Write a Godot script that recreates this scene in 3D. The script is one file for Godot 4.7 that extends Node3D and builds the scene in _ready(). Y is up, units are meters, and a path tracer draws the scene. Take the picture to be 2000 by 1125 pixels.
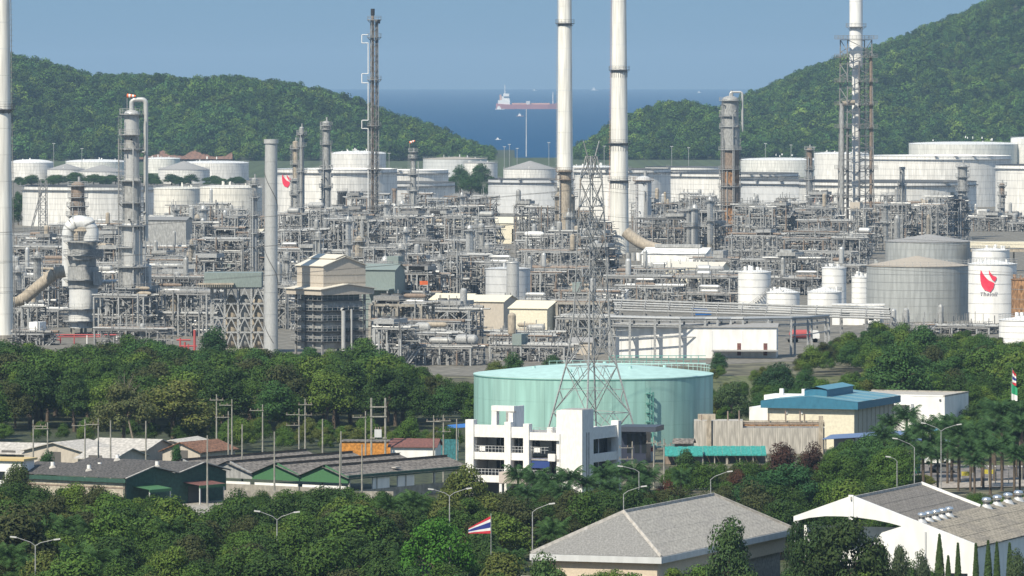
extends Node3D
# A coastal refinery seen through a long lens from about sixty metres up.
# Photo pixels (2000 x 1125) give directions; distances come from the flat ground each thing stands on.
const FOCAL := 12500.0      # focal length in photo pixels
const EYE := 60.0           # camera height, metres
const LEVEL := 150.0        # photo row of the eye level
const BY := Vector3(0, 1, 0)

var rng := RandomNumberGenerator.new()
var mats := {}
var used := {}
var UB: BoxMesh             # unit box
var UC: ArrayMesh           # unit tube, radius 1, height 1, base at 0
var UCS: ArrayMesh          # the same with fewer sides
var UDOME: ArrayMesh        # unit dome, radius 1, height 1
var UCAP: ArrayMesh         # horizontal drum with dished ends, length 1 along x
var UCONE: ArrayMesh
var URING: ArrayMesh

func dist(py: float) -> float: return FOCAL * EYE / (py - LEVEL)
func G(px: float, py: float) -> Vector3:
	var d := dist(py)
	return Vector3((px - 1000.0) * d / FOCAL, 0, -d)
func at(px: float, py: float, d: float) -> Vector3:
	return Vector3((px - 1000.0) * d / FOCAL, EYE - (py - LEVEL) * d / FOCAL, -d)
func hy(py: float, d: float) -> float: return EYE - (py - LEVEL) * d / FOCAL
func pxof(p: Vector3) -> Vector2: return Vector2(1000.0 + p.x * FOCAL / -p.z, LEVEL + (EYE - p.y) * FOCAL / -p.z)

# ---------------------------------------------------------------- mesh building
class MB:
	var v := PackedVector3Array()
	var n := PackedVector3Array()
	var c := PackedColorArray()
	var i := PackedInt32Array()
	var col := Color(1, 1, 1)
	var colored := false
	func quad(a: Vector3, b: Vector3, cc: Vector3, d: Vector3) -> void:
		# corners counter-clockwise seen from outside
		var nn := (b - a).cross(d - a)
		if nn.length_squared() < 1e-14: nn = (cc - b).cross(d - b)
		nn = nn.normalized()
		var k := v.size()
		v.append(a); v.append(b); v.append(cc); v.append(d)
		for _j in 4: n.append(nn)
		if colored:
			for _j in 4: c.append(col)
		i.append_array(PackedInt32Array([k, k + 2, k + 1, k, k + 3, k + 2]))
	func tri(a: Vector3, b: Vector3, cc: Vector3) -> void:
		var nn := (b - a).cross(cc - a).normalized()
		var k := v.size()
		v.append(a); v.append(b); v.append(cc)
		for _j in 3: n.append(nn)
		if colored:
			for _j in 3: c.append(col)
		i.append_array(PackedInt32Array([k, k + 2, k + 1]))
	func box(o: Vector3, s: Vector3, b := Basis()) -> void:
		var x := b.x * s.x * 0.5
		var y := b.y * s.y * 0.5
		var z := b.z * s.z * 0.5
		quad(o - x - y + z, o + x - y + z, o + x + y + z, o - x + y + z)
		quad(o + x - y - z, o - x - y - z, o - x + y - z, o + x + y - z)
		quad(o + x - y + z, o + x - y - z, o + x + y - z, o + x + y + z)
		quad(o - x - y - z, o - x - y + z, o - x + y + z, o - x + y - z)
		quad(o - x + y + z, o + x + y + z, o + x + y - z, o - x + y - z)
		quad(o - x - y - z, o + x - y - z, o + x - y + z, o - x - y + z)
	func bar(a: Vector3, b: Vector3, w: float, h := -1.0) -> void:
		if h < 0: h = w
		var d := b - a
		var l := d.length()
		if l < 1e-4: return
		var y := d / l
		var up := Vector3(0, 0, 1) if absf(y.z) < 0.8 else Vector3(1, 0, 0)
		var x := up.cross(y).normalized()
		box((a + b) * 0.5, Vector3(w, l, h), Basis(x, y, x.cross(y)))
	func tube(a: Vector3, b: Vector3, r0: float, r1 := -1.0, seg := 6, caps := true) -> void:
		if r1 < 0: r1 = r0
		var d := b - a
		var l := d.length()
		if l < 1e-5: return
		var y := d / l
		var up := Vector3(0, 0, 1) if absf(y.z) < 0.8 else Vector3(1, 0, 0)
		var x := up.cross(y).normalized()
		var z := x.cross(y)
		var k := v.size()
		for j in seg:
			var t := TAU * j / seg
			var dir := x * cos(t) + z * sin(t)
			v.append(a + dir * r0); n.append(dir); v.append(b + dir * r1); n.append(dir)
			if colored: c.append(col); c.append(col)
		for j in seg:
			var p := k + j * 2
			var q := k + ((j + 1) % seg) * 2
			i.append_array(PackedInt32Array([p, q, p + 1, q, q + 1, p + 1]))
		if caps:
			for e in 2:
				var o := a if e == 0 else b
				var r := r0 if e == 0 else r1
				var nn := -y if e == 0 else y
				var k2 := v.size()
				for j in seg:
					var t2 := TAU * j / seg
					v.append(o + (x * cos(t2) + z * sin(t2)) * r); n.append(nn)
					if colored: c.append(col)
				for j in range(1, seg - 1):
					if e == 0: i.append_array(PackedInt32Array([k2, k2 + j, k2 + j + 1]))
					else: i.append_array(PackedInt32Array([k2, k2 + j + 1, k2 + j]))
	func path(pts: Array, r: float, seg := 8) -> void:
		for j in pts.size() - 1: tube(pts[j], pts[j + 1], r, r, seg, true)
	func sweep(pts: Array, rad: Array, seg := 16) -> void:
		# smooth pipe through the points, one radius at each
		var k := v.size()
		var m := pts.size()
		for j in m:
			var t: Vector3 = (pts[mini(j + 1, m - 1)] - pts[maxi(j - 1, 0)]).normalized()
			var up := Vector3(0, 0, 1) if absf(t.z) < 0.8 else Vector3(1, 0, 0)
			var x := up.cross(t).normalized()
			var z := x.cross(t)
			for q in seg + 1:
				var a := TAU * q / seg
				var dir := x * cos(a) + z * sin(a)
				v.append(pts[j] + dir * rad[j]); n.append(dir)
				if colored: c.append(col)
		for j in m - 1:
			for q in seg:
				var p := k + j * (seg + 1) + q
				var w := p + seg + 1
				i.append_array(PackedInt32Array([p, p + 1, w, p + 1, w + 1, w]))
	func lathe(prof: Array, seg := 32, o := Vector3.ZERO) -> void:
		# profile of Vector2(radius, height) from the bottom up, smooth round the axis, flat along the profile
		for s in prof.size() - 1:
			var p: Vector2 = prof[s]
			var q: Vector2 = prof[s + 1]
			var t := (q - p).normalized()
			var nr := t.y
			var nh := -t.x
			var k := v.size()
			for j in seg + 1:
				var a := TAU * j / seg
				var dir := Vector3(cos(a), 0, sin(a))
				var nn := (dir * nr + Vector3(0, nh, 0)).normalized()
				v.append(o + dir * p.x + Vector3(0, p.y, 0)); n.append(nn)
				v.append(o + dir * q.x + Vector3(0, q.y, 0)); n.append(nn)
				if colored: c.append(col); c.append(col)
			for j in seg:
				var m := k + j * 2
				i.append_array(PackedInt32Array([m, m + 2, m + 1, m + 2, m + 3, m + 1]))
	func lathe_smooth(prof: Array, seg := 24, o := Vector3.ZERO) -> void:
		var k := v.size()
		var np := prof.size()
		for s in np:
			var p: Vector2 = prof[s]
			var t: Vector2 = (prof[mini(s + 1, np - 1)] - prof[maxi(s - 1, 0)]).normalized()
			for j in seg + 1:
				var a := TAU * j / seg
				var dir := Vector3(cos(a), 0, sin(a))
				v.append(o + dir * p.x + Vector3(0, p.y, 0)); n.append((dir * t.y + Vector3(0, -t.x, 0)).normalized())
				if colored: c.append(col)
		for s in np - 1:
			for j in seg:
				var m := k + s * (seg + 1) + j
				var q := m + seg + 1
				i.append_array(PackedInt32Array([m, m + 1, q, m + 1, q + 1, q]))
	func prism(poly: PackedVector2Array, z0: float, z1: float) -> void:
		# outline in x, y (counter-clockwise seen from +z), pushed from z0 to z1
		var t := Geometry2D.triangulate_polygon(poly)
		for k in range(0, t.size(), 3):
			var a := poly[t[k]]; var b := poly[t[k + 1]]; var d := poly[t[k + 2]]
			if (b - a).cross(d - a) < 0:
				var e := b; b = d; d = e
			tri(Vector3(a.x, a.y, z1), Vector3(b.x, b.y, z1), Vector3(d.x, d.y, z1))
			tri(Vector3(a.x, a.y, z0), Vector3(d.x, d.y, z0), Vector3(b.x, b.y, z0))
		for k in poly.size():
			var a := poly[k]; var b := poly[(k + 1) % poly.size()]
			quad(Vector3(a.x, a.y, z0), Vector3(b.x, b.y, z0), Vector3(b.x, b.y, z1), Vector3(a.x, a.y, z1))
	func rails(pts: Array, h := 1.1, w := 0.05, closed := false, step := 1.8) -> void:
		var m := pts.size()
		for k in (m if closed else m - 1):
			var a: Vector3 = pts[k]
			var b: Vector3 = pts[(k + 1) % m]
			bar(a + BYV * h, b + BYV * h, w); bar(a + BYV * h * 0.55, b + BYV * h * 0.55, w)
			var cnt := maxi(1, int(a.distance_to(b) / step))
			for q in cnt: 
				var p := a.lerp(b, float(q) / cnt)
				bar(p, p + BYV * h, w)
	const BYV := Vector3(0, 1, 0)
	func commit() -> ArrayMesh:
		var m := ArrayMesh.new()
		if v.is_empty(): return m
		var arr := []
		arr.resize(Mesh.ARRAY_MAX)
		arr[Mesh.ARRAY_VERTEX] = v
		arr[Mesh.ARRAY_NORMAL] = n
		if colored: arr[Mesh.ARRAY_COLOR] = c
		arr[Mesh.ARRAY_INDEX] = i
		m.add_surface_from_arrays(Mesh.PRIMITIVE_TRIANGLES, arr)
		return m

func unit_meshes() -> void:
	UB = BoxMesh.new(); UB.size = Vector3.ONE
	var b := MB.new(); b.tube(Vector3.ZERO, BY, 1, 1, 28); UC = b.commit()
	b = MB.new(); b.tube(Vector3.ZERO, BY, 1, 1, 10); UCS = b.commit()
	var pr := []
	for k in 9: pr.append(Vector2(cos(k * PI / 16.0), sin(k * PI / 16.0)))
	pr[8] = Vector2(0.001, 1)
	b = MB.new(); b.lathe_smooth(pr, 24); UDOME = b.commit()
	b = MB.new(); b.lathe([Vector2(1, 0), Vector2(0.001, 1)], 40); UCONE = b.commit()
	var p2 := [Vector2(0.001, 0), Vector2(0.55, 0.03), Vector2(0.9, 0.09), Vector2(1, 0.16), Vector2(1, 0.84), Vector2(0.9, 0.91), Vector2(0.55, 0.97), Vector2(0.001, 1)]
	b = MB.new(); b.lathe_smooth(p2, 18); UCAP = b.commit()
	b = MB.new(); b.lathe([Vector2(0.93, 0), Vector2(1, 0), Vector2(1, 1), Vector2(0.93, 1), Vector2(0.93, 0)], 40); URING = b.commit()

# ---------------------------------------------------------------- nodes
func numbered(called: String) -> String:
	var k: int = used.get(called, 0)
	used[called] = k + 1
	return called if k == 0 else "%s_%03d" % [called, k]
func thing(called: String, label: String, category: String, pos := Vector3.ZERO, turn := 0.0, group := "") -> Node3D:
	var o := Node3D.new()
	o.name = numbered(called)
	o.position = pos
	o.rotation_degrees.y = turn
	add_child(o)
	o.set_meta("label", label); o.set_meta("category", category)
	if group != "": o.set_meta("group", group)
	return o
func part(par: Node, called: String, mesh: Mesh, m: Material, xf := Transform3D()) -> MeshInstance3D:
	var o := MeshInstance3D.new()
	o.name = called
	o.mesh = mesh
	o.material_override = m
	o.transform = xf
	par.add_child(o, true)
	return o
func structure(called: String, mesh: Mesh, m: Material, pos := Vector3.ZERO) -> MeshInstance3D:
	var o := part(self, called, mesh, m, Transform3D(Basis(), pos))
	o.set_meta("kind", "structure")
	return o
func pbox(par: Node, called: String, o: Vector3, s: Vector3, m: Material, turn := 0.0) -> MeshInstance3D:
	return part(par, called, UB, m, Transform3D(Basis(BY, turn) * Basis.from_scale(s), o))
func pbar(par: Node, called: String, a: Vector3, b: Vector3, w: float, m: Material, h := -1.0) -> MeshInstance3D:
	var d := b - a
	var l := d.length()
	var y := d / l
	var up := Vector3(0, 0, 1) if absf(y.z) < 0.8 else Vector3(1, 0, 0)
	var x := up.cross(y).normalized()
	var z := x.cross(y)
	return part(par, called, UB, m, Transform3D(Basis(x * w, y * l, z * (w if h < 0 else h)), (a + b) * 0.5))
func ptube(par: Node, called: String, a: Vector3, b: Vector3, r: float, m: Material, fine := false) -> MeshInstance3D:
	var d := b - a
	var l := d.length()
	var y := d / l
	var up := Vector3(0, 0, 1) if absf(y.z) < 0.8 else Vector3(1, 0, 0)
	var x := up.cross(y).normalized()
	var z := x.cross(y)
	return part(par, called, UC if fine else UCS, m, Transform3D(Basis(x * r, y * l, z * r), a))
func pdrum(par: Node, called: String, a: Vector3, b: Vector3, r: float, m: Material) -> MeshInstance3D:
	var o := ptube(par, called, a, b, r, m)
	o.mesh = UCAP
	return o
func joined(par: Node, called: String, b: MB, m: Material, stuff := false) -> MeshInstance3D:
	if b.v.is_empty(): return null
	var o := part(par, called, b.commit(), m)
	if stuff: o.set_meta("kind", "stuff")
	return o

# ---------------------------------------------------------------- materials
var tex := {}
func noise_tex(key: String, freq: float, lo: float, hi: float, octaves := 4, seedv := 1) -> Texture2D:
	if tex.has(key): return tex[key]
	var fn := FastNoiseLite.new()
	fn.noise_type = FastNoiseLite.TYPE_SIMPLEX_SMOOTH
	fn.seed = seedv
	fn.frequency = freq
	fn.fractal_octaves = octaves
	var im := fn.get_seamless_image(256, 256)
	im.convert(Image.FORMAT_RGB8)
	for y in 256:
		for x in 256:
			var g := im.get_pixel(x, y).r
			var k := lerpf(lo, hi, smoothstep(0.15, 0.85, g))
			im.set_pixel(x, y, Color(k, k, k))
	im.generate_mipmaps()
	tex[key] = ImageTexture.create_from_image(im)
	return tex[key]
# colours are given as real-world base colours (linear)
func mat(r: float, g: float, b: float, rough := 0.8, metal := 0.0, grain := "", sc := Vector3(0.2, 0.2, 0.2)) -> StandardMaterial3D:
	var key := "%.3f %.3f %.3f %.2f %.2f %s %s" % [r, g, b, rough, metal, grain, str(sc)]
	if mats.has(key): return mats[key]
	var m := StandardMaterial3D.new()
	m.albedo_color = Color(r, g, b).linear_to_srgb()
	m.roughness = rough
	m.metallic = metal
	if grain != "":
		match grain:
			"dirt": m.albedo_texture = noise_tex("dirt", 0.02, 0.78, 1.0, 5, 3)
			"streak": m.albedo_texture = noise_tex("streak", 0.03, 0.86, 1.0, 4, 5)
			"soft": m.albedo_texture = noise_tex("soft", 0.03, 0.93, 1.0, 5, 7)
			"heavy": m.albedo_texture = noise_tex("heavy", 0.025, 0.55, 1.0, 5, 9)
		m.uv1_triplanar = true
		m.uv1_world_triplanar = true
		m.uv1_scale = sc
	mats[key] = m
	return m
# ---------------------------------------------------------------- tanks
var M := {}
func make_mats() -> void:
	M.white = mat(0.80, 0.79, 0.76, 0.55, 0, "streak", Vector3(0.12, 0.012, 0.12))
	M.white2 = mat(0.84, 0.84, 0.83, 0.5, 0, "soft", Vector3(0.08, 0.02, 0.08))
	M.whiteold = mat(0.76, 0.74, 0.68, 0.7, 0, "streak", Vector3(0.25, 0.02, 0.25))
	M.greywhite = mat(0.60, 0.615, 0.63, 0.6, 0, "soft", Vector3(0.1, 0.02, 0.1))
	M.tankgrey = mat(0.42, 0.44, 0.44, 0.5, 0.1, "streak", Vector3(0.14, 0.01, 0.14))
	M.tanroof = mat(0.42, 0.37, 0.31, 0.85, 0, "soft", Vector3(0.15, 0.15, 0.15))
	M.greyroof = mat(0.32, 0.315, 0.31, 0.85, 0, "soft", Vector3(0.1, 0.1, 0.1))
	M.darkrim = mat(0.10, 0.11, 0.125, 0.8)
	M.teal = mat(0.335, 0.575, 0.525, 0.5, 0, "streak", Vector3(0.1, 0.006, 0.1))
	M.tealroof = mat(0.43, 0.64, 0.61, 0.6, 0, "soft", Vector3(0.05, 0.05, 0.05))
	M.tealdark = mat(0.10, 0.28, 0.25, 0.6)
	M.galv = mat(0.43, 0.44, 0.445, 0.6, 0.05, "dirt", Vector3(0.5, 0.5, 0.5))
	M.steel = mat(0.30, 0.302, 0.302, 0.7, 0.0, "dirt", Vector3(0.4, 0.4, 0.4))
	M.dark = mat(0.15, 0.152, 0.158, 0.8, 0.0, "dirt", Vector3(0.4, 0.4, 0.4))
	M.silver = mat(0.56, 0.565, 0.56, 0.4, 0.3, "soft", Vector3(0.3, 0.1, 0.3))
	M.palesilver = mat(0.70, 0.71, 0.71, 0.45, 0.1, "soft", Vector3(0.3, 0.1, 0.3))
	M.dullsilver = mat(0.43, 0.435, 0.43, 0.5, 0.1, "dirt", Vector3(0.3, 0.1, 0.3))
	M.tan = mat(0.46, 0.40, 0.32, 0.85, 0, "dirt", Vector3(0.3, 0.1, 0.3))
	M.conc = mat(0.40, 0.375, 0.33, 0.9, 0, "dirt", Vector3(0.25, 0.1, 0.25))
	M.stained = mat(0.52, 0.49, 0.445, 0.92, 0, "dirt", Vector3(0.5, 0.05, 0.5))
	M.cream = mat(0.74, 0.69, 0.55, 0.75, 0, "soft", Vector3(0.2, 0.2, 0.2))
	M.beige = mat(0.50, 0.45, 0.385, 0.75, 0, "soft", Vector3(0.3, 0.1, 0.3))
	M.beigeroof = mat(0.66, 0.62, 0.54, 0.7, 0, "soft", Vector3(0.3, 0.3, 0.3))
	M.rust = mat(0.45, 0.25, 0.125, 0.9, 0, "heavy", Vector3(0.2, 0.08, 0.2))
	M.brown = mat(0.30, 0.235, 0.19, 0.9, 0, "dirt", Vector3(0.3, 0.1, 0.3))
	M.red = mat(0.40, 0.075, 0.075, 0.7)
	M.orange = mat(0.75, 0.16, 0.05, 0.7)
	M.pink = mat(0.62, 0.40, 0.33, 0.8, 0, "dirt", Vector3(0.3, 0.3, 0.3))
	M.greenclad = mat(0.22, 0.27, 0.26, 0.75, 0, "soft", Vector3(0.3, 0.1, 0.3))
	M.blueclad = mat(0.035, 0.17, 0.27, 0.5, 0, "soft", Vector3(0.2, 0.1, 0.2))
	M.blueroof = mat(0.10, 0.27, 0.36, 0.5, 0, "soft", Vector3(0.2, 0.2, 0.2))
	M.blue = mat(0.03, 0.14, 0.42, 0.5)
	M.greenwall = mat(0.055, 0.165, 0.07, 0.8, 0, "soft", Vector3(0.3, 0.3, 0.3))
	M.greendark = mat(0.035, 0.10, 0.075, 0.8, 0, "dirt", Vector3(0.3, 0.3, 0.3))
	M.roofdark = mat(0.13, 0.122, 0.118, 0.95, 0, "heavy", Vector3(0.3, 0.3, 0.3))
	M.roofbrown = mat(0.26, 0.235, 0.215, 0.95, 0, "heavy", Vector3(0.22, 0.22, 0.22))
	M.rooflight = mat(0.56, 0.53, 0.49, 0.9, 0, "dirt", Vector3(0.2, 0.2, 0.2))
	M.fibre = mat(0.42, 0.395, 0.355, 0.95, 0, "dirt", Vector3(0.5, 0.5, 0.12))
	M.fibre2 = mat(0.285, 0.26, 0.235, 0.95, 0, "heavy", Vector3(0.45, 0.45, 0.45))
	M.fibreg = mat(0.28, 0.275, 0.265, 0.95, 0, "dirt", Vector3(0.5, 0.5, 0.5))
	M.fibre_b = mat(0.405, 0.38, 0.345, 0.95, 0, "dirt", Vector3(0.5, 0.5, 0.12))
	M.fibre3 = mat(0.47, 0.415, 0.33, 0.95, 0, "heavy", Vector3(0.35, 0.35, 0.35))
	M.fibre4 = mat(0.40, 0.355, 0.29, 0.95, 0, "heavy", Vector3(0.35, 0.35, 0.35))
	M.glassdark = mat(0.015, 0.02, 0.025, 0.15)
	M.black = mat(0.02, 0.021, 0.024, 0.8)
	M.orangewall = mat(0.62, 0.27, 0.05, 0.85, 0, "dirt", Vector3(0.3, 0.3, 0.3))
	M.redroof = mat(0.20, 0.085, 0.072, 0.85, 0, "dirt", Vector3(0.3, 0.3, 0.3))
	M.turq = mat(0.045, 0.34, 0.30, 0.7, 0, "dirt", Vector3(0.3, 0.3, 0.3))
	M.pole = mat(0.36, 0.35, 0.31, 0.9, 0, "dirt", Vector3(0.5, 0.2, 0.5))
	M.lamphead = mat(0.55, 0.55, 0.54, 0.5)
	M.chimney = mat(0.84, 0.83, 0.78, 0.7, 0, "streak", Vector3(0.18, 0.008, 0.18))
	M.bark = mat(0.13, 0.10, 0.075, 0.95, 0, "dirt", Vector3(0.8, 0.3, 0.8))
	M.palebark = mat(0.30, 0.26, 0.21, 0.95, 0, "dirt", Vector3(0.8, 0.3, 0.8))

func circle(r: float, y: float, cnt := 20, a0 := 0.0, a1 := TAU, o := Vector3.ZERO) -> Array:
	var out := []
	for k in cnt + (0 if a1 - a0 >= TAU - 0.01 else 1):
		var t := a0 + (a1 - a0) * k / cnt
		out.append(o + Vector3(cos(t) * r, y, sin(t) * r))
	return out

# storage tank between photo columns x0..x1, shell top at row yr, standing on the ground at row yb
func tank(x0: float, x1: float, yr: float, yb: float, roof: String, shell: Material, roofm: Material, label: String, opt := {}) -> Node3D:
	var d := dist(yb)
	var r := (x1 - x0) * 0.5 * d / FOCAL
	var h := hy(yr, d)
	var p := G((x0 + x1) * 0.5, yb)
	var t := thing("storage_tank", label, "tank", p, 0.0, opt.get("group", "refinery storage tanks"))
	var courses: int = opt.get("courses", 5)
	for k in courses:
		part(t, "shell_course", UT, shell, Transform3D(Basis.from_scale(Vector3(r - 0.012 * k, h / courses - 0.03, r - 0.012 * k)), Vector3(0, h * k / courses, 0)))
	var sm := MB.new()
	for k in range(1, courses):
		sm.lathe([Vector2(r + 0.02, h * k / courses - 0.05), Vector2(r + 0.02, h * k / courses + 0.02)], 64)
	joined(t, "seam", sm, opt.get("seam", M.galv))
	var seg := 72
	match roof:
		"cone":
			var ra: float = opt.get("rise", 0.09) * r
			var b := MB.new(); b.lathe([Vector2(r + 0.12, h - 0.12), Vector2(r + 0.12, h + 0.02), Vector2(0.5, h + ra), Vector2(0.001, h + ra + 0.05)], seg)
			joined(t, "roof", b, roofm)
		"dome":
			var b := MB.new()
			var pr := [Vector2(r + 0.1, h - 0.1)]
			var ra: float = opt.get("rise", 0.16) * r
			for k in 9: pr.append(Vector2(maxf(0.001, (r + 0.1) * cos(k * PI / 16.0)), h + 0.02 + ra * sin(k * PI / 16.0)))
			b.lathe_smooth(pr, seg); joined(t, "roof", b, roofm)
		"open":
			var b := MB.new(); b.lathe([Vector2(r - 0.05, h * 0.8), Vector2(0.001, h * 0.83)], seg)
			joined(t, "floating_roof", b, roofm)
			b = MB.new(); b.lathe([Vector2(r + 0.02, h - 1.5), Vector2(r + 0.75, h - 1.45), Vector2(r + 0.75, h - 1.25), Vector2(r + 0.02, h - 1.2)], seg)
			joined(t, "wind_girder", b, opt.get("girder", M.steel))
			b = MB.new(); b.lathe([Vector2(r + 0.01, h), Vector2(r + 0.12, h), Vector2(r + 0.12, h + 0.14), Vector2(r - 0.12, h + 0.14), Vector2(r - 0.12, h - 2.5)], seg)
			joined(t, "rim", b, opt.get("rim", M.darkrim))
			b = MB.new()
			for k in 36:
				var a := TAU * k / 36
				var e := Vector3(cos(a), 0, sin(a))
				b.bar(e * (r + 0.05) + BY * (h - 2.3), e * (r + 0.7) + BY * (h - 1.5), 0.09)
			joined(t, "girder_bracket", b, opt.get("girder", M.steel), true)
	if roof != "open":
		var b := MB.new()
		b.rails(circle(r + 0.05, h, 40), 1.1, 0.06, true, 3.0)
		joined(t, "handrail", b, opt.get("rail", M.galv))
		# vents and hatches on the roof
		for k in opt.get("vents", 5):
			var a := rng.randf() * TAU
			var q := r * rng.randf_range(0.2, 0.85)
			var hh := h + (r - q) * (0.09 if roof == "cone" else 0.16)
			ptube(t, "vent", Vector3(cos(a) * q, hh - 0.3, sin(a) * q), Vector3(cos(a) * q, hh + rng.randf_range(0.6, 1.3), sin(a) * q), rng.randf_range(0.2, 0.45), shell)
	else:
		# gauging platform and mixers on the rim
		for k in opt.get("vents", 3):
			var a := rng.randf_range(0.1, PI - 0.1)
			var e := Vector3(cos(a), 0, sin(a))
			var pb := MB.new()
			pb.box(e * (r + 0.5) + BY * (h + 0.2), Vector3(2.2, 0.12, 1.4), Basis(BY, -a))
			pb.rails([e * (r + 1.1) + BY * (h + 0.25) + e.cross(BY) * 1.1, e * (r + 1.1) + BY * (h + 0.25) - e.cross(BY) * 1.1], 1.1, 0.07)
			joined(t, "gauge_platform", pb, M.galv)
	if opt.get("stair", false):
		var s0: float = opt.get("stair_from", 1.9)
		var sw: float = -h / (r + 0.6) * 1.25
		var b := MB.new()
		var cnt := int(h / 0.45)
		var prev := []
		for k in cnt + 1:
			var a := s0 + sw * k / cnt
			var e := Vector3(cos(a), 0, sin(a))
			var y := h * k / cnt
			b.box(e * (r + 0.5) + BY * y, Vector3(0.9, 0.06, 0.42), Basis(BY, -a))
			prev.append(e * (r + 0.97) + BY * y)
		b.rails(prev, 1.05, 0.06, false, 1.4)
		for k in prev.size() - 1: b.bar(prev[k] - BY * 0.1, prev[k + 1] - BY * 0.1, 0.06, 0.25)
		joined(t, "stair", b, opt.get("stairm", M.galv))
	return t
var UT: ArrayMesh   # unit tank shell

# ---------------------------------------------------------------- stacks and columns
func ring_platform(t: Node3D, r: float, y: float, w: float, m: Material, a0 := 0.0, a1 := TAU) -> void:
	var pl := thing_part(t, "platform")
	var b := MB.new()
	var cnt := 20
	for k in cnt:
		var p := a0 + (a1 - a0) * k / cnt
		var q := a0 + (a1 - a0) * (k + 1) / cnt
		var e := Vector3(cos(p), 0, sin(p)); var f := Vector3(cos(q), 0, sin(q))
		b.quad(e * (r + w) + BY * y, e * (r * 0.98) + BY * y, f * (r * 0.98) + BY * y, f * (r + w) + BY * y)
		b.quad(f * (r + w) + BY * y, f * (r + w) + BY * (y - 0.2), e * (r + w) + BY * (y - 0.2), e * (r + w) + BY * y)
		b.quad(e * (r + w) + BY * (y - 0.2), f * (r + w) + BY * (y - 0.2), f * (r * 0.98) + BY * (y - 0.2), e * (r * 0.98) + BY * (y - 0.2))
		if k % 2 == 0: b.bar(e * r + BY * (y - 1.1), e * (r + w * 0.9) + BY * (y - 0.15), 0.1)
	joined(pl, "deck", b, m)
	b = MB.new()
	b.rails(circle(r + w - 0.03, y, 16, a0, a1), 1.15, 0.07, a1 - a0 > 6.2, 1.2)
	joined(pl, "handrail", b, m)
func thing_part(t: Node3D, called: String) -> Node3D:
	var o := Node3D.new()
	o.name = called
	t.add_child(o, true)
	return o
func ladder(t: Node3D, p: Vector3, y0: float, y1: float, out: Vector3, m: Material) -> void:
	var b := MB.new()
	var s := out.cross(BY).normalized() * 0.28
	b.bar(p + s + BY * y0, p + s + BY * y1, 0.07); b.bar(p - s + BY * y0, p - s + BY * y1, 0.07)
	var y := y0
	while y < y1:
		b.bar(p - s + BY * y, p + s + BY * y, 0.05)
		if y > y0 + 2.4:
			var o := p + out * 0.75
			b.bar(p + s * 1.3 + BY * y, o + s * 0.8 + BY * y, 0.05); b.bar(o + s * 0.8 + BY * y, o - s * 0.8 + BY * y, 0.05); b.bar(o - s * 0.8 + BY * y, p - s * 1.3 + BY * y, 0.05)
		y += 0.9
	b.bar(p + out * 0.75 + BY * (y0 + 2.4), p + out * 0.75 + BY * y1, 0.05)
	joined(t, "ladder", b, m)

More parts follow.
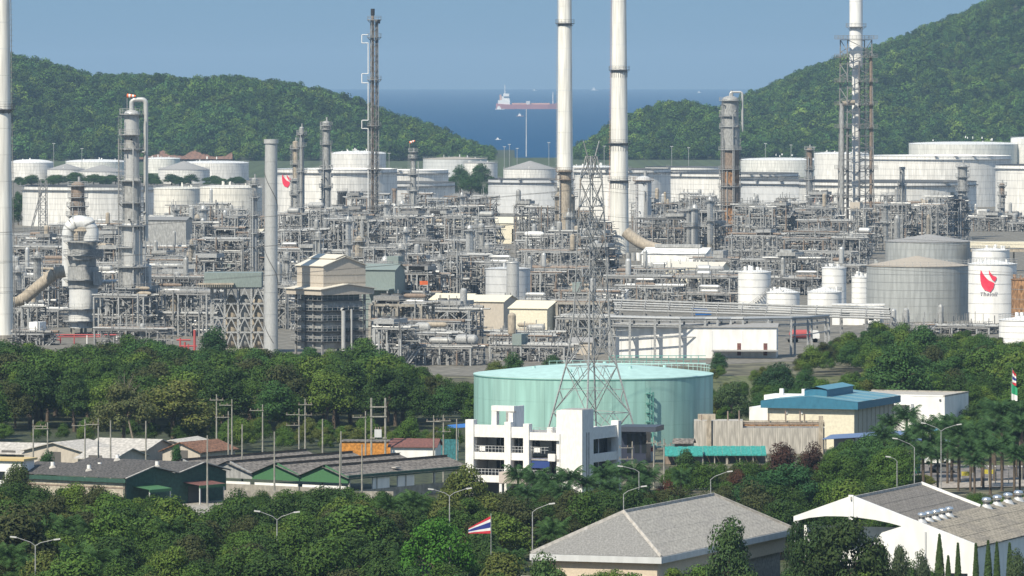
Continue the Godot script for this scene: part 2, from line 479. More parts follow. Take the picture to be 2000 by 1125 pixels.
# process column: sections are [row of the section top, width in photo pixels, material], from the top down
func column(px: float, yb: float, secs: Array, plats: Array, label: String, opt := {}) -> Node3D:
	var d := dist(yb)
	var s := d / FOCAL
	var t := thing(opt.get("name", "process_column"), label, opt.get("cat", "column"), G(px, yb), opt.get("turn", 0.0), opt.get("group", "process columns"))
	var n := secs.size()
	for k in n:
		var y1 := hy(secs[k][0], d)
		var y0 := hy(secs[k + 1][0], d) if k < n - 1 else 0.0
		var r: float = secs[k][1] * 0.5 * s
		var r0 := r
		if secs[k].size() > 3: r0 = secs[k][3] * 0.5 * s
		var sec := thing_part(t, "section")
		var cans := maxi(1, int((y1 - y0) / 4.5))
		for q in cans:
			var a := lerpf(r0, r, float(q) / cans); var c := lerpf(r0, r, float(q + 1) / cans)
			var b := MB.new()
			var ya := lerpf(y0, y1, float(q) / cans); var yc := lerpf(y0, y1, float(q + 1) / cans)
			b.lathe_smooth([Vector2(a, ya), Vector2(c, yc - 0.06)], 28)
			b.lathe([Vector2(c + 0.04, yc - 0.12), Vector2(c + 0.04, yc), Vector2(c * 0.9, yc + 0.001)], 28)
			joined(sec, "can", b, secs[k][2])
		if k > 0 and secs[k - 1][1] < secs[k][1] - 1:
			var b := MB.new(); b.lathe([Vector2(r, y1), Vector2(secs[k - 1][1] * 0.5 * s, y1 + (r - secs[k - 1][1] * 0.5 * s) * 1.3)], 28)
			joined(sec, "transition_cone", b, secs[k][2])
	var rt: float = secs[0][1] * 0.5 * s
	var top := hy(secs[0][0], d)
	if opt.get("dome", true):
		part(t, "dome", UDOME, secs[0][2], Transform3D(Basis.from_scale(Vector3(rt, rt * 0.55, rt)), Vector3(0, top, 0)))
		ptube(t, "nozzle", Vector3(rt * 0.2, top, 0), Vector3(rt * 0.2, top + rt * 0.9 + 0.8, 0), rt * 0.16 + 0.08, M.galv)
	else:
		var b := MB.new(); b.lathe([Vector2(rt + 0.25, top - 0.9), Vector2(rt + 0.25, top), Vector2(rt * 0.86, top), Vector2(rt * 0.86, top - 3)], 28)
		joined(t, "lip", b, secs[0][2])
		b = MB.new(); b.lathe([Vector2(rt * 0.86, top - 2), Vector2(0.001, top - 2)], 20); joined(t, "flue", b, M.black)
	for q in plats:
		var y := hy(q, d)
		var rr := rt
		for k in n:
			if q >= secs[k][0] - 0.5: rr = secs[k][1] * 0.5 * s
		var full: bool = rng.randf() < 0.45
		var a0 := rng.randf_range(-0.6, 1.6)
		ring_platform(t, rr, y, opt.get("pw", 1.1), opt.get("pm", M.galv), 0.0 if full else a0, TAU if full else a0 + 3.6)
	if opt.get("ladder", true):
		var la: float = opt.get("la", 2.4)
		var e := Vector3(cos(la), 0, sin(la))
		var rm: float = secs[n - 1][1] * 0.5 * s
		ladder(t, e * (rm + 0.35), 0.5, top - 0.5, e, opt.get("pm", M.galv))
	if opt.has("pipe"):
		# overhead line: rises from the dome, turns over and runs down beside the shell
		var side: float = opt.pipe[0]
		var r: float = opt.pipe[1]
		var dx: float = side * (rt + opt.get("pipe_out", 1.4))
		var b := MB.new()
		var ytop: float = top + rt * 0.5 + opt.get("pipe_up", 2.0)
		var pts := [Vector3(0, top, 0.2), Vector3(0, ytop - 0.9, 0.2)]
		for k in 5: pts.append(Vector3(signf(side) * (0.9 - 0.9 * cos(k * PI / 8)), ytop - 0.9 + 0.9 * sin(k * PI / 8), 0.2))
		for k in 5: pts.append(Vector3(dx - signf(side) * 0.9 + signf(side) * 0.9 * sin(k * PI / 8), ytop - 0.9 + 0.9 * cos(k * PI / 8), 0.2))
		pts.append(Vector3(dx, opt.get("pipe_to", 3.0), 0.2))
		var rads := []
		for q in pts.size(): rads.append(r)
		b.sweep(pts, rads, 14)
		joined(t, "overhead_pipe", b, opt.get("pipem", M.silver))
		var yy: float = ytop - 4
		while yy > 6:
			pbar(t, "pipe_support", Vector3(0, yy, 0.2), Vector3(dx, yy, 0.2), 0.18, M.steel); yy -= 7
	for k in opt.get("risers", 4 if opt.get("ladder", true) else 0):
		var ra := rng.randf_range(0.2, PI - 0.2)
		var rr2: float = secs[n - 1][1] * 0.5 * s + rng.randf_range(0.3, 0.7)
		var rv := Vector3(cos(ra), 0, sin(ra)) * rr2
		ptube(t, "riser", rv + BY * rng.randf_range(0.5, 3.0), rv + BY * top * rng.randf_range(0.45, 0.97), rng.randf_range(0.09, 0.2), [M.galv, M.silver, M.steel][rng.randi() % 3])
	for k in opt.get("nozzles", 6):
		var a := rng.randf_range(-0.4, PI + 0.4)
		var y := rng.randf_range(2, top - 1)
		var rm: float = secs[n - 1][1] * 0.5 * s
		var e := Vector3(cos(a), 0, sin(a))
		ptube(t, "nozzle", e * rm * 0.8 + BY * y, e * (rm + 0.7) + BY * y, 0.22, M.galv)
	return t

# tall tapering chimney
func chimney(px: float, yb: float, wtop: float, wbase: float, ytop: float, bands: Array, label: String, m: Material, opt := {}) -> Node3D:
	var d := dist(yb)
	var s := d / FOCAL
	var t := thing("chimney", label, "chimney", G(px, yb), 0.0, "white refinery chimneys")
	var h := hy(ytop, d)
	var cuts := 14
	for k in cuts:
		var a := float(k) / cuts; var b2 := float(k + 1) / cuts
		var b := MB.new()
		b.lathe_smooth([Vector2(lerpf(wbase, wtop, a) * 0.5 * s, h * a), Vector2(lerpf(wbase, wtop, b2) * 0.5 * s, h * b2 - 0.04)], 40)
		joined(t, "shell_section", b, m)
	for q in bands:
		var y := hy(q, d)
		var r := lerpf(wbase, wtop, y / h) * 0.5 * s
		ring_platform(t, r, y, 0.9, M.dark)
		var b := MB.new()
		b.lathe([Vector2(r + 0.02, y - 0.9), Vector2(r + 0.12, y - 0.9), Vector2(r + 0.12, y - 0.25), Vector2(r + 0.02, y - 0.25)], 40)
		joined(t, "stiffener_ring", b, M.steel)
		if opt.get("ribs", true):
			b = MB.new()
			for k in 22:
				var a := TAU * k / 22
				b.bar(Vector3(cos(a) * (r + 0.06), y - 2.6, sin(a) * (r + 0.06)), Vector3(cos(a) * (r + 0.06), y - 0.9, sin(a) * (r + 0.06)), 0.13)
			joined(t, "bracket", b, M.steel, true)
	var la: float = opt.get("la", PI * 0.98)
	var e := Vector3(cos(la), 0, sin(la))
	var lb := MB.new()
	var r0 := wbase * 0.5 * s; var r1 := wtop * 0.5 * s
	for off in [-0.25, 0.25]:
		var sd: Vector3 = e.cross(BY) * off
		lb.bar(e * (r0 + 0.3) + sd, e * (r1 + 0.3) + sd + BY * h, 0.09)
	var y := 1.0
	while y < h:
		var r := lerpf(r0, r1, y / h) + 0.3
		lb.bar(e * r + e.cross(BY) * 0.25 + BY * y, e * r - e.cross(BY) * 0.25 + BY * y, 0.06)
		lb.bar(e * (r - 0.35) + BY * y, e * (r + 0.55) + BY * y, 0.05)
		y += 1.2
	joined(t, "ladder", lb, opt.get("lm", M.pink))
	var pl := MB.new(); pl.lathe([Vector2(r0 * 1.25, 0), Vector2(r0 * 1.25, 1.2), Vector2(r0 * 0.9, 1.2)], 32)
	joined(t, "plinth", pl, M.conc)
	return t
# ---------------------------------------------------------------- trees
var crowns := []
var trunks := []
var leaf_mats := {}
func leafmat(r: float, g: float, b: float) -> StandardMaterial3D:
	var key := "%.3f %.3f %.3f" % [r, g, b]
	if leaf_mats.has(key): return leaf_mats[key]
	var m := StandardMaterial3D.new()
	m.albedo_color = Color(r, g, b).linear_to_srgb()
	m.vertex_color_use_as_albedo = true
	m.roughness = 0.75
	m.metallic_specular = 0.25
	m.cull_mode = BaseMaterial3D.CULL_DISABLED
	m.backlight_enabled = true
	m.backlight = Color(r * 0.9, g * 0.9, b * 0.5).linear_to_srgb()
	leaf_mats[key] = m
	return m
func leaf(b: MB, p: Vector3, nrm: Vector3, size: float, g: RandomNumberGenerator) -> void:
	var nn := (nrm + Vector3(g.randf_range(-1, 1), g.randf_range(-0.7, 1), g.randf_range(-1, 1)) * 0.62).normalized()
	var u := nn.cross(Vector3(g.randf_range(-1, 1), g.randf_range(-1, 1), g.randf_range(-1, 1))).normalized()
	var w := nn.cross(u)
	var l := size * g.randf_range(0.7, 1.35)
	var k := size * g.randf_range(0.45, 0.8)
	var fold := nn * k * 0.35
	b.quad(p - u * l, p - w * k - fold, p + u * l, p + w * k - fold)
# crown of leaf clumps, tree height 1, spread over several overlapping boughs
func crown_mesh(sd: int, count: int, size: float, wide: float, low: float, lobes: int, lobe_r: float) -> ArrayMesh:
	var g := RandomNumberGenerator.new(); g.seed = sd
	var b := MB.new(); b.colored = true
	var ls := []
	for k in lobes:
		var a := TAU * k / lobes * 2.4 + g.randf() * 0.9
		var q := sqrt((k + 0.35) / lobes)
		var bough_height := lerpf(0.84, low + 0.12, q * q) + g.randf_range(-0.05, 0.05)   # a position, inner boughs stand higher
		ls.append([Vector3(cos(a) * q * (wide - lobe_r), bough_height, sin(a) * q * (wide - lobe_r)), lobe_r * g.randf_range(0.7, 1.2)])
	for k in count:
		var lb: Array = ls[g.randi() % ls.size()]
		var dir := Vector3(g.randfn(), g.randfn() + 0.35, g.randfn()).normalized()
		var r: float = lb[1] * (1.0 - pow(g.randf(), 2.6) * 0.6) * g.randf_range(0.88, 1.12)
		var p: Vector3 = lb[0] + Vector3(dir.x, dir.y * 0.8, dir.z) * r
		var t := g.randf_range(0.55, 1.0)
		b.col = Color(t * g.randf_range(0.8, 1.0), t, t * g.randf_range(0.7, 1.0))
		leaf(b, p, dir, size, g)
	return b.commit()
func trunk_mesh(sd: int, wide: float, bare := 0.45) -> ArrayMesh:
	var g := RandomNumberGenerator.new(); g.seed = sd
	var b := MB.new()
	var lean := Vector3(g.randf_range(-0.04, 0.04), 0, g.randf_range(-0.04, 0.04))
	var top := Vector3(lean.x, bare, lean.z)
	b.tube(Vector3.ZERO, top * 0.5, 0.032, 0.025, 7); b.tube(top * 0.5, top, 0.025, 0.02, 7)
	for k in 6:
		var a := k * 1.05 + g.randf()
		var e := top + Vector3(cos(a) * wide * 0.55, g.randf_range(0.12, 0.3), sin(a) * wide * 0.55)
		var st := top * g.randf_range(0.7, 1.0)
		var mid := st.lerp(e, 0.5) + Vector3(0, 0.04, 0)
		b.tube(st, mid, 0.015, 0.01, 5); b.tube(mid, e, 0.01, 0.004, 5)
	return b.commit()
func make_tree_meshes() -> void:
	for k in 8:
		var wide: float = [0.46, 0.52, 0.42, 0.56, 0.48, 0.40, 0.50, 0.44][k]
		var low: float = [0.28, 0.3, 0.2, 0.34, 0.22, 0.16, 0.26, 0.3][k]
		crowns.append(crown_mesh(100 + k, 5600, 0.0185, wide, low, [13, 16, 11, 18, 14, 12, 20, 15][k], [0.2, 0.19, 0.2, 0.17, 0.19, 0.2, 0.16, 0.18][k]))
		trunks.append(trunk_mesh(200 + k, wide))
# canopy skyline limits a tree's height so that it does not grow past what stands behind it
func sky_at(line: Array, px: float) -> float:
	for k in line.size() - 1:
		if px <= line[k + 1][0]:
			return lerpf(line[k][1], line[k + 1][1], clampf((px - line[k][0]) / (line[k + 1][0] - line[k][0]), 0, 1))
	return line[line.size() - 1][1]
const GREENS := [[0.070, 0.120, 0.029], [0.094, 0.158, 0.036], [0.050, 0.088, 0.026], [0.128, 0.180, 0.039], [0.062, 0.124, 0.040], [0.128, 0.140, 0.041], [0.072, 0.078, 0.034]]
const GREEN_WORDS := ["deep green", "mid green", "dark green", "yellowish green", "bluish green", "olive", "dull brownish green"]
func broad_tree(p: Vector3, h: float, kind: int, tint: Array, label: String, group: String, wide := 1.0, called := "broadleaf_tree") -> Node3D:
	var t := thing(called, label, "tree", p, rng.randf() * 360.0, group)
	var sc := Basis.from_scale(Vector3(h * wide, h, h * wide))
	part(t, "trunk", trunks[kind], M.bark, Transform3D(sc, Vector3.ZERO))
	part(t, "crown", crowns[kind], leafmat(tint[0], tint[1], tint[2]), Transform3D(sc, Vector3.ZERO))
	return t
# candidates of a wood: [position, height, kind, tint index, wood name]
func wood(out: Array, x0: float, x1: float, y0: float, y1: float, gap: float, hmin: float, hmax: float, skyline: Array, wname: String, keep_out: Array = [], tints: Array = [0, 1, 2, 3, 4, 6]) -> void:
	var d0 := dist(y1); var d1 := dist(y0)
	var d := d0
	var row := 0
	while d < d1:
		var xa := (x0 - 1000.0) * d / FOCAL; var xb := (x1 - 1000.0) * d / FOCAL
		var x := xa + (gap * 0.5 if row % 2 else 0.0)
		while x < xb:
			var p := Vector3(x + rng.randf_range(-0.4, 0.4) * gap, 0, -(d + rng.randf_range(-0.45, 0.45) * gap))
			var q := pxof(p)
			var h := rng.randf_range(hmin, hmax)
			h *= rng.randf_range(0.72, 1.12)
			if rng.randf() < 0.14: h *= 1.25
			var dd := -p.z
			var lim := hy(minf(sky_at(skyline, q.x), minf(sky_at(skyline, q.x - 26), sky_at(skyline, q.x + 26)) + 14) + rng.randf_range(-5, 20), dd)
			h = minf(h, lim)
			var ok := h > 2.6
			for r in keep_out:
				if q.x > r[0] and q.x < r[2] and q.y > r[1] and q.y < r[3]: ok = false
			if ok: out.append([p, h, rng.randi() % 8, tints[rng.randi() % tints.size()], wname])
			x += gap
		d += gap
		row += 1

# palms
var palm_trunk: ArrayMesh
var palm_fronds := []
func frond(b: MB, o: Vector3, a: float, rise: float, length: float, g: RandomNumberGenerator) -> void:
	var dir := Vector3(cos(a), 0, sin(a))
	var side := Vector3(-sin(a), 0, cos(a))
	var prev := o
	var n := 22
	for k in range(1, n + 1):
		var t := float(k) / n
		var p := o + dir * length * (t - 0.25 * t * t * t) + BY * length * (rise * t - (0.30 + rise * 0.45) * t * t)
		var tt := g.randf_range(0.6, 1.0)
		b.col = Color(tt, tt, tt * 0.9)
		var ll := length * 0.27 * sin(clampf(t * 0.92 + 0.12, 0, 1) * PI) + 0.08
		for s in [-1.0, 1.0]:
			var tip: Vector3 = p + side * s * ll + dir * ll * 0.45 - BY * ll * g.randf_range(0.35, 0.75)
			b.tri(prev.lerp(p, 0.25), p, tip)
		b.tube(prev, p, 0.035, 0.03, 3, false)
		prev = p
func make_palms() -> void:
	var b := MB.new()
	b.lathe_smooth([Vector2(0.26, 0), Vector2(0.2, 0.6), Vector2(0.2, 3), Vector2(0.17, 6), Vector2(0.13, 6.6)], 10)
	palm_trunk = b.commit()
	for v in 3:
		var g := RandomNumberGenerator.new(); g.seed = 900 + v
		b = MB.new(); b.colored = true
		for k in 36:
			frond(b, Vector3(0, 6.4, 0), k * 2.399 + g.randf() * 0.3, lerpf(1.6, -0.35, k / 36.0) + g.randf_range(-0.1, 0.1), g.randf_range(2.3, 3.1), g)
		palm_fronds.append(b.commit())
func palm(p: Vector3, h: float, label: String, group: String, tint := [0.055, 0.12, 0.045]) -> Node3D:
	var t := thing("palm_tree", label, "palm", p, rng.randf() * 360.0, group)
	var k := h / 8.0
	part(t, "trunk", palm_trunk, M.bark, Transform3D(Basis.from_scale(Vector3(k, k, k))))
	part(t, "crown", palm_fronds[rng.randi() % 3], leafmat(tint[0], tint[1], tint[2]), Transform3D(Basis.from_scale(Vector3(k, k, k))))
	return t
# clipped columnar conifer
func column_tree(p: Vector3, h: float, r: float, sd: int, label: String) -> void:
	var t := thing("columnar_conifer", label, "tree", p, 0.0, "columnar conifers along the white hall")
	var g := RandomNumberGenerator.new(); g.seed = sd
	var b := MB.new(); b.colored = true
	for k in 3200:
		var y := pow(g.randf(), 0.8) * h
		var rr := r * (1.0 - pow(y / h, 2.2)) * g.randf_range(0.75, 1.08) + 0.05
		var a := g.randf() * TAU
		var tt := g.randf_range(0.55, 1.0)
		b.col = Color(tt, tt, tt * 0.85)
		leaf(b, Vector3(cos(a) * rr, y + 0.15, sin(a) * rr), Vector3(cos(a), 0.6, sin(a)), 0.13, g)
	part(t, "crown", b.commit(), leafmat(0.06, 0.105, 0.035))
	ptube(t, "trunk", Vector3.ZERO, Vector3(0, h * 0.6, 0), 0.12, M.bark)
# hill with its own wood
func ridge(line: Array, px: float) -> float: return sky_at(line, px)
func hill(line: Array, dr: float, foot: float, back: float, xa: float, xb: float, label: String, sd: int) -> void:
	var fn := FastNoiseLite.new(); fn.seed = sd; fn.frequency = 0.012
	var b := MB.new()
	var nx := 90; var nz := 36
	var hgt := func(x: float, d: float) -> float:
		var px: float = 1000.0 + x * FOCAL / dr
		var py: float = sky_at(line, px)
		var top: float = maxf(0.0, EYE - (py - LEVEL) * dr / FOCAL - 8.5)
		var t := 0.0
		if d < dr: t = clampf((d - foot) / (dr - foot), 0, 1)
		else: t = clampf((back - d) / (back - dr), 0, 1)
		var prof := sin(t * PI * 0.5)
		return top * prof * (1.0 + 0.30 * fn.get_noise_2d(x, d) * (1.0 - absf(2.0 * t - 1.0))) - 0.6 + fn.get_noise_2d(x * 2, d * 2) * 3.0 * minf(1, top / 15.0) * t
	var grid := []
	for k in nz + 1:
		var rw := PackedVector3Array()
		for q in nx + 1:
			var d := lerpf(foot, back, float(k) / nz); var x := lerpf(xa, xb, float(q) / nx)
			rw.append(Vector3(x, hgt.call(x, d), -d))
		grid.append(rw)
	for k in nz:
		for q in nx: b.quad(grid[k][q], grid[k][q + 1], grid[k + 1][q + 1], grid[k + 1][q])
	structure("hill", b.commit(), mat(0.05, 0.065, 0.03, 0.95, 0, "dirt", Vector3(0.02, 0.02, 0.02)))
	var g := RandomNumberGenerator.new(); g.seed = sd
	var hill_room := func(x: float, dd: float) -> float: return EYE - (sky_at(line, 1000.0 + x * FOCAL / dr) - LEVEL) * dr / FOCAL
	var pts := []
	var step := 7.2
	var d := foot + 2.0
	while d < dr + 60.0:
		var x := xa
		while x < xb:
			var xx := x + g.randf_range(-2.8, 2.8); var d2 := d + g.randf_range(-2.8, 2.8)
			var h: float = hgt.call(xx, d2)
			if h > -0.75 and hill_room.call(xx, d2) - h > 2.5: pts.append(Vector3(xx, h, -d2))
			x += step
		d += step
	var holder := Node3D.new(); holder.name = numbered("hillside_forest"); add_child(holder)
	holder.set_meta("kind", "stuff"); holder.set_meta("label", label); holder.set_meta("category", "forest")
	for v in 3:
		var mm := MultiMesh.new()
		mm.transform_format = MultiMesh.TRANSFORM_3D
		mm.use_colors = true
		mm.mesh = hill_crowns[v]
		var mine := []
		for k in pts.size():
			if k % 3 == v: mine.append(pts[k])
		mm.instance_count = mine.size()
		for k in mine.size():
			var hh := 5.5 + 9.0 * pow(g.randf(), 1.3)
			if g.randf() < 0.1: hh *= 1.3
			var p: Vector3 = mine[k]
			hh = minf(hh, maxf(2.5, hill_room.call(p.x, -p.z) - p.y + g.randf_range(0.0, 5.0)))
			var w := hh * g.randf_range(0.8, 1.35)
			mm.set_instance_transform(k, Transform3D(Basis(BY, g.randf() * TAU) * Basis.from_scale(Vector3(w, hh, w)), p - BY * 1.2))
			var big := fn.get_noise_2d(p.x * 0.8 + 300, p.z * 0.8)
			var tt := g.randf_range(0.6, 1.45) * (1.0 + big * 0.35)
			var c: Array = GREENS[[0, 1, 2, 4, 3][mini(4, int(g.randf() * 4.6))]]
			mm.set_instance_color(k, Color(c[0] * tt, c[1] * tt, c[2] * tt))
		var mi := MultiMeshInstance3D.new()
		mi.name = "tree_crown"
		mi.multimesh = mm
		mi.material_override = hill_mat
		holder.add_child(mi, true)
var hill_crowns := []
var hill_mat: StandardMaterial3D
func make_hill_crowns() -> void:
	for v in 3: hill_crowns.append(crown_mesh(700 + v, 520, 0.05, 0.55, 0.2, 9, 0.23))
	hill_mat = StandardMaterial3D.new()
	hill_mat.vertex_color_use_as_albedo = true
	hill_mat.roughness = 0.8
	hill_mat.metallic_specular = 0.2
	hill_mat.cull_mode = BaseMaterial3D.CULL_DISABLED
# ---------------------------------------------------------------- land and sea
func sheet(called: String, pts: Array, y: float, m: Material) -> MeshInstance3D:
	var b := MB.new()
	var poly := PackedVector2Array()
	for p in pts: poly.append(Vector2(p.x, p.z))
	var t := Geometry2D.triangulate_polygon(poly)
	for k in range(0, t.size(), 3):
		var a := Vector3(poly[t[k]].x, y, poly[t[k]].y)
		var c := Vector3(poly[t[k + 1]].x, y, poly[t[k + 1]].y)
		var d := Vector3(poly[t[k + 2]].x, y, poly[t[k + 2]].y)
		if (c - a).cross(d - a).y > 0: b.tri(a, c, d)
		else: b.tri(a, d, c)
	return structure(called, b.commit(), m)
func build_land() -> void:
	sheet("ground", [Vector3(-2500, 0, 600), Vector3(2500, 0, 600), Vector3(2500, 0, -4750), Vector3(-2500, 0, -4750)], 0.0, mat(0.17, 0.16, 0.10, 0.95, 0, "heavy", Vector3(0.021, 0.021, 0.021)))
	var sea := mat(0.008, 0.062, 0.15, 0.6)
	sea.metallic_specular = 0.12
	var fn := FastNoiseLite.new(); fn.seed = 4; fn.frequency = 0.04; fn.fractal_octaves = 4
	var nt := fn.get_seamless_image(256, 256)
	nt.convert(Image.FORMAT_RGB8)
	nt.bump_map_to_normal_map(3.0)
	sea.normal_enabled = true
	sea.normal_texture = ImageTexture.create_from_image(nt)
	sea.normal_scale = 0.5
	sea.uv1_triplanar = true; sea.uv1_world_triplanar = true; sea.uv1_scale = Vector3(0.01, 0.01, 0.01)
	sheet("sea", [Vector3(-9000, 0, -4400), Vector3(9000, 0, -4400), Vector3(9000, 0, -31250), Vector3(-9000, 0, -31250)], -1.0, sea)
	# refinery paving, grass and roads
	sheet("refinery_yard", [G(-600, 700), G(930, 735), G(1560, 705), G(2500, 690), G(2500, 345), G(-600, 345)], 0.03, mat(0.21, 0.195, 0.165, 0.95, 0, "dirt", Vector3(0.053, 0.053, 0.053)))
	sheet("scrubland", [G(-900, 347), G(2900, 347), Vector3(2400, 0, -4745), Vector3(-2400, 0, -4745)], 0.06, mat(0.085, 0.12, 0.04, 0.95, 0, "heavy", Vector3(0.02, 0.02, 0.02)))
	sheet("grass", [G(1385, 735), G(1720, 735), G(1720, 830), G(1385, 830)], 0.05, mat(0.15, 0.17, 0.06, 0.95, 0, "heavy", Vector3(0.08, 0.08, 0.08)))
	sheet("grass", [G(1690, 905), G(2100, 912), G(2100, 870), G(1690, 860)], 0.05, mat(0.12, 0.15, 0.05, 0.95, 0, "heavy", Vector3(0.08, 0.08, 0.08)))
	sheet("wood_floor", [G(-300, 735), G(930, 770), G(930, 1010), G(-300, 1010)], 0.05, mat(0.06, 0.075, 0.03, 0.95, 0, "heavy", Vector3(0.08, 0.08, 0.08)))
	sheet("garden", [G(-300, 1010), G(2300, 1010), G(2300, 1500), G(-300, 1500)], 0.05, mat(0.07, 0.085, 0.03, 0.95, 0, "heavy", Vector3(0.08, 0.08, 0.08)))
	hill([[-500, 150], [-250, 120], [-60, 112], [0, 108], [25, 110], [60, 118], [110, 128], [180, 148], [250, 148], [330, 150], [400, 155], [450, 150], [500, 158], [560, 163], [600, 172], [640, 180], [700, 195], [740, 215], [800, 235], [850, 250], [900, 272], [950, 290], [985, 304]], 5000.0, 4560.0, 5300.0, -520.0, 2.0, "wooded hillside across the bay behind the left tank farm", 11)
	hill([[1105, 304], [1130, 290], [1170, 262], [1200, 240], [1260, 212], [1300, 203], [1340, 200], [1370, 205], [1400, 215], [1430, 228], [1500, 240], [1600, 250]], 4950.0, 4620.0, 5200.0, 40.0, 240.0, "low rounded wooded knoll beside the sea", 12)
	hill([[1400, 215], [1440, 195], [1480, 178], [1520, 160], [1580, 130], [1640, 112], [1700, 95], [1760, 75], [1820, 50], [1880, 25], [1920, 5], [1950, -10], [2000, -40], [2150, -90], [2400, -60]], 5600.0, 4720.0, 6000.0, 160.0, 620.0, "high wooded hill rising behind the right tank farm", 13)
	# bare red earth cut at the foot of the hill
	var b := MB.new()
	var g := RandomNumberGenerator.new(); g.seed = 3
	var prev := []
	for k in 25:
		var px := 262 + k * 8.0
		var p := at(px, 311, 4520); var q := at(px, 296 + sin(k * 0.7) * 5 + g.randf_range(-2, 2) + absf(k - 12) * 0.5, 4575)
		if k > 0: b.quad(prev[0], p, q, prev[1])
		prev = [p, q]
	structure("earth_bank", b.commit(), mat(0.36, 0.19, 0.12, 0.95, 0, "heavy", Vector3(0.05, 0.05, 0.05)))
func build_far_tanks() -> void:
	UT = null
	var b := MB.new(); b.lathe_smooth([Vector2(1, 0), Vector2(1, 1)], 72); UT = b.commit()
	var W: Material = M.white
	tank(18, 104, 318, 352, "dome", W, M.white2, "white domed tank beside the tall white chimney, under the hill")
	tank(92, 166, 331, 353, "cone", W, M.greyroof, "grey cone-roofed white tank, smaller of the pair under the hill", {"rise": 0.3})
	tank(152, 246, 335, 355, "cone", W, M.greyroof, "grey cone-roofed white tank behind the tall grey column", {"rise": 0.27})
	tank(128, 248, 316, 340, "dome", W, M.white2, "white tank showing over two grey cone roofs", {"rise": 0.08})
	tank(283, 352, 310, 338, "dome", W, M.white2, "white tank below the red earth cut", {"rise": 0.08})
	tank(309, 410, 331, 358, "cone", W, M.greyroof, "white tank with steep grey cone roof near the red earth cut", {"rise": 0.32})
	tank(352, 486, 318, 352, "dome", W, M.white2, "broad white low-roofed tank at the foot of the red earth bank", {"rise": 0.06})
	tank(44, 318, 363, 440, "open", W, M.greyroof, "very wide white open-topped tank behind the lattice mast", {"courses": 7})
	tank(300, 392, 368, 452, "dome", M.whiteold, M.whiteold, "streaky old white tank, left of a touching pair", {"rise": 0.08, "courses": 7})
	tank(390, 512, 366, 460, "dome", M.whiteold, M.whiteold, "streaky old white tank with crown nozzles, right of a touching pair", {"rise": 0.08, "courses": 7, "vents": 9})
	tank(646, 754, 300, 352, "dome", W, M.white2, "white tank with knobbly roof vents in front of the wooded slope", {"rise": 0.1, "vents": 14})
	var lt := tank(540, 776, 330, 442, "open", W, M.white2, "big white tank with part of a red emblem on its wall", {"courses": 8, "rim": M.white2})
	red_emblem(lt, Vector2(562, 352), 26.0, dist(442), 118.0 * dist(442) / FOCAL, (540 + 776) * 0.5)
	tank(700, 876, 332, 415, "open", W, M.white2, "white tank with double rim line between grey columns", {"rim": M.white2, "courses": 6})
	tank(590, 889, 356, 430, "open", W, M.greyroof, "wide open-topped tank with dark rim beside leafy trees", {"courses": 6, "girder": M.dark})
	tank(826, 952, 310, 345, "cone", M.greywhite, M.tanroof, "low tank with flat tan roof below the hill's end", {"rise": 0.06})
	tank(905, 972, 318, 348, "cone", W, M.greyroof, "white tank behind the clump of trees", {"rise": 0.1})
	tank(983, 1088, 330, 356, "cone", W, M.greyroof, "white tank with grey conical roof next to the sea", {"rise": 0.3})
	tank(953, 1142, 350, 415, "open", M.greywhite, M.greyroof, "pale grey tank with dark rim behind the white chimneys", {"girder": M.dark})
	tank(904, 941, 388, 412, "cone", M.greywhite, M.white2, "small pale tank among pipework beside the leafy clump", {"rise": 0.12})
	tank(1112, 1200, 326, 362, "dome", W, M.white2, "white tank with many roof fittings between the two chimneys", {"vents": 22, "rise": 0.07})
	tank(1120, 1310, 330, 430, "open", W, M.greyroof, "tall white tank directly behind the banded chimney", {"girder": M.dark, "courses": 7})
	tank(1296, 1560, 338, 398, "open", W, M.greyroof, "broad white tank with railed dark rim behind the rusty column", {"courses": 6, "girder": M.dark, "vents": 6})
	tank(1260, 1420, 326, 362, "open", W, M.greyroof, "far white tank showing only its rim before the knoll", {})
	tank(1440, 1645, 352, 428, "open", M.greywhite, M.greyroof, "light grey tank with heavy dark rim beside the lattice tower", {"girder": M.dark, "courses": 6})
	tank(1446, 1606, 312, 345, "dome", W, M.white2, "white low tank under the high hill", {"rise": 0.05})
	tank(1590, 1700, 300, 352, "dome", W, M.white2, "white tank half hidden by the lattice tower, with a red stripe", {"rise": 0.06})
	tank(1680, 1974, 304, 402, "open", W, M.white2, "huge white tank with pale rim below the high hill", {"courses": 8, "rim": M.white2, "girder": M.greywhite, "vents": 5})
	tank(1560, 1907, 354, 440, "open", W, M.greyroof, "wide white tank with dark rim behind the steel furnace frames", {"courses": 7, "girder": M.dark})
	tank(1775, 1990, 281, 330, "dome", W, M.white2, "white tank showing its roof line above the huge tank", {"rise": 0.04, "vents": 8})
	tank(1944, 2160, 322, 425, "open", W, M.greyroof, "white tank with pale grey rim at the yard's edge", {"courses": 7, "girder": M.greywhite})
	tank(1974, 2080, 270, 330, "dome", W, M.white2, "white tank standing highest beside the wooded hill", {"rise": 0.05})
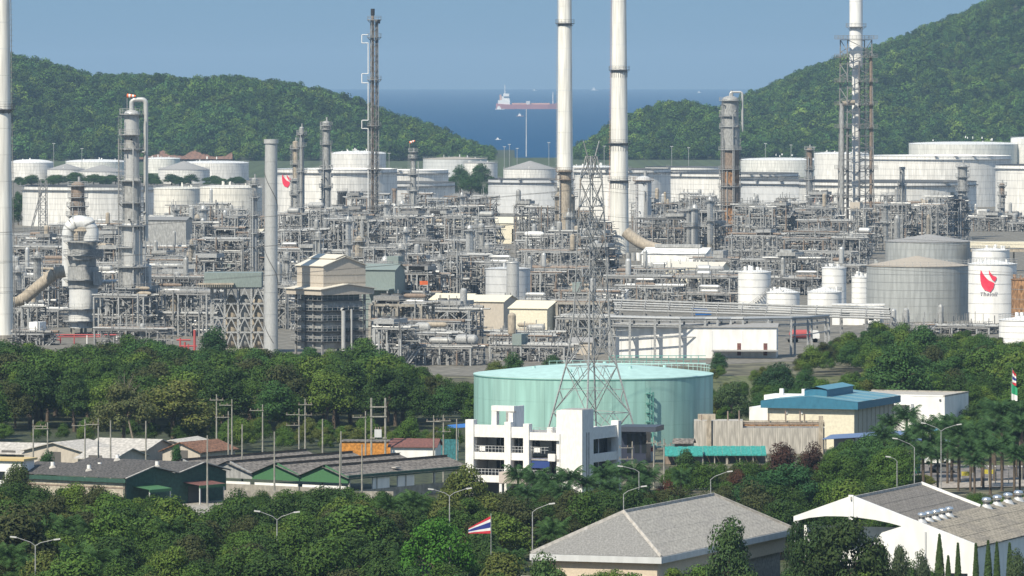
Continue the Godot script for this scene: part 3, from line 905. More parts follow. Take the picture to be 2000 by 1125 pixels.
# red emblem of two flame-like strokes, bent round a tank wall; c is its centre in photo pixels
func red_emblem(t: Node3D, c: Vector2, size: float, d: float, r: float, cx: float) -> void:
	var shapes := [[[0.04, 0.0], [0.0, 0.26], [0.02, 0.5], [0.09, 0.72], [0.25, 0.9], [0.62, 1.0], [0.8, 0.82], [0.87, 0.6], [0.5, 0.47], [0.28, 0.3], [0.13, 0.13]], [[0.52, 0.0], [0.54, 0.22], [0.7, 0.42], [0.88, 0.54], [0.98, 0.42], [1.0, 0.33], [0.78, 0.27], [0.62, 0.14]]]
	for sh in shapes:
		var poly := PackedVector2Array()
		for q in sh: poly.append(Vector2((q[0] - 0.5) * size * 0.72, -(q[1] - 0.5) * size))
		var tr := Geometry2D.triangulate_polygon(poly)
		var b := MB.new()
		for k in range(0, tr.size(), 3):
			var vs := []
			for e in 3:
				var p := poly[tr[k + e]] * d / FOCAL
				var ax: float = (c.x - cx) * d / FOCAL + p.x
				var y: float = hy(c.y, d) + p.y
				vs.append(Vector3(ax, y, sqrt(maxf(0.01, (r + 0.2) * (r + 0.2) - ax * ax))))
			if (vs[1] - vs[0]).cross(vs[2] - vs[0]).z > 0: b.tri(vs[0], vs[1], vs[2])
			else: b.tri(vs[0], vs[2], vs[1])
		joined(t, "emblem", b, mat(0.72, 0.035, 0.08, 0.5))
# ---------------------------------------------------------------- process racks
const GRID := -20.0
var marks := []   # [column, row, words] of things one can find, for telling racks apart
func near_mark(px: float, py: float) -> String:
	var best := 1e9
	var w := ""
	for m in marks:
		var q: float = absf(px - m[0]) + 1.6 * absf(py - m[1])
		if q < best: best = q; w = m[2]
	return w
func steel_frame(t: Node3D, w: float, d: float, lv: Array, nx: int, nz: int, ps: float, m: Material, mb: Material) -> void:
	var h: float = lv[lv.size() - 1]
	for a in nx + 1:
		for c in nz + 1:
			pbox(t, "post", Vector3(-w / 2 + w * a / nx, h / 2, -d / 2 + d * c / nz), Vector3(ps, h, ps), m)
	for y in lv:
		for c in nz + 1: pbox(t, "beam", Vector3(0, y, -d / 2 + d * c / nz), Vector3(w - ps, ps * 0.9, ps * 0.6), mb)
		for a in nx + 1: pbox(t, "beam", Vector3(-w / 2 + w * a / nx, y - 0.004, 0), Vector3(ps * 0.6, ps * 0.85, d - ps), mb)
func rack(px: float, py: float, w: float, d: float, lv: Array, sd: int, style: int, opt := {}) -> Node3D:
	var g := RandomNumberGenerator.new(); g.seed = sd
	var frame_m: Material = [M.galv, M.steel, M.conc, M.brown, M.galv, M.steel][style % 6]
	var beam_m: Material = [M.steel, M.galv, M.conc, M.steel, M.galv, M.dark][style % 6]
	var nx := maxi(2, int(w / 5.5))
	var nz := 1 if d < 7 else 2
	var h: float = lv[lv.size() - 1]
	var feats := []
	var t := thing("process_rack", "", "pipe rack", G(px, py), opt.get("turn", GRID), "steel process racks of the refinery")
	steel_frame(t, w, d, lv, nx, nz, 0.34 if style != 2 else 0.6, frame_m, beam_m)
	var br := g.randi_range(2, 4)
	for k in br:
		var a := g.randi() % nx
		var li := g.randi() % lv.size()
		var y0: float = 0.3 if li == 0 else lv[li - 1]
		var y1: float = lv[li]
		var z := d / 2 + 0.02
		pbar(t, "brace", Vector3(-w / 2 + w * a / nx, y0, z), Vector3(-w / 2 + w * (a + 1) / nx, y1, z), 0.16, beam_m)
		if g.randf() < 0.5: pbar(t, "brace", Vector3(-w / 2 + w * (a + 1) / nx, y0, z - 0.17), Vector3(-w / 2 + w * a / nx, y1, z - 0.17), 0.16, beam_m)
	# pipes along the rack on each level
	var pm := [M.silver, M.dullsilver, M.galv, M.galv, M.steel, M.dullsilver, M.brown, M.galv, M.steel]
	for y in lv:
		var cnt := g.randi_range(3, 6)
		for k in cnt:
			var r: float = [0.1, 0.14, 0.18, 0.24, 0.34][g.randi() % 5]
			var z := -d / 2 + 0.5 + (d - 1.0) * (k + g.randf_range(0.1, 0.9)) / cnt
			var over := g.randf_range(0.2, 2.2)
			ptube(t, "pipe", Vector3(-w / 2 - over, y + 0.2 + r, z), Vector3(w / 2 + g.randf_range(0.2, 2.2), y + 0.2 + r, z), r, pm[g.randi() % pm.size()])
	var nr := g.randi_range(8, 13)
	for k in nr:
		var r := g.randf_range(0.09, 0.26)
		var x := g.randf_range(-w / 2, w / 2)
		var z := d / 2 + g.randf_range(0.2, 0.8) if g.randf() < 0.6 else g.randf_range(-d / 2, d / 2)
		ptube(t, "riser", Vector3(x, 0.1, z), Vector3(x, g.randf_range(h * 0.4, h * 1.12), z), r, pm[g.randi() % pm.size()])
	# decks and rails
	var rb := MB.new()
	for k in lv.size():
		if g.randf() < (0.6 if k == lv.size() - 1 else 0.35):
			var x0 := g.randf_range(-w / 2, -w / 6); var x1 := g.randf_range(w / 6, w / 2)
			var y: float = lv[k] + 0.24
			pbox(t, "deck", Vector3((x0 + x1) / 2, y, 0), Vector3(x1 - x0, 0.07, d * 0.9), M.steel)
			rb.rails([Vector3(x0, y, d * 0.45), Vector3(x1, y, d * 0.45), Vector3(x1, y, -d * 0.45), Vector3(x0, y, -d * 0.45)], 1.1, 0.07, true, 1.5)
	joined(t, "handrail", rb, M.galv, true)
	# equipment
	var eq := g.randi_range(1, 3)
	for k in eq:
		var li := g.randi() % lv.size()
		var y: float = lv[li] if g.randf() < 0.75 else 0.6
		var x := g.randf_range(-w * 0.35, w * 0.35)
		match [0, 1, 1, 2, 3, 3, 4, 1][g.randi() % 8]:
			0:
				var r := g.randf_range(0.6, 1.15); var l := g.randf_range(3.5, 6.5)
				pdrum(t, "drum", Vector3(x - l / 2, y + r + 0.5, 0), Vector3(x + l / 2, y + r + 0.5, 0), r, [M.silver, M.white2, M.dullsilver, M.galv][g.randi() % 4])
				for sx in [-0.3, 0.3]: pbox(t, "saddle", Vector3(x + l * sx, y + 0.35, 0), Vector3(0.35, 0.7, r * 1.5), beam_m)
				feats.append("a horizontal drum")
			1:
				var r := g.randf_range(0.5, 0.9); var l := g.randf_range(3.0, 6.0)
				pdrum(t, "vertical_vessel", Vector3(x, y + 0.3, d * 0.2), Vector3(x, y + 0.3 + l, d * 0.2), r, [M.silver, M.dullsilver, M.galv, M.tan][g.randi() % 4])
				feats.append("an upright vessel")
			2:
				var cw := g.randf_range(4, 7)
				if li == lv.size() - 1 or true:
					var yy: float = h + 1.5
					x = clampf(x, -w / 2 + cw / 2, w / 2 - cw / 2)
					pbox(t, "fin_fan_cooler", Vector3(x, yy, 0), Vector3(cw, 1.0, d * 0.95), [M.galv, M.steel, M.dullsilver][g.randi() % 3])
					for sx in [-0.45, 0.45]:
						for sz in [-0.42, 0.42]: pbox(t, "cooler_leg", Vector3(x + cw * sx, h + 0.6, d * sz), Vector3(0.2, 1.2, 0.2), beam_m)
					for q in 2: ptube(t, "fan_ring", Vector3(x - cw * 0.24 + cw * 0.48 * q, yy + 0.5, 0), Vector3(x - cw * 0.24 + cw * 0.48 * q, yy + 0.95, 0), minf(cw * 0.2, d * 0.4), M.dark)
					feats.append("fan coolers")
			3:
				for q in 2:
					var r := g.randf_range(0.35, 0.55); var l := g.randf_range(4.5, 6.5)
					pdrum(t, "heat_exchanger", Vector3(x - l / 2, y + 0.8 + q * 1.2, 0), Vector3(x + l / 2, y + 0.8 + q * 1.2, 0), r, [M.silver, M.galv, M.brown, M.tan][g.randi() % 4])
				feats.append("stacked heat exchangers")
			4:
				pbox(t, "cabinet", Vector3(x, y + 1.5, 0), Vector3(g.randf_range(2, 4), 2.4, d * 0.6), [M.greenclad, M.beige, M.dullsilver, M.white2, M.steel][g.randi() % 5])
				feats.append("a boxed cabinet")
	# zig-zag stair on one end
	if g.randf() < 0.4:
		var sb := MB.new()
		var x := w / 2 + 0.9
		var y0 := 0.0
		for k in lv.size():
			var y1: float = lv[k]
			var za := d / 2 if k % 2 == 0 else -d / 2
			sb.bar(Vector3(x - 0.4, y0, za), Vector3(x - 0.4, y1, -za), 0.08, 0.3); sb.bar(Vector3(x + 0.4, y0, za), Vector3(x + 0.4, y1, -za), 0.08, 0.3)
			sb.bar(Vector3(x + 0.4, y0 + 1, za), Vector3(x + 0.4, y1 + 1, -za), 0.06)
			for q in 12: sb.box(Vector3(x, lerpf(y0, y1, (q + 0.5) / 12.0), lerpf(za, -za, (q + 0.5) / 12.0)), Vector3(0.8, 0.05, 0.26))
			sb.box(Vector3(x, y1, -za), Vector3(1.2, 0.08, 1.2))
			y0 = y1
		joined(t, "stair", sb, M.galv, true)
		feats.append("an outside stair")
	# valves, small lines, cable trays and lamps too small to pick apart
	for q in 2:
		var cb := MB.new()
		for k in g.randi_range(80, 120):
			var li := g.randi() % lv.size()
			var yb: float = 0.0 if li == 0 else lv[li - 1]
			var p := Vector3(g.randf_range(-w / 2, w / 2), g.randf_range(yb, lv[li]), g.randf_range(-d / 2, d / 2 + 0.5))
			match g.randi() % 5:
				0: cb.box(p, Vector3(g.randf_range(0.25, 0.9), g.randf_range(0.25, 1.1), g.randf_range(0.25, 0.7)))
				1: cb.tube(p, p + Vector3(g.randf_range(1, 5), 0, 0), g.randf_range(0.05, 0.12), -1, 5)
				2: cb.tube(p, p + Vector3(0, g.randf_range(1, 4), 0), g.randf_range(0.05, 0.12), -1, 5)
				3: cb.tube(p, p + Vector3(0, 0, g.randf_range(1, 3)), g.randf_range(0.06, 0.14), -1, 5)
				4:
					var e := p + Vector3(g.randf_range(0.8, 2.5), 0, 0)
					cb.tube(p, e, 0.09, -1, 5); cb.tube(e, e + Vector3(0, g.randf_range(-2, 2), 0), 0.09, -1, 5)
		joined(t, "fittings", cb, [M.galv, M.dark, M.dullsilver, M.steel][(g.randi() + q) % 4], true)
	var words: String = ["grey galvanised", "mid grey", "tan concrete", "brownish steel", "pale grey", "dull grey"][style % 6]
	var fw := ""
	if feats.size() > 0: fw = " with " + feats[0]
	if not opt.has("label"): t.set_meta("label", "%s %s-level rack%s near %s" % [words, ["no", "one", "two", "three", "four", "five", "six"][lv.size()], fw, near_mark(px, py - h * 0.6 * FOCAL / dist(py))])
	else: t.set_meta("label", opt.label)
	return t
func build_racks() -> void:
	# rows of units: ground row, from, to, lowest and highest roof in metres
	var rows := [[462, 640, 960, 7, 11], [462, 1235, 1410, 8, 13], [462, 1450, 1640, 8, 13], [466, 1690, 1885, 11, 19], [455, 1890, 2010, 3, 6],
		[492, 180, 230, 8, 13], [492, 300, 515, 8, 13], [490, 548, 960, 8, 12], [490, 1010, 1185, 8, 13], [490, 1245, 1420, 7, 13], [490, 1440, 1720, 9, 14],
		[522, 30, 128, 8, 12], [525, 290, 500, 9, 15], [522, 545, 965, 7, 11], [522, 1010, 1190, 7, 10], [522, 1425, 1690, 6, 10], 
		[556, 25, 128, 8, 13], [556, 290, 372, 9, 14], [552, 725, 985, 6, 10], [548, 1020, 1200, 5, 9], [548, 1225, 1440, 4, 8], [556, 1500, 1690, 5, 9],
		[590, 30, 135, 8, 12], [588, 300, 370, 9, 13], [586, 775, 940, 6, 11], [585, 990, 1130, 5, 8], [582, 1180, 1440, 4, 7],
		[622, 290, 420, 7, 11], [625, 725, 870, 7, 12], [622, 985, 1200, 3, 5],
		[638, 35, 130, 3, 6], [655, 190, 300, 6, 10], [655, 300, 425, 7, 11], [660, 730, 840, 7, 11], [660, 840, 930, 4, 6.5], [658, 1095, 1190, 5, 9],
		[476, 545, 960, 7, 12], [476, 1245, 1410, 7, 12], [478, 1440, 1640, 8, 13], [505, 300, 515, 8, 12], [506, 545, 960, 6, 11], [506, 1010, 1185, 6, 10], [508, 1420, 1700, 5, 10],
		[538, 290, 500, 8, 13], [538, 545, 720, 6, 10], [538, 790, 960, 6, 10], [536, 1040, 1200, 5, 9], [540, 1430, 1690, 4, 8],
		[572, 290, 370, 8, 12], [570, 785, 940, 6, 9], [570, 1040, 1200, 4, 8], [566, 1240, 1440, 4, 7], [572, 1510, 1600, 4, 7],
		[605, 25, 130, 8, 12], [605, 290, 400, 7, 12], [606, 730, 850, 6, 10], [603, 1090, 1440, 3, 6], [640, 300, 425, 7, 10], [640, 725, 850, 7, 10], [640, 1090, 1190, 4, 7],
		[676, 190, 330, 3, 6], [682, 735, 840, 7, 11], [682, 840, 935, 5, 8.3], [676, 1095, 1190, 4, 7], [676, 960, 1095, 2.5, 3.5], [705, 770, 940, 4, 8], [695, 740, 940, 5, 8], [716, 805, 940, 3, 6], [712, 740, 800, 5, 8], [702, 960, 1120, 3, 5], [676, 30, 100, 2, 3], [690, 545, 580, 7, 12], [600, 500, 578, 6, 10], [640, 498, 578, 7, 11], [668, 545, 580, 6, 10], [560, 185, 245, 8, 12], [600, 190, 300, 7, 11], [520, 180, 245, 8, 12], [505, 100, 240, 7, 11], [475, 180, 300, 6, 10], [690, 960, 1100, 3, 4.6], [650, 1700, 1990, 1.2, 2.2], [440, 1895, 2000, 3, 6], [425, 545, 900, 4, 7], [428, 1240, 1640, 4, 7]]
	var sd := 50
	for r in rows:
		var s: float = FOCAL / dist(r[0])
		var x: float = r[1]
		while x < r[2] - 30:
			var w := rng.randf_range(13, 20)
			w = minf(w, (r[2] - x) / s)
			if w < 6: break
			var h := rng.randf_range(r[3], r[4])
			var n := clampi(int(h / 3.4), 1, 4)
			var lv := []
			for k in n: lv.append(h * (k + 1) / n)
			var style: int = [0, 1, 0, 4, 5, 1, 3][rng.randi() % 7]
			if r[0] > 640 and r[1] > 700: style = [2, 4, 0, 0][rng.randi() % 4]
			rack(x + w * s * 0.5, r[0] + rng.randf_range(-4, 4), w / 1.05, rng.randf_range(6, 10), lv, sd, style)
			sd += 1
			x += w * s + rng.randf_range(0, 10)
	# taller, narrower frames that stand up out of the rows
	for r in [[470, 650, 960, 10], [470, 1240, 1410, 7], [474, 1450, 1640, 6], [470, 1700, 1880, 7], [498, 300, 510, 6], [498, 550, 960, 13], [500, 1010, 1180, 5], [500, 1440, 1700, 8], [530, 300, 500, 6], [530, 560, 960, 10], [545, 30, 125, 4], [545, 1030, 1190, 5], [560, 730, 960, 6], [595, 780, 1000, 5], [612, 30, 120, 3], [615, 300, 420, 4], [632, 735, 860, 4], [645, 200, 300, 4]]:
		for k in r[3]:
			var h := rng.randf_range(11, 17) if r[0] < 540 else rng.randf_range(9, 14)
			var n := int(h / 3.0)
			var lv := []
			for q in n: lv.append(h * (q + 1) / n)
			rack(r[1] + (r[2] - r[1]) * (k + rng.randf_range(0.15, 0.85)) / r[3], r[0] + rng.randf_range(-7, 7), rng.randf_range(5, 8.5), rng.randf_range(4, 6.5), lv, sd, [0, 1, 4, 5, 0, 3][rng.randi() % 6])
			sd += 1
	# upright vessels and slim columns between the racks
	for k in 46:
		var row: Array = [[480, 560, 950], [486, 1245, 1410], [488, 1440, 1710], [515, 300, 500], [518, 560, 950], [545, 560, 950], [520, 1020, 1180], [565, 740, 950], [610, 740, 860], [480, 1700, 1880], [620, 30, 125], [600, 300, 420]][k % 12]
		var px := rng.randf_range(row[1], row[2]); var py: float = row[0] + rng.randf_range(-6, 8)
		var d := dist(py); var h := rng.randf_range(8, 19); var r := rng.randf_range(0.55, 1.3)
		var m: Material = [M.silver, M.dullsilver, M.galv, M.tan, M.dullsilver][rng.randi() % 5]
		var t := thing("upright_vessel", "%s upright vessel %s near %s" % ["stout" if r > 0.95 else "slim", "with top platform" if h > 13 else "on a short skirt", near_mark(px, py - h * 3.5)], "vessel", G(px, py), 0, "upright vessels among the racks")
		pdrum(t, "shell", Vector3(0, 1.2, 0), Vector3(0, h, 0), r, m)
		ptube(t, "skirt", Vector3.ZERO, Vector3(0, 2.2, 0), r * 0.98, M.conc)
		ptube(t, "side_pipe", Vector3(r + 0.3, 0.3, 0.3), Vector3(r + 0.3, h - 0.8, 0.3), 0.13, M.silver)
		ptube(t, "top_nozzle", Vector3(0, h - 0.1, 0), Vector3(0, h + 1.1, 0), 0.16, M.galv)
		if h > 13: ring_platform(t, r, h - 1.6, 0.9, M.galv); ring_platform(t, r, h * 0.55, 0.9, M.galv, 0.2, 3.6)
		ladder(t, Vector3(-0.4, 0, r + 0.25), 0.5, h - 1.0, Vector3(0, 0, 1), M.galv)
# ---------------------------------------------------------------- named plant
func lattice(t: Node3D, w0: float, w1: float, h: float, steps: int, leg: float, br: float, m: Material, called := "panel", o := Vector3.ZERO) -> void:
	# four legs and braced panels
	var c := [Vector3(-1, 0, -1), Vector3(1, 0, -1), Vector3(1, 0, 1), Vector3(-1, 0, 1)]
	for k in 4: pbar(t, "leg", o + c[k] * w0 * 0.5, o + c[k] * w1 * 0.5 + BY * h, leg, m)
	for s in steps:
		var y0 := h * s / steps; var y1 := h * (s + 1) / steps
		var a := lerpf(w0, w1, float(s) / steps) * 0.5; var b2 := lerpf(w0, w1, float(s + 1) / steps) * 0.5
		var b := MB.new()
		for k in 4:
			var p: Vector3 = c[k]; var q: Vector3 = c[(k + 1) % 4]
			b.bar(o + p * b2 + BY * y1, o + q * b2 + BY * y1, br)
			if s % 2 == 0: b.bar(o + p * a + BY * y0, o + q * b2 + BY * y1, br)
			else: b.bar(o + q * a + BY * y0, o + p * b2 + BY * y1, br)
		joined(t, called, b, m, true)
func windsock(t: Node3D, p: Vector3, dir: Vector3, l: float) -> void:
	var w := thing_part(t, "windsock")
	ptube(w, "mast", p - BY * 3.0, p + BY * 0.3, 0.06, M.galv)
	for k in 5:
		var b := MB.new()
		b.tube(p + dir * l * k / 5.0, p + dir * l * (k + 1) / 5.0, 0.5 - 0.05 * k, 0.45 - 0.05 * k, 10, false)
		joined(w, "band", b, M.orange if k % 2 == 0 else M.white2)
func shed(t: Node3D, w: float, d: float, eave: float, rise: float, wall: Material, roof: Material, over := 0.4, along_x := true) -> void:
	# gabled shed centred on the node; ridge along x
	var b := MB.new()
	b.prism(PackedVector2Array([Vector2(-d / 2, 0), Vector2(d / 2, 0), Vector2(d / 2, eave), Vector2(0, eave + rise), Vector2(-d / 2, eave)]), -w / 2, w / 2)
	var o := joined(t, "wall", b, wall)
	if along_x: o.rotation_degrees.y = 90
	for s in [-1.0, 1.0]:
		var rb := MB.new()
		var hd := d / 2 + over
		var drop := rise * over / (d / 2)
		var a := Vector3(0, eave + rise + 0.03, 0); var e := Vector3(0, eave - drop + 0.03, s * hd)
		var x := Vector3(w / 2 + over, 0, 0)
		var th := Vector3(0, 0.12, 0)
		if s > 0:
			rb.quad(e - x + th, e + x + th, a + x + th, a - x + th); rb.quad(e - x, e + x, e + x + th, e - x + th)
		else:
			rb.quad(e + x + th, e - x + th, a - x + th, a + x + th); rb.quad(e + x, e - x, e - x + th, e + x + th)
		rb.quad(a - x, a + x, e + x, e - x)
		rb.quad(e + x, a + x, a + x + th, e + x + th) ; rb.quad(a - x, e - x, e - x + th, a - x + th)
		var r := joined(t, "roof_slope", rb, roof)
		if not along_x: r.rotation_degrees.y = 90
func put_shed(x0: float, x1: float, yt: float, yb: float, depth: float, rise: float, wall: Material, roof: Material, called: String, label: String, turn := 0.0, along_x := true) -> Node3D:
	var d := dist(yb)
	var w := (x1 - x0) * d / FOCAL
	var t := thing(called, label, "building", G((x0 + x1) * 0.5, yb), turn, "refinery sheds")
	shed(t, w, depth, hy(yt, d) - rise, rise, wall, roof, 0.35, along_x)
	return t
func build_stacks() -> void:
	chimney(1, 664, 34, 52, -60, [213], "thick white chimney beside the ribbed sloping duct", M.chimney, {"ribs": false, "lm": M.steel, "la": 0.1})
	chimney(1103.5, 505, 25, 33, -70, [45], "plain white chimney rising from behind a dome-topped reactor", M.chimney, {"ribs": false, "lm": M.galv})
	chimney(1209.5, 503, 26, 38, -80, [136, 279, 352], "white chimney with dark ribbed gallery bands, standing alone on the yard", M.chimney)
	# tall column with the big overhead line
	var t := column(257, 657, [[222, 29, M.silver], [262, 30, M.dullsilver], [290, 30, M.silver], [352, 36, M.dullsilver], [440, 42, M.silver], [520, 48, M.dullsilver]], [222, 262, 290, 352, 395, 440, 482, 520, 562, 600, 632], "tallest grey column with an overhead pipe bent over its top", {"pipe": [1.0, 0.55], "pipe_out": 1.6, "pipe_up": 2.4, "pipe_to": 22.0, "pm": M.galv, "nozzles": 14})
	windsock(t, Vector3(-1.0, hy(187, dist(657)), 0.6), Vector3(1, -0.05, 0.1), 2.0)
	column(288, 655, [[520, 16, M.silver], [590, 24, M.dullsilver]], [540, 575, 610], "short silver column tied to the tallest grey column", {"pw": 0.9})
	column(152, 540, [[362, 26, M.brown], [395, 30, M.brown], [420, 33, M.tan]], [362, 385, 402, 420], "dark stubby column above the silver elbow duct", {"pm": M.galv})
	column(529.5, 697, [[272, 24, M.silver, 27]], [], "slender silver stack with a spiral line beside the tan tower house", {"dome": false, "name": "exhaust_stack", "cat": "stack", "ladder": false, "nozzles": 0, "pm": M.galv})
	var sk: Node3D = get_child(get_child_count() - 1)
	var sd := dist(697)
	var sb2 := MB.new()
	var pp := Vector3.ZERO
	for k in 91:
		var u := k / 90.0
		var a := u * TAU * 2.6 + 1.2
		var e := Vector3(cos(a), 0, sin(a)) * (13.6 - 1.4 * u) * sd / FOCAL + BY * (3.0 + u * (hy(280, sd) - 4.0))
		if k > 0: sb2.tube(pp, e, 0.09, -1, 5, false)
		pp = e
	joined(sk, "spiral_strake", sb2, M.dark)
	column(497, 540, [[350, 11, M.dullsilver], [420, 13, M.galv]], [360, 385, 420, 455], "thin grey column behind the slender silver stack", {"pw": 0.8})
	column(577, 492, [[278, 11, M.tan], [350, 14, M.dullsilver]], [290, 320, 352, 380, 410, 440], "tan column of a close pair, the shorter one", {"pw": 0.9})
	column(589, 496, [[250, 9, M.dullsilver], [330, 12, M.dullsilver]], [262, 285, 335, 372, 405], "grey column of a close pair, the taller one", {"pw": 0.9})
	column(637, 490, [[240, 15, M.dullsilver], [330, 18, M.dullsilver]], [244, 252, 281, 330, 365, 410], "grey column with antennas in front of the knobbly white tank", {"pw": 0.8, "nozzles": 10})
	column(807, 494, [[298, 10, M.dullsilver], [330, 12, M.dullsilver], [372, 15, M.dullsilver]], [296, 308, 340, 372, 410], "stepped grey column with windsock before the pale tank", {"pw": 0.8})
	windsock(get_child(get_child_count() - 1), Vector3(-1.2, hy(279, dist(494)), 0.3), Vector3(1, 0.4, 0), 1.8)
	for q in [[668, 452, 373, 17], [717, 456, 374, 18]]:
		column(q[0], q[1], [[q[2], q[3], M.black], [405, q[3] - 3, M.silver]], [q[2] + 1], "short stack with black top and silver barrel" + (" left of the flare mast" if q[0] < 700 else " at the foot of the flare mast"), {"dome": false, "name": "exhaust_stack", "cat": "stack", "pw": 0.5, "nozzles": 0, "group": "black-topped stacks"})
	column(770, 450, [[368, 8, M.brown]], [], "thin brown stack in front of the pale grey tank", {"dome": false, "name": "exhaust_stack", "cat": "stack", "nozzles": 0})
	column(1103, 512, [[368, 29, M.cream], [383, 40, M.tan], [430, 40, M.dullsilver]], [366, 383, 410, 440], "dome-topped reactor column in front of the plain white chimney", {"pm": M.steel})
	column(1104, 516, [[332, 24, M.tan]], [334, 350], "square-looking tan vessel neck at the chimney's foot", {"dome": false, "pm": M.brown})
	column(1257, 476, [[352, 31, M.greywhite]], [352], "blue-grey upright vessel right of the banded chimney", {"pm": M.brown, "nozzles": 9})
	column(1426, 470, [[196, 33, M.dullsilver], [248, 37, M.dullsilver], [292, 36, M.brown], [330, 36, M.rust], [362, 38, M.brown], [395, 36, M.rust]], [196, 226, 247, 292, 330, 364, 400, 438], "rusty brown column with a pale upper half and many galleries", {"pm": M.galv, "pw": 0.9, "risers": 9, "nozzles": 30, "pipe": [1.0, 0.4], "pipe_up": 1.5, "pipe_to": 40.0})
	column(1581, 470, [[292, 12, M.brown], [330, 13, M.dullsilver]], [292, 330, 350], "narrow grey column with brown cap beside the pink arched duct", {"pw": 0.8})
	column(1880, 464, [[325, 18, M.dullsilver]], [325, 345, 372], "grey column in front of the wide white tank's dark edge", {"pw": 0.9})
	column(1957, 450, [[360, 10, M.brown], [385, 10, M.dullsilver]], [362, 380, 405], "short red-brown column in front of the white tank", {"pw": 0.9})
	column(1762, 470, [[326, 10, M.dullsilver]], [360, 400], "thin grey stack standing in the furnace frames", {"pw": 0.8, "dome": false})
	for q in [[560, 560, 495, 11], [622, 548, 455, 12], [940, 570, 440, 13], [952, 575, 478, 12], [930, 540, 430, 9], [1040, 500, 455, 14]]:
		column(q[0], q[1], [[q[2], q[3], M.dullsilver]], [q[2] + 12, q[2] + 45], "slim grey process column near " + near_mark(q[0], q[2]), {"pw": 0.7})
	# arched duct
	t = thing("arched_duct", "pink-brown insulated duct arching over beside the narrow grey column", "duct", G(1608, 470))
	var s := dist(470) / FOCAL
	var b := MB.new()
	var pts := []
	for k in 13: pts.append(Vector3(-cos(k * PI / 12) * 15 * s, hy(393, dist(470)) + sin(k * PI / 12) * 12 * s, 0))
	var ar := []
	for k in 15: ar.append(5.0 * s)
	b.sweep([Vector3(-15 * s, 6, 0)] + pts + [Vector3(15 * s, 2, 0)], ar, 14)
	joined(t, "duct", b, M.pink)
	pbox(t, "base_box", Vector3(0, 3, 0), Vector3(36 * s, 6, 5), M.steel)
	# flare mast with two risers and expansion loops
	var d := dist(492)
	t = thing("flare_mast", "very tall lattice flare mast carrying two dark risers", "flare mast", G(731, 492), 12)
	var h := hy(40, d)
	lattice(t, 3.0, 2.2, h, 30, 0.2, 0.12, M.steel)
	ptube(t, "riser", Vector3(-0.6, 0, 0.3), Vector3(-0.6, hy(22, d), 0.3), 0.5, M.brown, true)
	ptube(t, "riser", Vector3(0.7, 0, 0.3), Vector3(0.7, hy(38, d), 0.3), 0.42, M.dark, true)
	ptube(t, "flare_tip", Vector3(-0.6, hy(30, d), 0.3), Vector3(-0.6, hy(17, d), 0.3), 0.68, M.black, true)
	ptube(t, "flare_tip", Vector3(1.5, hy(46, d), 0.3), Vector3(1.5, hy(38, d), 0.3), 0.5, M.black)
	for y in [38, 72, 155, 245, 330, 410]: ring_platform(t, 1.6, hy(y, d), 0.9, M.steel)
	var prev := hy(68, d)
	var lb := MB.new()
	for y in [[68, 84], [144, 162], [235, 251]]:
		var a := hy(y[0], d); var c := hy(y[1], d)
		if y[0] != 68: lb.tube(Vector3(-2.2, prev, 0.4), Vector3(-2.2, a, 0.4), 0.16, -1, 8)
		lb.path([Vector3(-2.2, a, 0.4), Vector3(-4.4, a, 0.4), Vector3(-4.4, c, 0.4), Vector3(-2.2, c, 0.4)], 0.16, 8)
		prev = c
	lb.tube(Vector3(-2.2, prev, 0.4), Vector3(-2.2, 8, 0.4), 0.16, -1, 8)
	joined(t, "expansion_loop_pipe", lb, M.white2)
	# flare tower on the right with the white stack inside
	d = dist(476)
	t = thing("flare_tower", "brown-grey lattice tower enclosing a tall white stack", "tower", G(1672, 476), 14)
	lattice(t, 10.5, 9.0, hy(78, d), 17, 0.34, 0.2, M.steel)
	var sw := 13.0 * d / FOCAL
	for k in 12:
		var yy := lerpf(0, hy(-40, d), k / 12.0); var y2 := lerpf(0, hy(-40, d), (k + 1) / 12.0)
		var cb := MB.new(); cb.lathe_smooth([Vector2(sw if yy > hy(170, d) else sw * 0.62, yy), Vector2(sw if yy > hy(170, d) else sw * 0.62, y2 - 0.05)], 28)
		joined(t, "stack_section", cb, M.white2)
	ring_platform(t, sw, hy(52, d), 1.3, M.steel)
	for y in [76, 112, 160, 205, 250, 330, 385]:
		var yy := hy(y, d)
		var rb := MB.new()
		rb.rails([Vector3(-6.4, yy, 5.6), Vector3(6.4, yy, 5.6), Vector3(6.4, yy, -5.6), Vector3(-6.4, yy, -5.6)], 1.2, 0.09, true, 1.6)
		joined(t, "handrail", rb, M.steel, true)
		for z in [-5.0, 5.0]: pbox(t, "deck", Vector3(0, yy, z), Vector3(12.6, 0.14, 1.6), M.steel)
		for x in [-5.5, 5.5]: pbox(t, "deck", Vector3(x, yy - 0.01, 0), Vector3(1.6, 0.14, 8.2), M.brown)
	ptube(t, "side_pipe", Vector3(-6.2, 0, 3), Vector3(-6.2, hy(202, d), 3), 0.85, M.dullsilver, true)
	ptube(t, "side_pipe", Vector3(-6.2, hy(202, d), 3), Vector3(-1.5, hy(200, d), 3), 0.85, M.tan, true)
	ptube(t, "side_pipe", Vector3(-4.4, 0, 4), Vector3(-4.4, hy(250, d), 4), 0.5, M.brown)
	ptube(t, "side_pipe", Vector3(4.2, 0, 4.4), Vector3(4.2, hy(110, d), 4.4), 0.6, M.brown)
	ptube(t, "side_pipe", Vector3(-0.2, 0, 4.8), Vector3(-0.2, hy(120, d), 4.8), 0.35, M.dark)
	ladder(t, Vector3(2.2, 0, 5.2), 1, hy(80, d), Vector3(0, 0, 1), M.steel)
	# guyed lattice mast on the left
	d = dist(500)
	t = thing("lattice_mast", "thin grey lattice mast with a sloping strut before the wide white tank", "mast", G(84, 500), 20)
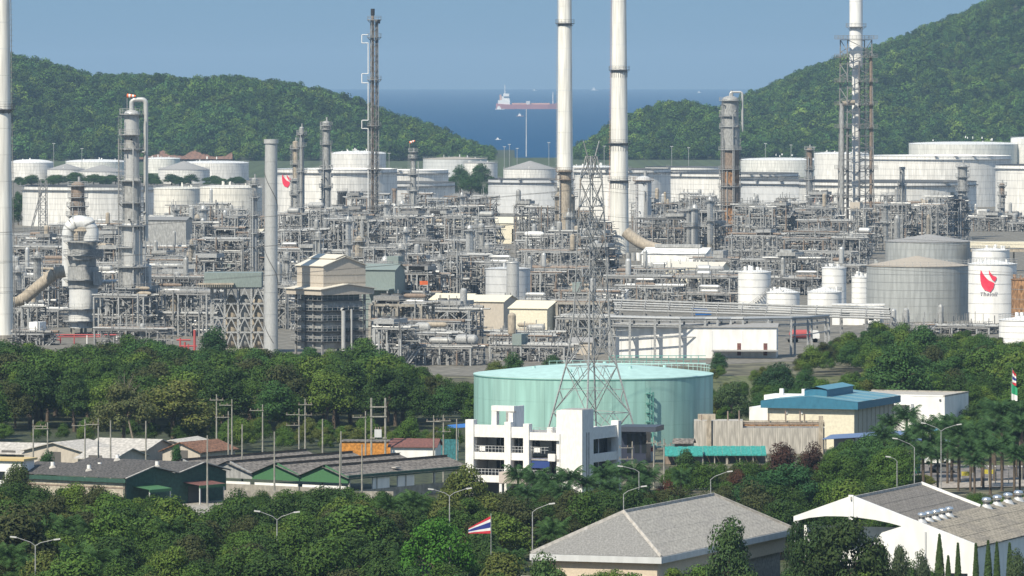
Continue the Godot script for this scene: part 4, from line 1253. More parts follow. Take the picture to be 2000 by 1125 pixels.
	lattice(t, 2.6, 2.2, hy(352, d), 12, 0.22, 0.14, M.steel)
	for z in [-0.9, 0.9]: pbar(t, "strut", Vector3(-6.5, 0, z), Vector3(-0.6, hy(375, d), z), 0.25, M.steel)
	var sb := MB.new()
	for k in 9: sb.bar(Vector3(lerpf(-6.5, -0.6, k / 9.0), hy(375, d) * k / 9.0, -0.9), Vector3(lerpf(-6.5, -0.6, (k + 1) / 9.0), hy(375, d) * (k + 1) / 9.0, 0.9), 0.12)
	joined(t, "strut_lacing", sb, M.steel)
# big reactor group at the left with its ribbed duct
func build_reactor() -> void:
	var d := dist(652)
	var s := d / FOCAL
	var t := thing("reactor_vessel", "fat silver-white reactor vessel with boxes on its flank, beside the tallest column", "vessel", G(163, 652), 0)
	for q in [[640, 600, 58], [600, 562, 56], [562, 520, 60], [520, 470, 50]]:
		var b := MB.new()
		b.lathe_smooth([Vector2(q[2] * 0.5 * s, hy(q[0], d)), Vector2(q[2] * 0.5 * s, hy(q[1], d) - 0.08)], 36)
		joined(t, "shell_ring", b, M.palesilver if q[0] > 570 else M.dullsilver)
	for y in [602, 545, 497, 470, 626]: ring_platform(t, 29 * s, hy(y, d), 1.3, M.galv)
	for k in 6:
		var a := k * TAU / 6 + 0.3
		pbox(t, "leg", Vector3(cos(a) * 25 * s, hy(640, d) * 0.5, sin(a) * 25 * s), Vector3(0.6, hy(640, d), 0.6), M.conc)
	for q in [[192, 545, 16, 26], [196, 588, 15, 22], [195, 637, 14, 20]]:
		pbox(t, "control_box", Vector3((q[0] - 163) * s, hy(q[1] - 2, d), 27 * s), Vector3(q[2] * s, q[3] * s, 1.6), M.dullsilver)
	pbox(t, "louvre_box", Vector3(-2 * s, hy(497, d), 24 * s), Vector3(34 * s, 20 * s, 2), M.dullsilver)
	pbox(t, "louvre_box", Vector3(24 * s, hy(495, d), 25 * s), Vector3(32 * s, 18 * s, 2), M.steel)
	# elbow duct over the top
	var e := thing("elbow_duct", "shiny silver duct bending over the reactor like a hooked pipe", "duct", G(163, 650), 0)
	var b := MB.new()
	var pts := [Vector3(-30 * s, hy(560, d), 2), Vector3(-30 * s, hy(462, d), 2)]
	for k in range(1, 9): pts.append(Vector3((-30 + 24 - 24 * cos(k * PI / 16)) * s, hy(462, d) + 26 * s * sin(k * PI / 16), 2))
	pts.append(Vector3(10 * s, hy(438, d), 2)); pts.append(Vector3(16 * s, hy(452, d), 2)); pts.append(Vector3(16 * s, hy(475, d), 2))
	var rads := []
	for k in pts.size(): rads.append((11.0 if k < 2 else lerpf(11.0, 15.0, minf(1, (k - 1) / 6.0))) * s)
	for k in 3:
		var c := MB.new(); var i0: int = [0, 1, 6][k]; var i1: int = [2, 7, pts.size()][k]
		c.sweep(pts.slice(i0, i1), rads.slice(i0, i1), 20)
		joined(e, "duct_segment", c, M.palesilver)
	for k in [1, 4, 7, 10]:
		var fr2 := MB.new(); var tg: Vector3 = (pts[k + 1] - pts[k]).normalized() * 0.16
		fr2.tube(pts[k] - tg, pts[k] + tg, rads[k] * 1.06, -1, 20); joined(e, "flange", fr2, M.dullsilver)
	var dome := part(e, "dome", UDOME, M.tan, Transform3D(Basis.from_scale(Vector3(24 * s, 16 * s, 24 * s)), Vector3(-2 * s, hy(452, d), 1)))
	dome.name = "dome"
	# ribbed duct sloping down to the chimney
	var du := thing("ribbed_duct", "tan ribbed duct sloping down to the thick white chimney", "duct", G(78, 656), 0)
	var P0 := Vector3((128 - 78) * s, hy(526, d), 3); var P1 := Vector3((108 - 78) * s, hy(530, d), 3.2); var P2 := Vector3((48 - 78) * s, hy(580, d), 3.4); var P3 := Vector3((18 - 78) * s, hy(586, d), 3.4)
	var segs := [[P0, P1, 3], [P1, P2, 9], [P2, P3, 3]]
	for sg in segs:
		for k in sg[2]:
			var a: Vector3 = sg[0].lerp(sg[1], float(k) / sg[2]); var c: Vector3 = sg[0].lerp(sg[1], float(k + 1) / sg[2])
			var r := MB.new(); r.tube(a, c, 11.5 * s, -1, 18); 
			r.tube(a.lerp(c, 0.86), c, 12.6 * s, -1, 18)
			joined(du, "duct_ring", r, M.tan)
	pbox(du, "inlet_box", Vector3((12 - 78) * s, hy(586, d), 3.4), Vector3(20 * s, 34 * s, 4), M.tan)
	pbox(du, "inlet_box", Vector3((22 - 78) * s, hy(556, d), 3.2), Vector3(24 * s, 26 * s, 3.5), M.steel)
	for k in 2:
		for z in [1.5, 5.0]: pbox(du, "support_leg", Vector3((46 - 78 + k * 12) * s, hy(598, d) * 0.5, z), Vector3(0.4, hy(598, d), 0.4), M.galv)
	var fr := rack(50, 651, 8, 5, [3, 6.0], 9001, 5, {"label": "grey steel trestle under the ribbed sloping duct"})
	# red fire-water header along the front
	var rp := thing("fire_water_header", "red fire-water pipework along the foot of the reactor", "pipe", G(160, 672), 0)
	d = dist(672); s = d / FOCAL
	for q in [[98, 232, 654, 0.16], [98, 205, 658, 0.12], [70, 120, 664, 0.12]]: ptube(rp, "pipe", Vector3((q[0] - 160) * s, hy(q[2], d), 0), Vector3((q[1] - 160) * s, hy(q[2], d), 0), q[3], M.red)
	for x in [100, 118, 145, 170, 200, 228]: ptube(rp, "stanchion", Vector3((x - 160) * s, 0, 0), Vector3((x - 160) * s, hy(654, d), 0), 0.14, M.red if x in [118, 145] else M.white2)
	rp = thing("deluge_valve_set", "red valve risers beside the round tree at the plant edge", "pipe", G(365, 688), 0)
	d = dist(688); s = d / FOCAL
	for q in [[380, 644, 0.28], [352, 660, 0.2], [361, 668, 0.22], [368, 672, 0.18]]: ptube(rp, "riser", Vector3((q[0] - 365) * s, 0, 0), Vector3((q[0] - 365) * s, hy(q[1], d), 0), q[2], M.red)
	for q in [[345, 372, 664], [350, 384, 676]]: ptube(rp, "crossover", Vector3((q[0] - 365) * s, hy(q[2], d), 0), Vector3((q[1] - 365) * s, hy(q[2], d), 0), 0.18, M.red)
	# long silver line bridging the reactor and the column
	var lp := thing("bridge_pipe", "silver pipe bridging from the reactor to the tallest column", "pipe", G(185, 645), 0)
	d = dist(645); s = d / FOCAL
	ptube(lp, "pipe", Vector3(-50 * s, hy(551, d), 6), Vector3(58 * s, hy(548, d), 6), 0.5, M.silver, true)
	for x in [-44, 0, 50]: pbox(lp, "support", Vector3(x * s, hy(551, d) * 0.5, 6), Vector3(0.3, hy(551, d), 0.3), M.galv)
	# braced frame with upright tan drums
	d = dist(690); s = d / FOCAL
	var f := thing("braced_coker_frame", "X-braced steel frame holding tan upright drums, right of the round tree", "frame", G(466, 690), 0)
	var w := 104 * s
	for k in 5:
		for z in [-3.0, 3.0]: pbox(f, "post", Vector3(-w / 2 + w * k / 4, hy(560, d) / 2, z), Vector3(0.45, hy(560, d), 0.45), M.galv)
	for y in [562, 592, 620, 648]:
		for z in [-3.0, 3.0]: pbox(f, "beam", Vector3(0, hy(y, d), z), Vector3(w, 0.36, 0.3), M.galv)
	for k in 4:
		for lv in [[592, 562], [620, 592], [648, 620], [684, 648]]:
			pbar(f, "brace", Vector3(-w / 2 + w * k / 4, hy(lv[0], d), 3.25), Vector3(-w / 2 + w * (k + 0.5) / 4, hy(lv[1], d), 3.25), 0.24, M.galv)
			pbar(f, "brace", Vector3(-w / 2 + w * (k + 1) / 4, hy(lv[0], d), 3.25), Vector3(-w / 2 + w * (k + 0.5) / 4, hy(lv[1], d), 3.25), 0.24, M.galv)
	for k in 3: pdrum(f, "upright_drum", Vector3(-w / 2 + w * (k + 1) / 4.0 + 1.2, 0.8, 0), Vector3(-w / 2 + w * (k + 1) / 4.0 + 1.2, hy(575, d), 0), 1.7, M.tan if k != 1 else M.dullsilver)
	pbox(f, "plinth", Vector3(0, 0.6, 0), Vector3(w + 2, 1.2, 8), M.conc)
	pbox(f, "cladding", Vector3(-10 * s, hy(546, d), -1), Vector3(112 * s, 28 * s, 9), M.greenclad)
	pbox(f, "canopy", Vector3(-42 * s, hy(553, d), 4.5), Vector3(70 * s, 0.3, 3), M.tan)
	for k in 16: pbox(f, "rafter_end", Vector3((-74 + k * 4.2) * s, hy(557, d), 6.1), Vector3(0.18, 0.5, 0.3), M.conc)
# ---------------------------------------------------------------- plant buildings and front tanks
func gable_block(t: Node3D, called: String, o: Vector3, w: float, d: float, y0: float, eave: float, rise: float, wall: Material, roof: Material, over: float, ridge_x := true) -> void:
	# a gabled storey as a part with wall and roof slopes
	var n := thing_part(t, called)
	n.position = o
	var b := MB.new()
	if ridge_x: b.prism(PackedVector2Array([Vector2(-d / 2, y0), Vector2(d / 2, y0), Vector2(d / 2, eave), Vector2(0, eave + rise), Vector2(-d / 2, eave)]), -w / 2, w / 2)
	else: b.prism(PackedVector2Array([Vector2(-w / 2, y0), Vector2(w / 2, y0), Vector2(w / 2, eave), Vector2(0, eave + rise), Vector2(-w / 2, eave)]), -d / 2, d / 2)
	var wl := joined(n, "wall", b, wall)
	if ridge_x: wl.rotation_degrees.y = 90
	for s in [-1.0, 1.0]:
		var rb := MB.new()
		var half := (d if ridge_x else w) / 2
		var drop := rise * over / half
		var run := (w if ridge_x else d) / 2 + over
		var P := func(u: float, y: float, v: float) -> Vector3: return Vector3(u, y, v) if ridge_x else Vector3(v, y, -u)
		var a0: Vector3 = P.call(-run, eave + rise + 0.02, 0); var a1: Vector3 = P.call(run, eave + rise + 0.02, 0)
		var e0: Vector3 = P.call(-run, eave - drop + 0.02, s * (half + over)); var e1: Vector3 = P.call(run, eave - drop + 0.02, s * (half + over))
		var th := Vector3(0, 0.14, 0)
		if s > 0:
			rb.quad(e0 + th, e1 + th, a1 + th, a0 + th); rb.quad(e0, e1, e1 + th, e0 + th); rb.quad(a0, a1, e1, e0)
			rb.quad(e1, a1, a1 + th, e1 + th); rb.quad(a0, e0, e0 + th, a0 + th)
		else:
			rb.quad(e1 + th, e0 + th, a0 + th, a1 + th); rb.quad(e1, e0, e0 + th, e1 + th); rb.quad(a1, a0, e0, e1)
			rb.quad(a1, e1, e1 + th, a1 + th); rb.quad(e0, a0, a0 + th, e0 + th)
		joined(n, "roof_slope", rb, roof)
func open_shed(x0: float, x1: float, yt: float, yb: float, depth: float, rise: float) -> void:
	# cream shed with a real opening in its front wall
	var d := dist(yb); var w := (x1 - x0) * d / FOCAL; var e := hy(yt, d) - rise
	var t := thing("cream_shed", "cream shed with a wide open doorway", "building", G((x0 + x1) * 0.5, yb), -16, "refinery sheds")
	bx(t, "front_wall", -w / 2, w * 0.02, 0, e, depth / 2 - 0.3, depth / 2, M.cream); bx(t, "front_wall", w * 0.44, w / 2, 0, e, depth / 2 - 0.3, depth / 2, M.cream)
	bx(t, "lintel", w * 0.02, w * 0.44, e * 0.72, e, depth / 2 - 0.3, depth / 2, M.cream)
	bx(t, "back_wall", -w / 2, w / 2, 0, e, -depth / 2, -depth / 2 + 0.3, M.cream)
	for sx in [-1.0, 1.0]:
		var b := MB.new(); b.prism(PackedVector2Array([Vector2(-depth / 2, 0), Vector2(depth / 2, 0), Vector2(depth / 2, e), Vector2(0, e + rise), Vector2(-depth / 2, e)]), sx * w / 2 - 0.15, sx * w / 2 + 0.15)
		joined(t, "end_wall", b, M.cream).rotation_degrees.y = 90
		var rb := MB.new(); var hd := depth / 2 + 0.4
		if sx > 0: rb.quad(Vector3(-w / 2 - 0.3, e - 0.05, hd), Vector3(w / 2 + 0.3, e - 0.05, hd), Vector3(w / 2 + 0.3, e + rise + 0.05, 0), Vector3(-w / 2 - 0.3, e + rise + 0.05, 0))
		else: rb.quad(Vector3(w / 2 + 0.3, e - 0.05, -hd), Vector3(-w / 2 - 0.3, e - 0.05, -hd), Vector3(-w / 2 - 0.3, e + rise + 0.05, 0), Vector3(w / 2 + 0.3, e + rise + 0.05, 0))
		joined(t, "roof_slope", rb, M.cream)
	bx(t, "door_post", w * 0.44, w * 0.455, 0, e * 0.72, depth / 2, depth / 2 + 0.1, M.red)
func build_plant_buildings() -> void:
	var d := dist(692); var s := d / FOCAL
	var t := thing("boiler_house", "tan tower house with stepped roof on a grey clad steel base", "building", G(645, 692), -50)
	var W := 9.2; var D := 11.6
	# steel base with clad storeys
	var base_top := hy(574, d)
	for x in [-1.0, -0.33, 0.33, 1.0]:
		for z in [-1.0, 1.0]: pbox(t, "post", Vector3(x * W / 2, base_top / 2, z * D / 2), Vector3(0.4, base_top, 0.4), M.steel)
	for k in 5:
		var y := base_top * (0.16 + 0.17 * k)
		pbox(t, "cladding_panel", Vector3(0, y, 0), Vector3(W - 0.5, base_top * 0.1, D - 0.5), M.steel if k % 2 else M.dullsilver)
		pbox(t, "walkway", Vector3(0, y + base_top * 0.07, 0), Vector3(W + 1.6, 0.16, D + 1.6), M.dark)
		var rb := MB.new()
		rb.rails([Vector3(-W / 2 - 0.8, y + base_top * 0.075, D / 2 + 0.8), Vector3(W / 2 + 0.8, y + base_top * 0.075, D / 2 + 0.8), Vector3(W / 2 + 0.8, y + base_top * 0.075, -D / 2 - 0.8)], 1.1, 0.08, false, 1.4)
		joined(t, "handrail", rb, M.galv, true)
	pbox(t, "inner_core", Vector3(0, base_top * 0.55, 0), Vector3(W - 1.6, base_top * 0.9, D - 1.6), M.greenclad)
	ptube(t, "flue_pipe", Vector3(W / 2 + 1.2, 1, 1), Vector3(W / 2 + 1.2, base_top * 0.74, 1), 0.45, M.silver, true)
	ptube(t, "flue_pipe", Vector3(W / 2 + 1.2, base_top * 0.74, 1), Vector3(W / 2 - 0.3, base_top * 0.78, 1), 0.45, M.silver, true)
	ptube(t, "vent_pipe", Vector3(W / 2 + 1.0, 1, -1.4), Vector3(W / 2 + 1.0, base_top * 0.76, -1.4), 0.24, M.silver)
	# skirt roof, house and roof monitor
	gable_block(t, "skirt_storey", Vector3(0, 0, 0), W + 3, D + 3, base_top, base_top + 1.2, 1.0, M.beige, M.beigeroof, 0.4, true)
	var y1 := base_top + 0.5
	gable_block(t, "house_storey", Vector3(-0.4, 0, -0.6), W, D, y1, hy(518, d), 1.9, M.beige, M.beigeroof, 0.35, true)
	gable_block(t, "roof_monitor", Vector3(-0.4, 0, -0.6), W - 0.4, 4.4, hy(518, d) + 0.8, hy(504, d), 0.7, M.beige, M.beigeroof, 0.3, true)
	for k in 2: pbox(t, "wall_band", Vector3(-0.4, lerpf(y1, hy(518, d), 0.35 + 0.3 * k), -0.6), Vector3(W + 0.1, 0.12, D + 0.1), M.tan)
	# sheds inside the plant
	var q := put_shed(715, 782, 516, 640, 9, 1.2, M.greenclad, M.greenclad, "process_shed", "grey-green shed beside the tan tower house", -14)
	pbox(q, "lower_roof", Vector3(0.6, 9.4, 6.5), Vector3(6.5, 0.3, 5), M.greenclad)
	for x in [-2.4, 3.4]: pbox(q, "roof_post", Vector3(x, 4.65, 8.7), Vector3(0.3, 9.3, 0.3), M.galv)
	put_shed(285, 370, 424, 545, 10, 0.8, M.dullsilver, M.steel, "compressor_house", "plain grey compressor house with low roof behind the racks", -8)
	open_shed(968, 1052, 424, 475, 16, 2.0)
	put_shed(1010, 1088, 588, 660, 12, 1.5, M.cream, M.cream, "cream_shed", "pale cream shed with plain end wall beside the pylon", -20)
	put_shed(852, 930, 574, 640, 10, 1.3, M.beige, M.cream, "cream_shed", "low shed with pale cream roof among the tan racks", -20)
	put_shed(925, 1000, 577, 645, 10, 1.3, M.beige, M.cream, "cream_shed", "cream-roofed shed adjoining the tan racks near the pylon", -20)
	put_shed(430, 516, 448, 500, 10, 1.5, M.cream, M.cream, "cream_shed", "cream shed in front of the streaky old white tanks", -14)
	q = put_shed(1262, 1388, 484, 540, 14, 1.6, M.white2, M.white2, "white_workshop", "white workshop with bright roof right of the banded chimney", -14)
	pbox(q, "roof_vent_box", Vector3(0, 9.2, 0), Vector3(14, 1.0, 2.4), M.dullsilver)
	q = put_shed(1308, 1418, 512, 552, 12, 1.4, M.cream, M.beigeroof, "tan_workshop", "tan workshop in front of the white workshop", -14)
	pbox(q, "roof_ridge_box", Vector3(0, 5.2, -1), Vector3(14, 0.8, 2.0), M.tan)
	put_shed(1160, 1226, 566, 590, 9, 0.6, M.white2, M.white2, "site_office", "low white site office behind the pylon", -10)
	# long pale hall behind the pipe bridge
	q = put_shed(1205, 1518, 632, 697, 12, 0.6, M.white2, M.greyroof, "warehouse", "long pale warehouse with grey roof behind the pipe bridge posts", -4)
	for k in 5: pbox(q, "wall_panel_joint", Vector3(-16 + k * 6.5, 3.0, 6.02), Vector3(0.12, 5.6, 0.06), M.greywhite)
	for x in [9.2, 14.8]: pbox(q, "door", Vector3(x, 1.9, 6.05), Vector3(0.8, 2.6, 0.1), M.redroof)
	pbox(q, "loading_canopy", Vector3(10.5, 1.7, 8), Vector3(14, 0.2, 3.6), M.greyroof)
	put_shed(1115, 1160, 660, 692, 8, 0.8, M.beige, M.greyroof, "switch_house", "small pinkish switch house behind the pylon legs", -8)
	# covered conveyor bridge and pink stained duct behind
	var du := thing("transfer_duct", "thick tan duct bending from the banded chimney's foot", "duct", G(1240, 508))
	var ds := dist(508) / FOCAL
	var dp := []
	var drad := []
	for k in 12:
		var u := k / 11.0
		dp.append(Vector3((-18 + 70 * u) * ds, hy(478, dist(508)) + 5.5 * (1.0 - u) * (1.0 - u) - 1.2, 3 + 5 * u)); drad.append(1.9)
	for k in 11:
		var b := MB.new(); b.sweep(dp.slice(k, k + 2), drad.slice(k, k + 2), 16); joined(du, "duct_ring", b, M.tan)
	for x in [0, 22, 45]: pbox(du, "support_leg", Vector3(x * ds, hy(490, dist(508)) * 0.5, 5), Vector3(0.5, hy(490, dist(508)), 0.5), M.steel)
	for k in 8:
		var vx := 1226 + (k % 4) * 10
		ptube(du, "standpipe", Vector3((vx - 1240) * ds, 0, 7 + k / 4), Vector3((vx - 1240) * ds, hy(492, dist(508)), 7 + k / 4), 0.75, [M.dullsilver, M.galv, M.white2, M.silver][k % 4])
	# concrete frame with open cells
	var cf := thing("cell_frame", "cream concrete frame of open square cells with a red box", "frame", G(912, 505), -12)
	var cs := dist(505) / FOCAL
	for k in 6: pbox(cf, "post", Vector3((k - 2.5) * 11 * cs, 6.2, 0), Vector3(0.45, 12.4, 0.6), M.cream)
	for k in 6: pbox(cf, "beam", Vector3(0, 1.8 + k * 2.1, 0.02), Vector3(56 * cs, 0.35, 0.5), M.cream)
	pbox(cf, "red_box", Vector3(-26 * cs, 4.5, 1.2), Vector3(9 * cs, 3.4, 1.5), M.red)
	# orange windsock mast in mid plant
	var ws := thing("windsock_mast", "orange windsock on a thin mast over the mid-plant racks", "windsock", G(822, 600))
	ptube(ws, "mast", Vector3.ZERO, Vector3(0, hy(530, dist(600)), 0), 0.1, M.galv)
	for k in 4:
		var b := MB.new(); var o := Vector3(0, hy(531, dist(600)), 0); var dr := Vector3(0.85, 0.45, 0)
		b.tube(o + dr * k * 0.5, o + dr * (k + 1) * 0.5, 0.55 - 0.06 * k, 0.5 - 0.06 * k, 10, false); joined(ws, "band", b, M.orange)
	var os := thing("orange_hood", "small orange canvas hood on the racks under the windsock", "hood", G(828, 640))
	pbox(os, "hood", Vector3(0, hy(552, dist(640)), 2), Vector3(1.6, 0.9, 1.2), M.orange, 0.4)
	pbox(os, "stand", Vector3(0, hy(552, dist(640)) * 0.5 - 0.3, 2), Vector3(0.5, hy(552, dist(640)) - 0.9, 0.5), M.steel)
	var tp := thing("blue_tarpaulin", "bright blue tarpaulin over crates under the pipe bridge", "tarpaulin", G(1366, 616))
	pbox(tp, "cover", Vector3(0, 1.0, 0), Vector3(3.4, 1.8, 3), M.blue, 0.2)
	pbox(tp, "flap", Vector3(1.9, 0.6, 0.4), Vector3(1.4, 0.9, 2.4), M.blue, 0.35)
func build_front_tanks() -> void:
	var W: Material = M.white2
	var lst := {"courses": 5}
	tank(1729, 1898, 471, 528, "cone", M.tankgrey, M.greyroof, "metal-grey tank with shallow cone roof showing above a tan-roofed one", {"courses": 4, "rise": 0.16})
	tank(1692, 1891, 518, 625, "cone", M.tankgrey, M.tanroof, "big plain grey tank with a dusty tan roof", {"courses": 7, "rise": 0.18})
	var e := tank(1891, 1986, 515, 630, "cone", W, W, "white tank with a red emblem and lettering on its wall", {"courses": 6, "rise": 0.16, "stair": false})
	red_emblem(e, Vector2(1927, 547), 44.0, dist(630), 47.5 * dist(630) / FOCAL, 1938.5)
	lettering(e, "Thaioil", Vector2(1928, 573), 33.0, dist(630), 47.5 * dist(630) / FOCAL, 1938.5)
	tank(1898, 1972, 488, 560, "cone", W, W, "white tank behind the emblem tank", {"rise": 0.1})
	tank(1975, 2060, 545, 640, "cone", M.rust, M.rust, "rust-streaked tan tank beyond the emblem tank", {"rise": 0.1, "stair": false})
	tank(1441, 1506, 531, 603, "dome", W, W, "white tank with a diagonal stair across its wall", {"rise": 0.1, "stair": true, "stairm": M.steel, "stair_from": 2.0})
	tank(1605, 1653, 523, 598, "dome", W, W, "narrow tall white tank behind the squat ones", {"rise": 0.12})
	tank(1663, 1700, 541, 592, "dome", W, W, "small white tank with bristling roof vents tucked behind the big grey tank", {"rise": 0.15, "vents": 9})
	tank(1497, 1562, 571, 609, "cone", W, W, "squat white tank nearest the diagonal-stair tank", {"rise": 0.28, "courses": 3})
	tank(1577, 1644, 570, 612, "cone", W, W, "squat white tank next to the white block house", {"rise": 0.28, "courses": 3})
	tank(1951, 2060, 624, 672, "cone", W, W, "white tank behind the wooded knoll's edge trees", {"rise": 0.14, "courses": 4})
	tank(948, 1036, 524, 600, "cone", M.greywhite, M.greywhite, "pale grey tank among the mid-plant racks", {"rise": 0.1})
	tank(989, 1014, 513, 605, "dome", M.silver, M.silver, "tall thin silver silo in front of the pale grey tank", {"rise": 0.3, "stair": false, "courses": 4})
	var d := dist(632); var s := d / FOCAL
	var t := thing("block_house", "white flat-roofed block house left of the big grey tank", "building", G(1676, 634), -4)
	pbox(t, "wall", Vector3(0, hy(594, d) / 2, 0), Vector3(100 * s, hy(594, d), 7), W)
	pbox(t, "roof_slab", Vector3(0, hy(594, d) + 0.12, 0), Vector3(103 * s, 0.24, 7.6), M.white)
	pbox(t, "wing", Vector3(22 * s, hy(600, d) / 2, 5), Vector3(42 * s, hy(602, d), 4), W)
	pbox(t, "window", Vector3(-24 * s, 2.6, 3.53), Vector3(2.0, 1.0, 0.1), M.glassdark)
	pbox(t, "window", Vector3(26 * s, 1.8, 7.03), Vector3(1.2, 0.9, 0.1), M.glassdark)
	t = thing("tan_pipe_gallery", "tan clad pipe gallery above the white tank at the yard edge", "gallery", G(1960, 530), -3)
	d = dist(530); s = d / FOCAL
	pbox(t, "cladding", Vector3(0, hy(478, d), 0), Vector3(130 * s, 12 * s, 5), M.cream)
	pbox(t, "soffit", Vector3(0, hy(489, d), 1), Vector3(128 * s, 5 * s, 5), M.tan)
	for x in [-55, -18, 20, 55]: pbox(t, "leg", Vector3(x * s, hy(489, d) / 2, 0), Vector3(0.5, hy(489, d), 0.5), M.conc)
	# pipe bridge on tall posts
	t = thing("pipe_bridge", "long grey pipe bridge on tall posts crossing before the pale warehouse", "pipe bridge", Vector3.ZERO)
	var line := [[1190, 700, 634], [1230, 700, 635], [1279, 700, 636], [1328, 700, 637], [1377, 699, 637], [1401, 699, 637], [1427, 698, 637], [1451, 698, 637], [1500, 696, 636], [1545, 694, 636], [1578, 690, 635], [1612, 680, 632]]
	for k in line.size():
		var p := G(line[k][0], line[k][1]); var h := hy(line[k][2] - 12, -p.z)
		pbox(t, "post", p + BY * h / 2, Vector3(0.5, h, 0.5), M.galv)
		pbox(t, "post", p + BY * h / 2 + Vector3(1, 0, -4.2), Vector3(0.45, h, 0.45), M.galv)
		for f in [0.55, 0.82, 0.98]: pbar(t, "crossbeam", p + BY * h * f, p + BY * h * f + Vector3(1, 0, -4.2), 0.3, M.galv)
		if k > 0:
			var a := G(line[k - 1][0], line[k - 1][1]); var ha := hy(line[k - 1][2] - 12, -a.z)
			for f in [0.55, 0.82, 0.98]: pbar(t, "girder", a + BY * ha * f, p + BY * h * f, 0.22, M.galv)
			for z in 5:
				var o := Vector3(0.25 * z, 0.3, -0.5 - 0.75 * z)
				ptube(t, "pipe", a + BY * ha + o, p + BY * h + o, [0.22, 0.3, 0.18, 0.35, 0.2][z], [M.silver, M.galv, M.dullsilver, M.dullsilver, M.silver][z])
				if z < 2: ptube(t, "lower_pipe", a + BY * ha * 0.82 + o, p + BY * h * 0.82 + o, 0.16, M.dullsilver)
	# long fat pipeline behind it
	t = thing("trunk_pipeline", "bundle of fat grey trunk lines running toward the white tanks", "pipeline", Vector3.ZERO)
	for z in 5:
		var a := G(1165, 640) + Vector3(0, hy(604 - z * 4.4, dist(640)), -z * 1.2); var c := G(1740, 656) + Vector3(0, hy(622 - z * 4.2, dist(656)), -z * 1.2)
		for k in 6: ptube(t, "pipe", a.lerp(c, k / 6.0), a.lerp(c, (k + 1) / 6.0), [0.27, 0.2, 0.24, 0.18, 0.28][z], [M.galv, M.dullsilver, M.galv, M.silver, M.dullsilver][z])
	for k in 13:
		var p := G(1165, 640).lerp(G(1740, 656), k / 12.0)
		var h := lerpf(hy(600, dist(640)), hy(620, dist(656)), k / 12.0)
		pbox(t, "trestle_post", p + BY * h / 2, Vector3(0.4, h, 0.4), M.steel); pbox(t, "trestle_post", p + BY * h / 2 + Vector3(0.6, 0, -5), Vector3(0.4, h, 0.4), M.steel)
		pbar(t, "trestle_beam", p + BY * h, p + BY * h + Vector3(0.6, 2.0, -5), 0.25, M.steel)
	truck(G(1563, 669), 100, "red tank truck parked behind the pipe bridge")
func truck(p: Vector3, turn: float, label: String) -> void:
	var t := thing("tank_truck", label, "truck", p, turn)
	pdrum(t, "tank", Vector3(0, 1.9, -2.6), Vector3(0, 1.9, 2.4), 1.0, M.red)
	pbox(t, "chassis", Vector3(0, 0.85, 0.3), Vector3(1.0, 0.25, 7.2), M.dark)
	var b := MB.new()
	b.prism(PackedVector2Array([Vector2(2.5, 0.9), Vector2(4.2, 0.9), Vector2(4.25, 1.8), Vector2(3.9, 2.7), Vector2(2.5, 2.8)]), -1.1, 1.1)
	var c := joined(t, "cab", b, M.white2); c.rotation_degrees.y = -90
	pbox(t, "windscreen", Vector3(0, 2.2, 4.1), Vector3(1.9, 0.7, 0.12), M.glassdark)
	for z in [-2.2, -1.2, 3.3]:
		for x in [-1.0, 1.0]: ptube(t, "wheel", Vector3(x - 0.16, 0.5, z), Vector3(x + 0.16, 0.5, z), 0.5, M.black)
func lettering(t: Node3D, words: String, c: Vector2, width: float, d: float, r: float, cx: float) -> void:
	var tm := TextMesh.new()
	var f := SystemFont.new(); f.font_names = PackedStringArray(["Droid Serif"]); f.font_italic = true
	tm.font = f; tm.text = words; tm.font_size = 64; tm.depth = 0.0; tm.pixel_size = 0.01
	var arr := tm.get_mesh_arrays()
	var vs: PackedVector3Array = arr[Mesh.ARRAY_VERTEX]
	var ix: PackedInt32Array = arr[Mesh.ARRAY_INDEX]
	var lo := 1e9; var hi := -1e9
	for v in vs: lo = minf(lo, v.x); hi = maxf(hi, v.x)
	var k := width * d / FOCAL / (hi - lo)
	var b := MB.new()
	for q in range(0, ix.size(), 3):
		var p := []
		for e in 3:
			var v := vs[ix[q + e]]
			var x: float = (c.x - cx) * d / FOCAL + (v.x - (lo + hi) * 0.5) * k + v.y * k * 0.15
			p.append(Vector3(x, hy(c.y, d) + v.y * k, sqrt((r + 0.08) * (r + 0.08) - x * x)))
		if (p[1] - p[0]).cross(p[2] - p[0]).z > 0: b.tri(p[0], p[1], p[2])
		else: b.tri(p[0], p[2], p[1])
	joined(t, "lettering", b, mat(0.10, 0.10, 0.14, 0.6))
